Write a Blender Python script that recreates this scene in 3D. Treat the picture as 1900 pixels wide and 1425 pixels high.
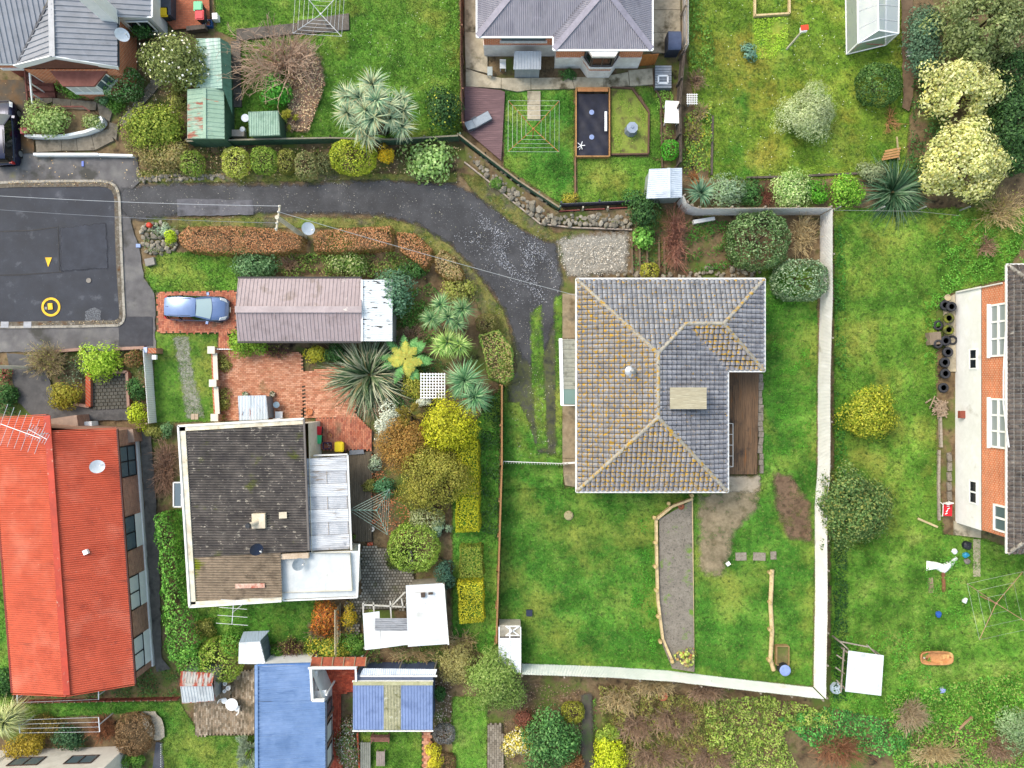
import bpy, bmesh, math, random
import numpy as np
from mathutils import Vector
random.seed(7); rng = np.random.default_rng(7)
R = math.radians; RU = random.uniform
for o in list(bpy.data.objects): bpy.data.objects.remove(o)
scene = bpy.context.scene
COL = scene.collection
# ---------------------------------------------------------------- camera, sky, sun, exposure
H, S = 50.0,0.0375                       # camera height, metres per photo pixel on the ground
cam_d = bpy.data.cameras.new('camera'); cam = bpy.data.objects.new('camera', cam_d); COL.objects.link(cam)
cam.location = (0,0, H); cam.rotation_euler = (0,0,0)
cam_d.sensor_width = 36; cam_d.lens = 36 * H / (1900 * S); cam_d.clip_end = 600
scene.camera = cam
scene.render.resolution_x = 1024; scene.render.resolution_y = 768
world = bpy.data.worlds.new('World'); scene.world = world; world.use_nodes = True
wn = world.node_tree.nodes; bg = wn['Background']
sky = wn.new('ShaderNodeTexSky'); sky.sky_type = 'NISHITA'; sky.sun_disc = False
SUNP = Vector((-0.50,0.40,0.78)).normalized()
sky.sun_elevation = math.asin(SUNP.z); sky.sun_rotation = math.atan2(SUNP.x, SUNP.y)
sky.air_density = 2.0; sky.dust_density = 3.0; sky.ozone_density = 0.0
world.node_tree.links.new(sky.outputs[0], bg.inputs[0]); bg.inputs[1].default_value = 0.15
sun_d = bpy.data.lights.new('sun', 'SUN'); sun_d.energy = 1.25; sun_d.angle = R(26); sun_d.color = (1,.965,.91)
sun = bpy.data.objects.new('sun', sun_d); COL.objects.link(sun); sun.location = SUNP * 80
sun.rotation_euler = SUNP.to_track_quat('Z', 'Y').to_euler()
vs = scene.view_settings; vs.view_transform = 'Standard'; vs.look = 'None'; vs.exposure = 1.02; vs.gamma = 1
# ---------------------------------------------------------------- helpers
def W(px, py, z=0.0):
    k = S * (H - z) / H
    return ((px - 950) * k, (712.5 - py) * k, z)
def W2(px, py, z=0.0): return W(px, py, z)[:2]
def WP(pts, z=0.0): return [W2(x, y, z) for x, y in pts]
def lin(c): return c / 12.92 if c <= .04045 else ((c + .055) / 1.055) ** 2.4
def C(h, k=.80):
    h = h.lstrip('#'); return tuple(lin(int(h[i:i+2],16) / 255) * k for i in (0,2,4)) + (1,)
MATS = {}
def mat(cols, rough=.7, scale=4., detail=4, island=False, bump=0., bscale=20., metal=0., spec=.3, trans=0., var=.12,
        vscale=None, stains=(), brick=None, key=None, lo=.3, hi=.7, gain=1., isl=0., soft=0.):
    """cols: hex list spread over noise (or over loose pieces); stains: (hex, scale, lo, hi[, vscale])"""
    if isinstance(cols, str): cols = [cols]
    k = key or repr((cols, rough, scale, detail, island, bump, bscale, metal, spec, trans, var, vscale, stains, brick, lo, hi, gain, isl, soft))
    if k in MATS: return MATS[k]
    m = bpy.data.materials.new('m%03d' % len(MATS)); MATS[k] = m; m.use_nodes = True
    nt = m.node_tree; N = nt.nodes; L = nt.links.new; b = N['Principled BSDF']
    geo = N.new('ShaderNodeNewGeometry')
    def vec(vsc):
        if not vsc: return geo.outputs['Position']
        v = N.new('ShaderNodeVectorMath'); v.operation = 'MULTIPLY'; L(geo.outputs['Position'], v.inputs[0]); v.inputs[1].default_value = vsc
        return v.outputs[0]
    def noise(sc, vsc=None, det=3):
        n = N.new('ShaderNodeTexNoise'); n.inputs['Scale'].default_value = sc; n.inputs['Detail'].default_value = det
        n.inputs['Roughness'].default_value = .62
        L(vec(vsc), n.inputs['Vector']); return n.outputs[0]
    def ramp(fac, stops):
        r = N.new('ShaderNodeValToRGB'); e = r.color_ramp.elements
        while len(e) < len(stops): e.new(.5)
        for q, (p, c) in zip(e, stops): q.position = p; q.color = c
        L(fac, r.inputs[0]); return r.outputs[0]
    def mix(f, a, c, mode='MIX'):
        x = N.new('ShaderNodeMix'); x.data_type = 'RGBA'; x.blend_type = mode
        if isinstance(f, float): x.inputs[0].default_value = f
        else: L(f, x.inputs[0])
        for i, q in ((6, a),(7, c)):
            if isinstance(q, tuple): x.inputs[i].default_value = q
            else: L(q, x.inputs[i])
        return x.outputs[2]
    cl = [C(c, .8 * gain) for c in cols]
    if brick:
        bw, bh, mortar, msz, plane = brick
        bt = N.new('ShaderNodeTexBrick'); bt.inputs['Scale'].default_value = 1
        bt.inputs['Brick Width'].default_value = bw; bt.inputs['Row Height'].default_value = bh
        bt.inputs['Mortar Size'].default_value = msz; bt.inputs['Color1'].default_value = cl[0]; bt.inputs['Color2'].default_value = cl[-1]
        bt.inputs['Mortar'].default_value = C(mortar)
        sp = N.new('ShaderNodeSeparateXYZ'); L(geo.outputs['Position'], sp.inputs[0]); cb = N.new('ShaderNodeCombineXYZ')
        if plane == 'wall':
            ad = N.new('ShaderNodeMath'); ad.operation = 'ADD'; L(sp.outputs[0], ad.inputs[0]); L(sp.outputs[1], ad.inputs[1])
            L(ad.outputs[0], cb.inputs[0]); L(sp.outputs[2], cb.inputs[1])
        elif plane == 'xy': L(sp.outputs[0], cb.inputs[0]); L(sp.outputs[1], cb.inputs[1])
        else: L(sp.outputs[1], cb.inputs[0]); L(sp.outputs[0], cb.inputs[1])
        L(cb.outputs[0], bt.inputs['Vector']); col = bt.outputs[0]
    elif len(cl) == 1: col = cl[0]
    elif island:
        col = ramp(geo.outputs['Random Per Island'],[(i / (len(cl) - 1), c) for i, c in enumerate(cl)])
    else:
        col = ramp(noise(scale, vscale, detail),[(lo + (hi - lo) * i / (len(cl) - 1), c) for i, c in enumerate(cl)])
    if var:
        v = ramp(noise(scale * .37, vscale),[(.3,(1 - var,) * 3 + (1,)),(.7,(1 + var,) * 3 + (1,))])
        col = mix(1., col, v, 'MULTIPLY')
        v = ramp(noise(scale * 3.1, vscale),[(.3,(1 - var * .7,) * 3 + (1,)),(.7,(1 + var * .7,) * 3 + (1,))])
        col = mix(1., col, v, 'MULTIPLY')
    if isl: col = mix(1., col, ramp(geo.outputs['Random Per Island'],[(0,(1 - isl,) * 3 + (1,)),(1,(1 + isl,) * 3 + (1,))]), 'MULTIPLY')
    for st in stains:
        f = ramp(noise(st[1], st[4] if len(st) > 4 else None, 4),[(st[2],(0,0,0,1)),(st[3],(1,1,1,1))])
        col = mix(f, col, C(st[0]))
    if isinstance(col, tuple): b.inputs['Base Color'].default_value = col
    else: L(col, b.inputs['Base Color'])
    b.inputs['Roughness'].default_value = rough; b.inputs['Metallic'].default_value = metal
    b.inputs['Specular IOR Level'].default_value = spec
    if bump:
        bp = N.new('ShaderNodeBump'); bp.inputs['Strength'].default_value = bump; bp.inputs['Distance'].default_value = .05
        L(noise(bscale, vscale), bp.inputs['Height']); L(bp.outputs[0], b.inputs['Normal'])
    if soft:
        at = N.new('ShaderNodeAttribute'); at.attribute_name = 'edge'; ad = N.new('ShaderNodeMath'); ad.operation = 'ADD'; L(at.outputs['Fac'], ad.inputs[0])
        L(noise(soft * 1.5, None, 7), ad.inputs[1]); f = ramp(ad.outputs[0],[(.55,(0,0,0,1)),(.95,(1,1,1,1))]); tr = N.new('ShaderNodeBsdfTransparent'); ms = N.new('ShaderNodeMixShader')
        L(f, ms.inputs[0]); L(tr.outputs[0], ms.inputs[1]); L(b.outputs[0], ms.inputs[2]); L(ms.outputs[0], N['Material Output'].inputs[0])
    if trans:
        t = N.new('ShaderNodeBsdfTranslucent'); ms = N.new('ShaderNodeMixShader'); ms.inputs[0].default_value = trans
        if isinstance(col, tuple): t.inputs[0].default_value = col
        else: L(col, t.inputs[0])
        L(b.outputs[0], ms.inputs[1]); L(t.outputs[0], ms.inputs[2]); L(ms.outputs[0], N['Material Output'].inputs[0])
    return m
def glassy(c, rough=.12, alpha=1.):
    k = 'gl' + c + str(rough) + str(alpha)
    if k in MATS: return MATS[k]
    m = bpy.data.materials.new('m%03d' % len(MATS)); MATS[k] = m; m.use_nodes = True; b = m.node_tree.nodes['Principled BSDF']
    b.inputs['Base Color'].default_value = C(c); b.inputs['Roughness'].default_value = rough; b.inputs['Specular IOR Level'].default_value = .6
    b.inputs['Alpha'].default_value = alpha
    n = m.node_tree.nodes.new('ShaderNodeTexNoise'); n.inputs['Scale'].default_value = 3
    r = m.node_tree.nodes.new('ShaderNodeMapRange'); r.inputs[3].default_value = rough * .7; r.inputs[4].default_value = rough * 1.5
    m.node_tree.links.new(n.outputs[0], r.inputs[0]); m.node_tree.links.new(r.outputs[0], b.inputs['Roughness'])
    return m
ORG = {}
def link(o, parent=None):
    COL.objects.link(o)
    if parent: o.parent = parent
    return o
def tag(o, label=None, cat=None, group=None, kind=None):
    if label: o['label'] = label
    if cat: o['category'] = cat
    if group: o['group'] = group
    if kind: o['kind'] = kind
    return o
def thing(name, label, cat, xy, z=0., group=None, rotz=0.):
    o = bpy.data.objects.new(name, None); o.empty_display_size = .2; link(o); o.location = (xy[0], xy[1], z); o.rotation_euler[2] = rotz
    ORG[o.name] = Vector(o.location); return tag(o, label, cat, group)
def T(name, label, cat, px, py, z=0., group=None, rotz=0.): return thing(name, label, cat, W2(px, py, z), z, group, rotz)
def np_mesh(name, V, F, nper):
    """V (n,3), F (m,nper) index array -> mesh"""
    me = bpy.data.meshes.new(name); V = np.asarray(V, np.float32); F = np.asarray(F, np.int32)
    me.vertices.add(len(V)); me.vertices.foreach_set('co', V.ravel())
    me.loops.add(F.size); me.loops.foreach_set('vertex_index', F.ravel())
    me.polygons.add(len(F)); me.polygons.foreach_set('loop_start', np.arange(0, F.size, nper, dtype=np.int32))
    me.update(calc_edges=True); return me
class MB:
    def __init__(s): s.v = []; s.f = []
    def add(s, vs, fs):
        n = len(s.v); s.v += [tuple(v) for v in vs]; s.f += [tuple(i + n for i in f) for f in fs]; return s
    def box(s, c, sz, rz=0.):
        x, y, z = (q / 2 for q in sz); ca, sa = math.cos(rz), math.sin(rz)
        vs = [(c[0] + ca * a * x - sa * b * y, c[1] + sa * a * x + ca * b * y, c[2] + d * z) for d in (-1,1) for a, b in ((-1,-1),(1,-1),(1,1),(-1,1))]
        return s.add(vs, [(3,2,1,0),(4,5,6,7),(0,1,5,4),(1,2,6,5),(2,3,7,6),(3,0,4,7)])
    def bar(s, p, q, w, h, up=(0,0,1)):
        p = Vector(p); q = Vector(q); d = (q - p)
        if d.length < 1e-6: return s
        d.normalize(); u = Vector(up)
        if abs(d.dot(u)) > .95: u = Vector((1,0,0))
        a = d.cross(u).normalized(); b = a.cross(d).normalized()
        vs = [e + a * (i * w / 2) + b * (j * h / 2) for e in (p, q) for i, j in ((-1,-1),(1,-1),(1,1),(-1,1))]
        return s.add(vs, [(0,1,2,3),(7,6,5,4),(1,0,4,5),(2,1,5,6),(3,2,6,7),(0,3,7,4)])
    def tube(s, pts, r, n=6, r1=None):
        pts = [Vector(p) for p in pts]; m = len(pts); base = len(s.v); r1 = r if r1 is None else r1
        for i, p in enumerate(pts):
            d = (pts[min(i + 1, m - 1)] - pts[max(i - 1,0)])
            d = d.normalized() if d.length > 1e-9 else Vector((0,0,1))
            u = Vector((0,0,1)) if abs(d.z) < .9 else Vector((1,0,0))
            a = d.cross(u).normalized(); b = a.cross(d); rr = r + (r1 - r) * i / max(1, m - 1)
            for k in range(n):
                t = 2 * math.pi * k / n; s.v.append(tuple(p + a * (rr * math.cos(t)) + b * (rr * math.sin(t))))
        for i in range(m - 1):
            for k in range(n):
                s.f.append((base + i * n + k, base + i * n + (k + 1) % n, base + (i + 1) * n + (k + 1) % n, base + (i + 1) * n + k))
        s.f.append(tuple(base + k for k in range(n))[::-1]); s.f.append(tuple(base + (m - 1) * n + k for k in range(n))); return s
    def lathe(s, c, prof, n=16, sx=1., sy=1.):
        base = len(s.v)
        for r, z in prof:
            for k in range(n):
                t = 2 * math.pi * k / n; s.v.append((c[0] + r * math.cos(t) * sx, c[1] + r * math.sin(t) * sy, c[2] + z))
        for i in range(len(prof) - 1):
            for k in range(n):
                s.f.append((base + i * n + k, base + i * n + (k + 1) % n, base + (i + 1) * n + (k + 1) % n, base + (i + 1) * n + k))
        if prof[0][0] > 1e-4: s.f.append(tuple(base + k for k in range(n))[::-1])
        if prof[-1][0] > 1e-4: s.f.append(tuple(base + (len(prof) - 1) * n + k for k in range(n)))
        return s
    def prism(s, poly, z0, z1, top=True, bot=False):
        n = len(poly); a = sum(poly[i][0] * poly[(i + 1) % n][1] - poly[(i + 1) % n][0] * poly[i][1] for i in range(n))
        poly = list(poly) if a > 0 else list(poly)[::-1]
        zt = z1 if isinstance(z1,(list, tuple)) else [z1] * n
        if a <= 0 and isinstance(z1,(list, tuple)): zt = list(z1)[::-1]
        fs = [(i, (i + 1) % n, n + (i + 1) % n, n + i) for i in range(n)]
        if top: fs.append(tuple(range(n, 2 * n)))
        if bot: fs.append(tuple(range(n))[::-1])
        return s.add([(x, y, z0) for x, y in poly] + [(x, y, z) for (x, y), z in zip(poly, zt)], fs)
    def poly(s, pts): return s.add(pts, [tuple(range(len(pts)))])
    def bd(s, name, m, parent=None, smooth=False, local=False, org=None):
        me = bpy.data.meshes.new(name); o = bpy.data.objects.new(name, me)
        off = Vector((0,0,0))
        if parent is not None and not local: off = ORG[parent.name]
        if org is not None: off = Vector(org)
        me.from_pydata([(x - off[0], y - off[1], z - off[2]) for x, y, z in s.v],[], s.f); me.update()
        if smooth: me.polygons.foreach_set('use_smooth', [True] * len(me.polygons))
        me.materials.append(m); link(o, parent)
        if parent is not None: ORG[o.name] = ORG[parent.name]
        else: o.location = off; ORG[o.name] = off
        return o
    def solo(s, name, m, label, cat, xy, z=0., group=None, smooth=False):
        return tag(s.bd(name, m, None, smooth, org=(xy[0], xy[1], z)), label, cat, group)
def bx(*a, **k): return MB().box(*a, **k)
def br(*a, **k): return MB().bar(*a, **k)
def lt_(*a, **k): return MB().lathe(*a, **k)
def tb_(*a, **k): return MB().tube(*a, **k)
def npobj(name, V, F, nper, m, parent=None, org=None, smooth=False):
    off = np.array(ORG[parent.name]) if parent is not None else np.array(org if org is not None else (0,0,0))
    me = np_mesh(name, np.asarray(V) - off, F, nper); o = bpy.data.objects.new(name, me); me.materials.append(m); link(o, parent)
    if smooth: me.polygons.foreach_set('use_smooth', [True] * len(me.polygons))
    if parent is None: o.location = off
    ORG[o.name] = Vector(off); return o
def copy_tree(o, parent=None):
    c = o.copy(); COL.objects.link(c); c.parent = parent
    for ch in o.children: copy_tree(ch, c)
    return c
def inpoly(P, poly):
    x, y = P[:, 0], P[:, 1]; r = np.zeros(len(P), bool); n = len(poly)
    for i in range(n):
        x0, y0 = poly[i][:2]; x1, y1 = poly[(i + 1) % n][:2]
        if y0 == y1: continue
        r ^= ((y0 > y) != (y1 > y)) & (x < (x1 - x0) * (y - y0) / (y1 - y0) + x0)
    return r
def parea(p): return abs(sum(p[i][0] * p[(i + 1) % len(p)][1] - p[(i + 1) % len(p)][0] * p[i][1] for i in range(len(p)))) / 2
def scatter(poly, dens, excl=()):
    a = np.array(poly)[:, :2]; lo, hi = a.min(0), a.max(0); n = int(dens * np.prod(hi - lo))
    P = rng.random((n, 2)) * (hi - lo) + lo; k = inpoly(P, poly)
    for e in excl: k &= ~inpoly(P, e)
    return P[k]
def ragged(poly, step=.3, amp=.07):
    out = []; n = len(poly)
    for i in range(n):
        a = np.array(poly[i][:2]); b = np.array(poly[(i + 1) % n][:2]); m = max(1, int(np.linalg.norm(b - a) / step))
        for k in range(m): out.append(tuple(a + (b - a) * k / m + (rng.random(2) - .5) * 2 * amp))
    return out
class Bumps:                                # cheap smooth 2-D noise in about -1..1
    def __init__(s, wl, seed=0, n=7):
        g = np.random.default_rng(seed); t = g.random(n) * 6.28; f = 6.28 / (wl * (.6 + g.random(n) * 1.2))
        s.k = np.stack([np.cos(t) * f, np.sin(t) * f],1); s.p = g.random(n) * 6.28; s.n = n
    def __call__(s, P): return np.sin(P[:, :2] @ s.k.T + s.p).sum(1) / math.sqrt(s.n) / 1.4
LAYER = [0]
def soft_sheet(name, poly, m, z, d, kind, cap=1.):
    """ground sheet whose rim frays out: 'edge' runs from 0 at the rim to 1 at distance d inside"""
    A = np.array(poly); lo, hi = A.min(0) - .3, A.max(0) + .3; h = min(.25, d * .55); nx, ny = (int(q) + 2 for q in (hi - lo) / h)
    X, Y = np.meshgrid(lo[0] + h * np.arange(nx), lo[1] + h * np.arange(ny)); P = np.stack([X.ravel(), Y.ravel()],1); i_ = inpoly(P, poly); e = np.clip(edged(P, poly) / d, 0, cap) * np.where(i_, 1,-1)
    k = (np.arange(ny - 1)[:, None] * nx + np.arange(nx - 1)[None]).ravel(); F = np.stack([k, k + 1, k + nx + 1, k + nx],1); F = F[i_[F].any(1)]; u, inv = np.unique(F, return_inverse=True)
    o = npobj(name, np.column_stack([P[u], np.full(len(u), z)]), inv.reshape(-1,4),4, m); a = o.data.attributes.new('edge', 'FLOAT', 'POINT'); a.data.foreach_set('value', e[u].astype(np.float32))
    return tag(o, kind=kind)
def sheet(name, poly, m, kind='structure', jag=None, dz=None, soft=0., cap=1.):
    LAYER[0] += 1; z = LAYER[0] * .004 if dz is None else dz
    if soft: return soft_sheet(name, poly, m, z, soft, kind, cap), z
    if jag: poly = ragged(poly, .3, jag)
    b = MB(); b.poly([(x, y, z) for x, y in poly])
    if sum(poly[i][0] * poly[(i + 1) % len(poly)][1] - poly[(i + 1) % len(poly)][0] * poly[i][1] for i in range(len(poly))) < 0: b.f = [b.f[0][::-1]]
    return tag(b.bd(name, m), kind=kind), z
# ---------------------------------------------------------------- foliage
def leafcloud(P, Nn, size, asp=.6, tilt=.6, up=0.):
    """diamond leaves at P with normals Nn"""
    n = len(P); Nn = Nn + (rng.random((n, 3)) - .5) * 2 * tilt; Nn[:, 2] += up
    Nn /= np.linalg.norm(Nn, axis=1)[:, None] + 1e-9
    t = rng.normal(size=(n, 3)); t -= (t * Nn).sum(1)[:, None] * Nn; t /= np.linalg.norm(t, axis=1)[:, None] + 1e-9
    b = np.cross(Nn, t); L = size * (.6 + .8 * rng.random(n))[:, None]; wd = L * asp / 2
    c = P; V = np.stack([c - t * L / 2, c + b * wd, c + t * L / 2 + Nn * L * .12, c - b * wd],1).reshape(-1,3)
    return V, np.arange(4 * n).reshape(-1,4)
def blades(P, D, L, wd, droop=.5, seg=3):
    """strap leaves from P along D (unit) of length L, drooping"""
    n = len(P); side = np.cross(D, np.array([0,0,1.])); side /= np.linalg.norm(side, axis=1)[:, None] + 1e-9
    rows = []
    bend = (rng.random(n) - .5) * .5
    for k in range(seg + 1):
        s = k / seg; c = P + D * (L * s)[:, None] + side * (bend * L * s ** 2)[:, None]; c[:, 2] -= droop * L * s ** 2.2
        w = wd * (1.0 if k == 0 else (1.15 if k < seg * .5 else max(.08,1.15 * (1 - s) + .05)))
        rows += [c - side * (np.ones(n) * w / 2)[:, None], c + side * (np.ones(n) * w / 2)[:, None]]
    V = np.stack(rows, 1).reshape(-1,3); m = 2 * (seg + 1); F = []
    for k in range(seg): F.append(np.array([2 * k, 2 * k + 1,2 * k + 3,2 * k + 2])[None] + np.arange(n)[:, None] * m)
    return V, np.stack(F, 1).reshape(-1,4)
def leafmat(cols, trans=.3, rough=.62): return mat(list(cols), rough=rough, island=True, trans=trans, var=.26, scale=1.7, spec=.25, gain=1.3)
def sphere_pts(n, zmin=-.35):
    z = rng.random(n) * (1 - zmin) + zmin; t = rng.random(n) * 6.2832; r = np.sqrt(1 - z * z)
    return np.stack([r * np.cos(t), r * np.sin(t), z],1)
def stems(root, c, rx, ry, h, m, n=5, r=.05):
    b = MB()
    for i in range(n):
        a = 6.28 * i / n + random.random(); e = .55
        b.tube([(c[0] + .08 * math.cos(a), c[1] + .08 * math.sin(a),0),(c[0] + rx * .25 * math.cos(a), c[1] + ry * .25 * math.sin(a), h * .35),
                (c[0] + rx * e * math.cos(a), c[1] + ry * e * math.sin(a), h * .72)], r, 5, r * .35)
    return b
BARK = '#6b5a48'
def plant(name, label, px, py, rx, ry, h, cols, style='clump', ls=.15, cat='shrub', group=None, flowers=None, dens=1., asp=.6, nclump=None, gap=0., trunk=BARK, hole=None, edge=None):
    zc = h * .55; cx, cy = W2(px, py, zc); k = S * (H - zc) / H; rx *= k; ry *= k
    root = thing(name, label, cat, (cx, cy),0, group); m = leafmat(cols)
    c = np.array([cx, cy, 0.]); rz = h * .5
    rm = (rx + ry) / 2; area = 2.6 * math.pi * rm * max(rm, rz * .8)
    if style == 'clip':
        n = int(area * 2.4 * dens / (ls * ls * asp)); d = sphere_pts(n, -.75)
        d2 = np.sign(d) * np.abs(d) ** .82; lump = 1 + .055 * np.sin(d[:, 0] * 9 + px) * np.sin(d[:, 1] * 8 + py) + .03 * rng.normal(size=n)
        P = c + np.array([0,0, h * .5]) + d2 * np.array([rx, ry, rz])[None] * lump[:, None]; Nn = d
        V, F = leafcloud(P, Nn, ls, asp, .75)
    elif style == 'feather':
        K = nclump or max(14, int(area * 3)); d = sphere_pts(K, -.2); Vs = []; Fs = []; off = 0
        cc = c + np.array([0,0, h * .45]) + d * np.array([rx, ry, h * .5]) * (.45 + .3 * rng.random((K, 1)))
        per = int(area * 2.0 * dens / (ls * ls * asp) / K) + 3
        ax = np.repeat(d * np.array([1,1,.75]), per, 0); ax /= np.linalg.norm(ax, axis=1)[:, None]
        rr = .26 * rm * (.7 + .6 * rng.random(K)); t = rng.random(K * per)
        P = np.repeat(cc, per, 0) + ax * (t * np.repeat(rr, per) * 1.5)[:, None] + rng.normal(size=(K * per, 3)) * (.32 * np.repeat(rr, per) * (1 - .55 * t))[:, None]
        D = ax + rng.normal(size=ax.shape) * .45; D[:, 2] += .15; D /= np.linalg.norm(D, axis=1)[:, None]
        V, F = blades(P, D, ls * 1.6 * (.6 + .8 * rng.random(len(P))), ls * asp * .8,.25,2)
    else:
        K = nclump or max(9, int(area * 2.2)); d = sphere_pts(K, -.3)
        wob = 1 + .2 * rng.random(K) - .1 + .16 * np.sin(3 * np.arctan2(d[:, 1], d[:, 0]) + px) + .12 * np.sin(5 * np.arctan2(d[:, 1], d[:, 0]) + py)
        cc = c + np.array([0,0, h * .48]) + d * np.array([rx, ry, h * .5]) * (.58 + .2 * rng.random((K, 1))) * wob[:, None]
        rr = np.minimum(.36 * rm, .5) * (.6 + .7 * rng.random(K)) + .08
        w = rr ** 2; w /= w.sum(); n = int(area * 2.7 * dens / (ls * ls * asp)); idx = rng.choice(K, n, p=w)
        q = sphere_pts(n, -.55); P = cc[idx] + q * (rr[idx] * (.72 + .4 * rng.random(n)))[:, None] * np.array([1.1,1.1,.9])
        Nn = q * .8 + d[idx] * .5; V, F = leafcloud(P, Nn, ls, asp, .6,.25)
    if hole:
        hx, hy = W2(hole[0], hole[1], h * .8); hr = hole[2] * S
        nv = F.shape[1]; q = V[F].mean(1); keep = ((q[:, 0] - hx) ** 2 / hr ** 2 + (q[:, 1] - hy) ** 2 / (hr * 1.15) ** 2) > 1; F = F[keep]
    V[:, 2] = np.maximum(V[:, 2],.03)
    o = npobj('crown' if cat == 'tree' else 'foliage', V, F, 4, m, root); tag(o, kind='stuff')
    b = stems(root, c, rx, ry, h, None, 7 if cat == 'tree' else 4, min(.12,.03 + .02 * h))
    if cat == 'tree': b.tube([(cx, cy, 0),(cx + .05, cy, h * .45)],.05 + .03 * h, 8,.03 + .02 * h)
    b.bd('trunk' if cat == 'tree' else 'stem', mat([trunk, '#4a3d30'], scale=6, rough=.9, bump=.4), root)
    if flowers:
        fc, frac, fs = flowers; nf = max(3, int(len(F) * frac)); ii = rng.choice(len(F), nf, replace=False); q = V[F[ii]].mean(1)
        up = q[:, 2] > h * .35; q = q[up]; q[:, 2] += .05
        d = q - (c + np.array([0,0, h * .4])); d /= np.linalg.norm(d, axis=1)[:, None] + 1e-9; q = q + d * .06
        V2, F2 = leafcloud(q, d, fs, .95,.4,.4); tag(npobj('blossom', V2, F2,4, leafmat(fc, .1), root), kind='stuff')
    return root
def SH(*a, **k): return plant('shrub', *a, **k)
def TO(*a, **k): return plant('topiary_bush', *a, **k)
def hedge(name, label, poly, h, cols, ls=.11, dens=1., group=None, top=None, rnd=.18, cat='hedge', wob=.05, batter=.0):
    """clipped hedge over a polygon given in photo pixels at its top"""
    pw = WP(poly, h); cx, cy = np.mean(np.array(pw),0); root = thing(name, label, cat, (cx, cy),0, group)
    pw = [(cx + (x - cx) * .97, cy + (y - cy) * .97) for x, y in pw]
    n_m2 = 2.6 * dens / (ls * ls * .6) / 2
    Pt = scatter(pw, n_m2 * 1.15); bm_ = Bumps(.9, int(poly[0][0])); a = np.array(pw); n = len(pw)
    dmin = np.full(len(Pt),9.)
    for i in range(n):
        p, q = a[i], a[(i + 1) % n]; e = q - p; t = np.clip(((Pt - p) @ e) / (e @ e),0,1); dmin = np.minimum(dmin, np.linalg.norm(Pt - (p + t[:, None] * e), axis=1))
    z = h - rnd * np.clip(1 - dmin / (rnd * 1.3),0,1) ** 2 + wob * bm_(Pt) + rng.normal(size=len(Pt)) * .025
    P = np.column_stack([Pt, z]); Nn = np.tile([0,0,1.],(len(P),1))
    Ps = []; Ns = []
    for i in range(n):
        p, q = a[i], a[(i + 1) % n]; e = q - p; l = np.linalg.norm(e)
        if l < .02: continue
        m_ = int(l * h * n_m2); t = rng.random(m_); zz = rng.random(m_) * (h - rnd * .3); o = np.array([e[1],-e[0]]) / l
        mid = p + e * t[:, None]
        if ((np.array([cx, cy]) - p) @ o) > 0: o = -o
        xy = mid + o * (rng.normal(size=m_) * .03 + .02 + wob * .8 * np.sin(mid[:, 0] * 5 + mid[:, 1] * 4) - .12 * (zz / h) ** 3)[:, None]
        Ps.append(np.column_stack([xy, zz])); Ns.append(np.tile([o[0], o[1],.3],(m_, 1)))
    P2 = np.concatenate(Ps); N2 = np.concatenate(Ns)
    V, F = leafcloud(np.concatenate([P2, P]) if top is None else P2, np.concatenate([N2, Nn]) if top is None else N2, ls, .6,.7)
    tag(npobj('foliage', V, F, 4, leafmat(cols), root), kind='stuff')
    if top is not None:
        V, F = leafcloud(P, Nn, ls, .6,.7); tag(npobj('clipped_top', V, F, 4, leafmat(top), root), kind='stuff')
    b = MB()
    inner = [(cx + (x - cx) * .86, cy + (y - cy) * .86) for x, y in pw]
    for i, (x, y) in enumerate(ragged(inner, .5,.05)): b.tube([(x, y, 0),(x + RU(-.1,.1), y + RU(-.1,.1), h * .85)],.025,4,.012)
    for i in range(12):
        x, y = scatter(pw, 60)[0]; b.tube([(x, y, 0),(x + .15, y, h * .8)],.02,4,.01)
    b.bd('stem', mat([BARK, '#4a3d30'], scale=6, rough=.9), root)
    return root
def cover(name, label, poly, cols, h=.35, dens=1., ls=.14, cat='ground cover', wl=1.2, asp=.65, base=0.05, excl=(), seed=1, amin=-.2):
    """low leafy mass nobody could count, over a pixel polygon"""
    pw = WP(poly, h * .3); P = scatter(pw, 1.7 * dens / (ls * ls * asp),[WP(e) for e in excl]); bm_ = Bumps(wl, seed); q = bm_(P)
    b2 = Bumps(wl * 2.7, seed + 5)(P); k = (q + .6 * b2 + rng.normal(size=len(P)) * .35) > amin; P = P[k]; q = q[k]
    z = base + h * np.clip(.45 + .45 * q + .3 * rng.random(len(P)) - .15,.02,1.2)
    e = .05; gx = (bm_(P + [e, 0]) - q) / e * h * .45; gy = (bm_(P + [0, e]) - q) / e * h * .45
    V, F = leafcloud(np.column_stack([P, z]), np.column_stack([-gx, -gy, np.ones(len(P))]), ls, asp, .7)
    V[:, 2] = np.maximum(V[:, 2],.02 + rng.random(len(V)) * .02)
    return tag(npobj(name, V, F, 4, leafmat(cols), org=(*np.mean(np.array(pw),0),0)), label, cat, kind='stuff')
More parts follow.
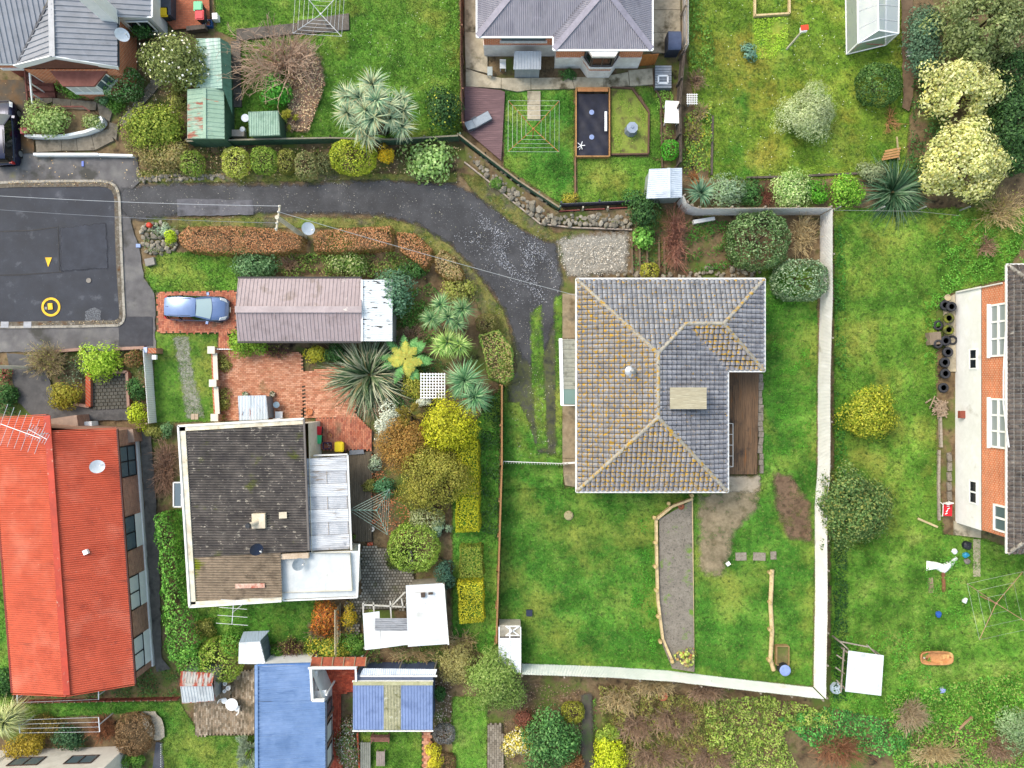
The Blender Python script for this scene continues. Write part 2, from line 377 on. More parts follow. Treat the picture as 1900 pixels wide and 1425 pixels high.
def twigs(name, label, px, py, rx, ry, h, cols, n=60, r=.02, cat='shrub', group=None, depth=3, lean=(0,0), spread=1., base=None, leafy=None):
    zc = h * .5; cx, cy = W2(px, py, zc); k = S * (H - zc) / H; rx *= k; ry *= k
    bx, by = (cx, cy) if base is None else W2(*base)
    root = thing(name, label, cat, (bx, by),0, group); b = MB(); tips = []
    def grow(p, d, L, rr, lev):
        q = p + d * L * .5 + Vector((RU(-1,1), RU(-1,1), RU(-.3,.5))) * L * .08
        e = p + d * L + Vector((0,0,-.06 * L)); b.tube([p, q, e], rr, 3, max(rr * .55,.011)); tips.append(e)
        if lev <= 0: return
        for i in range(3 if lev > 1 else 2):
            dd = (d + Vector((random.gauss(0,.5), random.gauss(0,.5), random.gauss(.05,.3)))).normalized()
            grow(p + (e - p) * RU(.35,.95), dd, L * RU(.45,.75), rr * .6, lev - 1)
    for i in range(n):
        a = random.random() * 6.283; t = math.sqrt(random.random()) * spread
        tgt = Vector((cx + rx * t * math.cos(a) + lean[0] - bx, cy + ry * t * math.sin(a) + lean[1] - by, h * RU(.55,1.)))
        p = Vector((bx + RU(-.1,.1) * rx, by + RU(-.1,.1) * ry, 0)); L = tgt.length
        grow(p, tgt.normalized(), L * (.62 if depth else 1.), max(r, .017) * RU(.7,1.6), depth - 1 if depth else -1)
    tag(b.bd('branches', mat(list(cols), island=True, rough=.85, var=.2, scale=2), root), kind='stuff')
    if leafy:
        lc, nl, ls = leafy; t = np.array([tuple(v) for v in tips]); ii = rng.choice(len(t), nl); P = t[ii] + rng.normal(size=(nl, 3)) * .12; P[:, 2] = np.maximum(P[:, 2],.05)
        V, F = leafcloud(P, np.tile([0,0,1.],(nl, 1)), ls, .6,.8); tag(npobj('foliage', V, F, 4, leafmat(lc), root), kind='stuff')
    return root
def rosettes(name, label, heads, L, cols, cat='tree', nb=85, wd=.055, base=None, h0=2.6, droop=.35, group=None, dead=True, trunk='#7d6a55', zmin=-.25):
    """spiky heads: list of (px,py,z,scale) on forked trunks"""
    cx = np.mean([W2(a, b_, z)[0] for a, b_, z, s in heads]); cy = np.mean([W2(a, b_, z)[1] for a, b_, z, s in heads])
    if base: cx, cy = W2(*base)
    root = thing(name, label, cat, (cx, cy),0, group); tb = MB(); m = leafmat(cols, .15,.5)
    for a, b_, z, s in heads:
        x, y, _ = W(a, b_, z); d = sphere_pts(int(nb * s), zmin); Ls = L * s * (.75 + .35 * rng.random(len(d)))
        P = np.array([x, y, z]) + d * .07; V, F = blades(P, d, Ls, wd * (.8 + .4 * s), droop, 3); o = npobj('leaf_head', V, F, 4, m, root); tag(o, kind='stuff'); d = sphere_pts(int(nb * .3),.45); V, F = blades(P[:1] * 0 + np.array([x, y, z + .03]) + d * .05, d, L * s * .5 * np.ones(len(d)), wd * .8,.1,2); tag(npobj('young_leaves', V, F, 4, leafmat(['#2c4a3c', '#3c5c4a', '#4f705a'],.1), root), kind='stuff')
        if z > .8:
            tb.tube([(cx + (x - cx) * .08, cy + (y - cy) * .08,0),(cx + (x - cx) * .45, cy + (y - cy) * .45, z * .5),(x, y, z - .02)],.13,7,.07)
            if dead:
                d = sphere_pts(int(nb * .3),-.95); d[:, 2] = -np.abs(d[:, 2]) * .8; d /= np.linalg.norm(d, axis=1)[:, None]
                V, F = blades(np.array([x, y, z - .15]) + d * .05, d, L * s * .7 * np.ones(len(d)), wd, .3,2)
                tag(npobj('dead_leaves', V, F, 4, leafmat(['#a08a5c', '#8a6f48','#6f5a3c'],.1), root), kind='stuff')
    if tb.v: tb.bd('trunk', mat([trunk, '#574838'], scale=7, rough=.95, bump=.5), root, smooth=True)
    return root
def tussock(name, label, px, py, r, cols, n=140, h=.9, wd=.05, cat='plant', group=None, droop=.45, el=(.25,.95)):
    x, y, _ = W(px, py, 0); root = thing(name, label, cat, (x, y),0, group); t = rng.random(n) * 6.283; e = np.arcsin(el[0] + (el[1] - el[0]) * rng.random(n))
    d = np.stack([np.cos(t) * np.cos(e), np.sin(t) * np.cos(e), np.sin(e)],1); L = r * S * (1.0 + .45 * rng.random(n))
    P = np.stack([x + np.cos(t) * .14 * r * S * rng.random(n), y + np.sin(t) * .14 * r * S * rng.random(n), np.full(n, .02)],1)
    V, F = blades(P, d, L, wd, droop, 4); V[:, 2] = np.maximum(V[:, 2],.04); tag(npobj('leaves', V, F, 4, leafmat(cols, .12,.45), root), kind='stuff')
    lt_((x, y, 0),[(.16,0),(.13,.12),(.05,.2)],8).bd('crown_base', mat(['#6a5a3c', '#4c4a2c'], scale=9, rough=.95), root)
    return root
# ---------------------------------------------------------------- roofs, walls, windows
def ribbed(name, pts, ribdir, pitch, amp, m, parent, kind='sine', sheet_w=None, lift=0., gap=.0):
    """ribbed metal laid over a planar polygon (world points); ribs run along ribdir; cut into separate sheets"""
    P = [Vector(p) for p in pts]; n = Vector((0,0,0))
    for i in range(len(P)):
        a, b = P[i], P[(i + 1) % len(P)]; n += Vector(((a.y - b.y) * (a.z + b.z),(a.z - b.z) * (a.x + b.x),(a.x - b.x) * (a.y + b.y)))
    n.normalize()
    if n.z < 0: n = -n
    r = Vector(ribdir); r = (r - n * r.dot(n)).normalized(); v = n.cross(r).normalized(); o = P[0]
    uv = [((p - o).dot(r),(p - o).dot(v)) for p in P]; vmin = min(q[1] for q in uv); vmax = max(q[1] for q in uv)
    prof = {'sine': [(0,0),(.17,.25),(.33,.75),(.5,1),(.67,.75),(.83,.25)], 'rib': [(0,0),(.66,0),(.74,1),(.92,1)],
            'wide': [(0,0),(.42,0),(.5,1),(.92,1)], 'flat': [(0,0),(.5,.05)]}[kind]
    smp = []; k = math.floor(vmin / pitch)
    while k * pitch < vmax:
        for f, hh in prof: smp.append(((k + f) * pitch, hh * amp))
        k += 1
    smp = [q for q in smp if vmin + 1e-4 < q[0] < vmax - 1e-4]
    def hgt(x):
        f = (x / pitch) % 1.; pr = prof + [(1, prof[0][1])]
        for (a, ha),(b, hb) in zip(pr, pr[1:]):
            if a <= f <= b: return amp * (ha + (hb - ha) * (f - a) / (b - a + 1e-9))
        return 0.
    ex = sorted(set(round(q[1],5) for q in uv)); ex[0] += 1e-5; ex[-1] -= 1e-5
    cuts = []
    if sheet_w:
        w = max(pitch, round(sheet_w / pitch) * pitch); x = (math.floor(vmin / w) + 1) * w
        while x < vmax: cuts.append(x); x += w
    smp = sorted(smp + [(e, hgt(e)) for e in ex] + [(c, hgt(c)) for c in cuts])
    def span(x):
        us = []
        for i in range(len(uv)):
            (u0, v0),(u1, v1) = uv[i], uv[(i + 1) % len(uv)]
            if (v0 <= x <= v1 or v1 <= x <= v0) and abs(v1 - v0) > 1e-9: us.append(u0 + (u1 - u0) * (x - v0) / (v1 - v0))
        return (min(us), max(us)) if us else None
    bounds = [vmin - 1] + cuts + [vmax + 1]; outs = []
    for si in range(len(bounds) - 1):
        b = MB(); dz = lift + (.006 + gap if si % 2 else 0.); prev = None
        for x, hh in smp:
            if x < bounds[si] - 1e-6 or x > bounds[si + 1] + 1e-6: continue
            s = span(x)
            if not s: continue
            a = o + r * s[0] + v * x + n * (hh + dz); c = o + r * s[1] + v * x + n * (hh + dz); i0 = len(b.v); b.v += [tuple(a), tuple(c)]
            if prev is not None: b.f.append((prev, i0, i0 + 1, prev + 1))
            prev = i0
        if b.f:
            a, c, d = (Vector(b.v[i]) for i in b.f[0][:3])
            if (c - a).cross(d - a).z < 0: b.f = [f[::-1] for f in b.f]
            outs.append(b.bd(name, m, parent))
    return outs
TILES = []
def tile_shape(w, L, hump, lip, seg=8):
    vs = []; fs = []
    for j, (y, z) in enumerate(((.035, lip * .1),(.09, lip),(L * 1.0,0.0))):
        for i in range(seg + 1): vs.append((w * (.06 + .88 * i / seg), y, z + hump * (.5 - .5 * math.cos(2 * math.pi * i / seg))))
    for i in range(seg): fs += [(i, i + 1, seg + 2 + i, seg + 1 + i),(seg + 1 + i, seg + 2 + i, 2 * seg + 3 + i, 2 * seg + 2 + i)]
    return vs, fs
def tiled(root, pts, eave, m, w=.32, L=.36, hump=.06, lip=.085, keep=0, seg=6):
    """concrete tiles over a convex polygon; eave = (a,b) world points along the low edge. Returns whole tiles as (height, frame)"""
    P = [Vector(p) for p in pts]; a, b = Vector(eave[0]), Vector(eave[1]); e = (b - a).normalized()
    n = Vector((0,0,0))
    for i in range(len(P)):
        p, q = P[i], P[(i + 1) % len(P)]; n += Vector(((p.y - q.y) * (p.z + q.z),(p.z - q.z) * (p.x + q.x),(p.x - q.x) * (p.y + q.y)))
    n.normalize(); n = -n if n.z < 0 else n
    s = n.cross(e).normalized()
    cen = sum(P, Vector()) / len(P)
    if (cen - a).dot(s) < 0: s = -s; e = -e
    us = [(p - a).dot(e) for p in P]; ts = [(p - a).dot(s) for p in P]
    sh = tile_shape(w, L, hump, lip, seg); bm = bmesh.new(); whole = []
    edges = [(P[i], P[(i + 1) % len(P)]) for i in range(len(P))]
    pl = []
    for p, q in edges:
        nn = (q - p).cross(n).normalized()
        if (cen - p).dot(nn) > 0: nn = -nn
        pl.append((p, nn))
    for j in range(int(math.ceil(max(ts) / L))):
        off = 0.
        for i in range(int(math.floor(min(us) / w)) - 1, int(math.ceil(max(us) / w)) + 1):
            o = a + e * ((i + off) * w) + s * (j * L - .05); cs = [o, o + e * w, o + s * L, o + e * w + s * L]
            ds = [max((c - p).dot(nn) for c in cs) for p, nn in pl]; cm = [min((c - p).dot(nn) for c in cs) for p, nn in pl]
            if max(cm) > -.005: continue
            if max(ds) < .03 and keep: whole.append((o.z, o, e, s, n, sh)); continue
            jit = RU(0,.006)
            vs = [bm.verts.new(o + e * x + s * y + n * (z + jit)) for x, y, z in sh[0]]
            for f in sh[1]: bm.faces.new([vs[k] for k in f])
    for p, nn in pl:
        bmesh.ops.bisect_plane(bm, geom=bm.verts[:] + bm.edges[:] + bm.faces[:], plane_co=p + nn * .03, plane_no=nn, clear_outer=True)
    bm.normal_update(); off = ORG[root.name]
    for v in bm.verts: v.co -= off
    me = bpy.data.meshes.new('roof_tiles'); bm.to_mesh(me); bm.free(); me.materials.append(m)
    o = bpy.data.objects.new('roof_tiles', me); link(o, root); ORG[o.name] = off; tag(o, kind='stuff')
    return [(z, o_, e_, s_, n_, sh_, m, root) for z, o_, e_, s_, n_, sh_ in whole], o
def tile_parts(whole, nmax=300):
    """the highest whole tiles become parts of their own, the rest are joined"""
    from mathutils import Matrix
    whole.sort(key=lambda q: -q[0]); cache = {}; rest = {}
    for i, (z, o, e, s, n, sh, m, root) in enumerate(whole):
        if i < nmax:
            if m.name not in cache:
                me = bpy.data.meshes.new('roof_tile'); me.from_pydata(sh[0],[], sh[1]); me.materials.append(m); cache[m.name] = me
            ob = bpy.data.objects.new('roof_tile', cache[m.name]); link(ob, root); q = o + n * RU(0,.006) - ORG[root.name]
            ob.matrix_local = Matrix(((e.x, s.x, n.x, q.x),(e.y, s.y, n.y, q.y),(e.z, s.z, n.z, q.z),(0,0,0,1)))
        else:
            b, _, _ = rest.setdefault(m.name, (MB(), m, root)); j = n * RU(0,.006)
            b.add([o + e * x + s * y + n * zz + j for x, y, zz in sh[0]], sh[1])
    for b, m, root in rest.values(): tag(b.bd('roof_tiles', m, root), kind='stuff')
def hipcaps(root, p, q, m, L=.42, w=.13, name='ridge_tile'):
    p, q = Vector(p), Vector(q); d = q - p; n = max(1, round(d.length / L)); d.normalize(); side = d.cross(Vector((0,0,1))).normalized(); up = side.cross(d)
    step = (q - p).length / n; me = bpy.data.meshes.new(name); vs = []; fs = []
    prof = [(-w, -.07),(-w * .75,.02),(-w * .3,.065),(w * .3,.065),(w * .75,.02),(w, -.07)]
    for k, (t, zz) in enumerate(((0,.012),(step * 1.06,0))):
        for x, z in prof: vs.append((x, t, z + zz))
    for i in range(5): fs.append((i, i + 1,7 + i, 6 + i))
    fs.append(tuple(range(6))[::-1]); me.from_pydata(vs, [], fs); me.materials.append(m)
    from mathutils import Matrix
    for k in range(n):
        o = bpy.data.objects.new(name, me); link(o, root); c = p + d * (k * step) + up * .05 - ORG[root.name]
        o.matrix_local = Matrix(((side.x, d.x, up.x, c.x),(side.y, d.y, up.y, c.y),(side.z, d.z, up.z, c.z),(0,0,0,1)))
def strip(root, name, pts, w, h, m, closed=False, seg=None):
    """a bar along world points (gutter, fascia, rail)"""
    b = MB(); n = len(pts)
    for i in range(n if closed else n - 1): b.bar(pts[i], pts[(i + 1) % n], w, h)
    return b.bd(name, m, root)
def walls(root, poly, z0, z1, m, name='wall', top=False): return MB().prism(poly, z0, z1, top).bd(name, m, root)
def inset(poly, d):
    n = len(poly); a = sum(poly[i][0] * poly[(i + 1) % n][1] - poly[(i + 1) % n][0] * poly[i][1] for i in range(n)); sg = 1 if a > 0 else -1; out = []
    for i in range(n):
        p, c, q = (Vector(poly[(i + k) % n][:2]) for k in (-1,0,1)); e1 = (c - p).normalized(); e2 = (q - c).normalized()
        n1 = Vector((-e1.y, e1.x)) * sg; n2 = Vector((-e2.y, e2.x)) * sg; bis = n1 + n2
        bis = bis / max(.3, bis.dot(n1)); out.append((c.x + bis.x * d, c.y + bis.y * d))
    return out
def window(root, a, b, s0, s1, z0, z1, fm, gm, nv=1, nh=0, fw=.07, out=1, dep=.06, sill=None):
    """window in the wall line a->b between metres s0..s1; out=+1 puts it on the right-hand side of a->b"""
    a = Vector((a[0], a[1])); b = Vector((b[0], b[1])); d = (b - a).normalized(); nrm = Vector((d.y, -d.x)) * out
    def p(s, z, o): q = a + d * s + nrm * o; return (q.x, q.y, z)
    f = MB(); up = (nrm.x, nrm.y, 0)
    for z in [z0 + (z1 - z0) * i / (nh + 1) for i in range(nh + 2)]: f.bar(p(s0 - fw / 2, z, .02), p(s1 + fw / 2, z, .02), fw, dep, up=up)
    for s in [s0 + (s1 - s0) * i / (nv + 1) for i in range(nv + 2)]: f.bar(p(s, z0,.022), p(s, z1,.022), fw, dep, up=up)
    o = f.bd('window', fm, root)
    for i in range(nv + 1):
        for j in range(nh + 1):
            sa, sb = s0 + (s1 - s0) * i / (nv + 1), s0 + (s1 - s0) * (i + 1) / (nv + 1); za, zb = z0 + (z1 - z0) * j / (nh + 1), z0 + (z1 - z0) * (j + 1) / (nh + 1)
            g = MB(); g.bar(p((sa + sb) / 2, za, .006), p((sa + sb) / 2, zb, .006), sb - sa, .02, up=up); g.bd('pane', gm, o)
    if sill is not None: br(p(s0 - .12, z0 - fw, .08), p(s1 + .12, z0 - fw, .08),.09,.2, up=up).bd('sill', sill, root)
    return o
def boards(root, name, poly, ang, w, gapw, th, z, m, maxn=300):
    """separate boards clipped to a convex world polygon; ang = board direction"""
    d = Vector((math.cos(ang), math.sin(ang))); v = Vector((-d.y, d.x)); q = [(Vector(p).dot(d), Vector(p).dot(v)) for p in poly]
    x = min(t[1] for t in q)
    def span(y):
        us = []
        for i in range(len(q)):
            (u0, v0),(u1, v1) = q[i], q[(i + 1) % len(q)]
            if (v0 <= y <= v1 or v1 <= y <= v0) and abs(v1 - v0) > 1e-9: us.append(u0 + (u1 - u0) * (y - v0) / (v1 - v0))
        return (min(us), max(us)) if us else None
    while x < max(t[1] for t in q) - w * .5:
        y0, y1 = x + gapw / 2, x + w - gapw / 2; s0, s1 = span(y0 + .001), span(y1 - .001)
        if s0 and s1:
            dz = RU(-.004,.004)
            pl = [d * s0[0] + v * y0, d * s0[1] + v * y0, d * s1[1] + v * y1, d * s1[0] + v * y1]
            MB().prism([(p.x, p.y) for p in pl], z - th + dz, z + dz).bd(name, m, root)
        x += w
def satdish(name, label, px, py, z, r, aim, m, mast=.6, armc='#9a9a98', base=None):
    """dish centre at pixel px,py height z; aim = horizontal facing angle"""
    x, y, _ = W(px, py, z); root = thing(name, label, 'satellite dish', (x, y), z - mast)
    ax = Vector((math.cos(aim) * .62, math.sin(aim) * .62,.78)).normalized(); u = ax.cross(Vector((0,0,1))).normalized(); v = u.cross(ax); c = Vector((x, y, z))
    b = MB(); n = 20; rings = [(0,-.0),(.5,.035),(.85,.1),(1,.14)]
    b.v.append(tuple(c))
    for f, dp in rings[1:]:
        for k in range(n): t = 6.2832 * k / n; b.v.append(tuple(c + u * (r * f * math.cos(t)) + v * (r * f * 1.08 * math.sin(t)) + ax * (dp * r * 1.5)))
    for k in range(n): b.f.append((0,1 + k, 1 + (k + 1) % n))
    for i in range(len(rings) - 2):
        for k in range(n): b.f.append((1 + i * n + k, 1 + (i + 1) * n + k, 1 + (i + 1) * n + (k + 1) % n, 1 + i * n + (k + 1) % n))
    b.bd('dish', m, root, smooth=True); am = mat(armc, rough=.5)
    f = c + ax * r * 1.5 - v * r * .35
    tb_([c - v * r * .95, f],.018,6).bd('feed_arm', am, root); tb_([f, f - ax * .16 + v * .03],.045,8).bd('receiver', mat('#d8d8d4', rough=.5), root)
    tb_([(x, y, z - mast), tuple(c - ax * .08)],.025,6).bd('mast', am, root)
    return root
def aerial(name, label, px, py, z, L, ang, m, n=6, el=.5, mast=1.2, mastpx=None):
    x, y, _ = W(px, py, z); root = thing(name, label, 'aerial', (x, y), z - mast); d = Vector((math.cos(ang), math.sin(ang),0)); v = Vector((-d.y, d.x, 0)); c = Vector((x, y, z))
    tb_([c - d * L / 2, c + d * L / 2],.022,5).bd('boom', m, root)
    for i in range(n):
        p = c + d * (L * (i / (n - 1) - .5)); e = el * (1 - .25 * i / n); tb_([p - v * e + Vector((0,0,.01)), p + v * e + Vector((0,0,.01))],.014,4).bd('element', m, root)
    tb_([(x, y, z - mast),(x, y, z)],.03,6).bd('mast', m, root); return root
def rotary(name, label, px, py, r, ang, colm, wirem, h=1.95, rings=5, z0=0., arms=4, fold=1., tilt=0.):
    """rotary clothes line, r metres"""
    x, y, _ = W(px, py, h); root = thing(name, label, 'clothesline', (x, y), z0)
    tb_([(x, y, z0),(x, y, h - .25)],.035,8).bd('post', colm, root)
    lt_((x, y, h - .42),[(.03,0),(.07,.02),(.07,.18),(.03,.2)],10).bd('hub', colm, root)
    tips = []
    for k in range(arms):
        a = ang + k * 6.2832 / arms; tz = h + .12 * r * .6; t = (x + r * math.cos(a), y + r * math.sin(a), tz); tips.append(t)
        tb_([(x, y, h - .3), t],.022,5).bd('arm', colm, root)
    for k in range(rings):
        f = .3 + .7 * k / (rings - 1); ps = [(x + (t[0] - x) * f, y + (t[1] - y) * f, h - .3 + (t[2] - h + .3) * f + .03) for t in tips]
        b = MB()
        for i in range(arms): b.tube([ps[i], tuple((np.array(ps[i]) + np.array(ps[(i + 1) % arms])) / 2 - np.array([0,0,.03])), ps[(i + 1) % arms]],.009,3)
        b.bd('wire', wirem, root)
    return root
def wheelie_bin(label, px, py, lidc, body='#2f3a3a', rot=0., z0=0., group='wheelie bins'):
    z = 1.0; x, y, _ = W(px, py, z); root = thing('wheelie_bin', label, 'wheelie bin', (x, y), z0, group, rot); bm_ = mat(body, rough=.5, var=.1)
    b = MB(); b.add([(-.2,-.24,.06),(.2,-.24,.06),(.2,.22,.06),(-.2,.22,.06),(-.26,-.3,.95),(.26,-.3,.95),(.26,.3,.95),(-.26,.3,.95)],
                    [(3,2,1,0),(4,5,6,7),(0,1,5,4),(1,2,6,5),(2,3,7,6),(3,0,4,7)]); b.bd('body', bm_, root, local=True)
    l = MB(); o = []; rr = .06
    for cx_, cy_, a0 in ((.24,-.28,-90),(.24,.26,0),(-.24,.26,90),(-.24,-.28,180)):
        for k in range(4): t = R(a0 + 30 * k); o.append((cx_ + rr * math.cos(t), cy_ + rr * math.sin(t)))
    l.prism(o, .96,1.0, True, True); l.prism([(px_ * .8, py_ * .8) for px_, py_ in o],1.001,1.045); l.bd('lid', mat(lidc, rough=.45, var=.06), root, local=True)
    tb_([(-.2,.36,.93),(.2,.36,.93)],.02,6).bd('handle', bm_, root, local=True)
    for sx in (-1,1): tb_([(sx * .2,.24,.1),(sx * .27,.24,.1)],.1,12).bd('wheel', mat('#1c1c1c', rough=.8), root, local=True)
    return root
def pot(label, px, py, r, h, c, soil=True, name='plant_pot', group=None, plantc=None):
    x, y, _ = W(px, py, h); root = thing(name, label, 'pot', (x, y),0, group)
    lt_((x, y, 0),[(r * .7,0),(r * .95, h * .85),(r, h * .86),(r, h),(r * .84, h),(r * .82, h * .85)],14).bd('pot_body', mat(c, rough=.75), root, smooth=False)
    if soil: lt_((x, y, h * .8),[(r * .86,0),(0,.02)],10).bd('soil', mat(['#4a3b2c', '#2f261d'], scale=9, rough=1), root)
    if plantc:
        P = np.array([x, y, h]) + sphere_pts(60,0) * r * 1.0; V, F = leafcloud(P, P - np.array([x, y, h]),.12,.5,.5); tag(npobj('leaves', V, F, 4, leafmat(plantc), root), kind='stuff')
    return root
# ---------------------------------------------------------------- ground
SOIL = mat(['#4b3d2c', '#6a573f', '#7d6a4e', '#57512f'], scale=1.1, rough=.95, bump=.6, bscale=12, var=.2, stains=(('#5c6b2e', .35,.5,.62),('#2e261c', .9,.58,.7)))
g = MB(); g.poly([(-150,-150,0),(150,-150,0),(150,150,0),(-150,150,0)]); tag(g.bd('ground', SOIL), kind='structure')
def grassmat(cols, stains=(), s=.42, soft=0.): return mat(cols, soft=soft, rough=.8, scale=s, detail=6, var=.24, trans=0., spec=.15, stains=stains + (('#3c5824', 3.6,.50,.72),('#9aa65c', 6.5,.58,.76)), bump=.6, bscale=9, lo=.34, hi=.66, isl=.4, gain=.92)
GRD = {'std': (['#4a7426','#5c8a2e', '#719a38','#8fa848'],(('#a8a44c', .22,.51,.76),('#6f7440', 1.3,.63,.76))),
      'deep': (['#3c6e24','#4c842c', '#629636','#80a446'],(('#9aa64a', .25,.48,.72),('#6f7a3c', 1.3,.62,.76))),
      'olive': (['#5c7c26','#70902e', '#869c3a', '#98a246'],(('#b0a044', .2,.52,.75),('#55882c', .35,.55,.68))),
      'weedy': (['#487824','#609432','#7ea842','#9eb45a'],(('#6c6038', .5,.64,.76),)),
      'worn': (['#5f6a30','#75783a', '#868048','#7c7050'],(('#6a6450', .5,.5,.62),('#6f9038', .3,.6,.72)))}
GR = {k: grassmat(*v) for k, v in GRD.items()}; GRS = {k: grassmat(*v, soft=1.6) for k, v in GRD.items()}
def edged(P, poly):
    d = np.full(len(P),9.)
    for i in range(len(poly)):
        p, q = np.array(poly[i]), np.array(poly[(i + 1) % len(poly)]); e = q - p; t = np.clip(((P - p) @ e) / (e @ e),0,1); d = np.minimum(d, np.linalg.norm(P - (p + t[:, None] * e), axis=1))
    return d
def lawn(label, poly, k='std', dens=520, h=.085, excl=(), jag=.08, wd=.035, name='grass', soft=9, cap=1.):
    pw = WP(poly); o, z = sheet('lawn', pw, GRS[k], jag=jag, soft=.32, cap=cap); P = scatter(ragged(pw, .3, jag * 1.4), dens)
    for e in excl: P = P[~inpoly(P, WP(e)) | (Bumps(.9,5)(P) + Bumps(.35,6)(P) * .7 + (1.6 * np.clip(1 - edged(P, WP(e)) / .6,0,1) if soft < 5 else 0) > soft)]
    n = len(P)
    hh = h * (.55 + .6 * rng.random(n)) * (1 + .35 * Bumps(1.6, len(label))(P)); t = rng.random(n) * 6.283; ln = np.stack([np.cos(t), np.sin(t)],1)
    c = np.column_stack([P, np.full(n, z)]); sd = np.column_stack([-ln[:, 1], ln[:, 0], np.zeros(n)]) * wd / 2
    tip = c + np.column_stack([ln * (hh * (.5 + .7 * rng.random(n)))[:, None], hh]); V = np.stack([c - sd, c + sd, tip],1).reshape(-1,3)
    return tag(npobj(name, V, np.arange(3 * n).reshape(-1,3),3, GR[k], org=(*np.mean(np.array(pw),0),0)), label, 'grass', kind='stuff')
lawn('long green lawn by the rotary clothesline and cabbage tree, top left yard', [(395,-40),(852,-40),(856,258),(430,258),(436,210),(440,75),(400,58)], 'std', excl=[[(540,75),(560,75),(600,110),(605,160),(590,205),(575,248),(528,250),(532,150)],[(552,30),(648,28),(648,58),(552,66)]])
lawn('green lawn under the orange-armed clothesline', [(934,160),(1066,165),(1066,378),(1040,380),(934,310)], 'deep', excl=[[(960,165),(1003,165),(1003,224),(978,224),(978,188)]])
lawn('bright green lawn in front of the small white-roofed shed', [(1070,288),(1205,290),(1228,300),(1228,378),(1070,378)], 'std')
lawn('curved strip of green lawn around the hexagonal garden bed', [(1176,160),(1212,160),(1224,185),(1228,300),(1204,292),(1204,205)], 'std')
lawn('wide rough lawn around the pale willow bush, top right', [(1276,-40),(1690,-40),(1690,200),(1680,332),(1318,335),(1300,250),(1276,130)], 'olive', excl=[[(1395,25),(1462,25),(1462,110),(1395,110)]])
lawn('bright green lawn east and south of the tiled house', [(1400,500),(1518,490),(1516,860),(1508,1274),(1240,1250),(968,1232),(926,1232),(926,1100),(934,715),(1000,720),(1046,850),(1046,905),(1075,905),(1345,905),(1405,890),(1412,690)], 'deep', dens=560, soft=.55,
     excl=[[(1222,935),(1285,930),(1287,1240),(1240,1235),(1222,1090)],[(1288,915),(1400,890),(1410,960),(1360,1000),(1330,1080),(1290,1060)],[(1425,860),(1500,900),(1510,1010),(1450,1000)]])
lawn('long lawn beside the white house wall with the tyres', [(1546,385),(1905,385),(1905,440),(1860,520),(1762,545),(1738,560),(1738,860),(1752,1000),(1700,1020),(1546,1020)], 'std')
lawn('weedy lawn around the rusty bath in the lower right yard', [(1540,1000),(1760,990),(1830,1000),(1905,1030),(1905,1330),(1700,1345),(1540,1315)], 'weedy', h=.1)
lawn('small front lawn beside the brown hedge and car bay', [(268,492),(300,468),(440,465),(450,515),(440,545),(300,548),(284,540),(268,515)], 'std')
lawn('mossy grass driveway between the white fence and low brick wall', [(284,612),(406,615),(398,784),(286,786)], 'std', dens=380, h=.05)
sheet('gravel_strip', WP([(318,622),(352,622),(362,690),(384,776),(344,780),(330,690)]), mat(['#8a887c', '#a09e92','#6f7058'], scale=5, rough=.95, bump=.6, soft=2.5), soft=.6, cap=.36)
lawn('narrow lawn behind the dark-roofed house', [(345,1108),(600,1100),(605,1190),(380,1200)], 'deep')
lawn('grass strip beside the clipped golden hedge boxes', [(838,840),(930,715),(922,1225),(838,1190)], 'deep', dens=380)
lawn('green lawn by the weathered brick patio, bottom left', [(45,1300),(335,1300),(362,1345),(372,1362),(475,1364),(478,1440),(305,1440),(300,1355),(262,1322),(45,1335)], 'deep')
lawn('small lawn with benches below the blue shed roof', [(664,1350),(784,1350),(784,1440),(664,1440)], 'std')
lawn('narrow grass strip left of the cobbled path, bottom', [(838,1290),(905,1290),(905,1440),(838,1440)], 'weedy', dens=400)
lawn('strip of grass left of the red roof', [(-60,1040),(18,1040),(28,1320),(-60,1320)], 'deep')
lawn('thin strip of grass beside the leafy green hedge', [(318,945),(345,945),(360,1130),(335,1130)], 'deep')
lawn('mossy verge along the curving driveway', [(690,398),(780,418),(840,456),(890,512),(935,575),(955,640),(952,720),(925,720),(925,640),(880,560),(820,480),(740,440),(690,425)], 'worn', h=.05)
lawn('mossy verge between hedge tops and driveway', [(330,404),(520,402),(700,404),(700,425),(330,425)], 'worn', h=.05, dens=400)
lawn('mossy verge in front of the stacked stone bank', [(850,318),(900,330),(1010,415),(1030,432),(1060,430),(1050,452),(1000,445),(930,402),(880,362)], 'worn', h=.05)
lawn('grassy strip below the clipped topiary row', [(255,318),(420,312),(600,318),(760,322),(850,318),(850,342),(700,336),(330,342),(255,336)], 'worn', h=.05, dens=400)
ASPH = mat(['#282a32','#2f323b', '#383b44'], scale=.55, detail=6, rough=.75, bump=.35, bscale=45, var=.13, spec=.4, stains=(('#5f6168', 1.1,.6,.8),('#2e3036', .35,.56,.7),('#777a80', 11,.66,.8)))
ASPH2 = mat(['#4f4d4d', '#676464','#7c7975'], scale=.6, detail=6, rough=.8, bump=.4, bscale=40, var=.14, stains=(('#46443f', .45,.55,.66),('#7d7a55', .5,.68,.8)))
ASPH3 = mat(['#28282b', '#323235','#404043','#545456'], scale=.45, detail=9, rough=.7, bump=.5, bscale=40, var=.14, spec=.45, stains=(('#85858a', 9,.6,.8),('#64633a', .4,.64,.8)), soft=1.5)
sheet('footpath', WP([(-60,285),(255,288),(262,335),(240,360),(245,420),(262,470),(268,515),(288,545),(290,650),(-60,655)]), ASPH2, jag=.05)
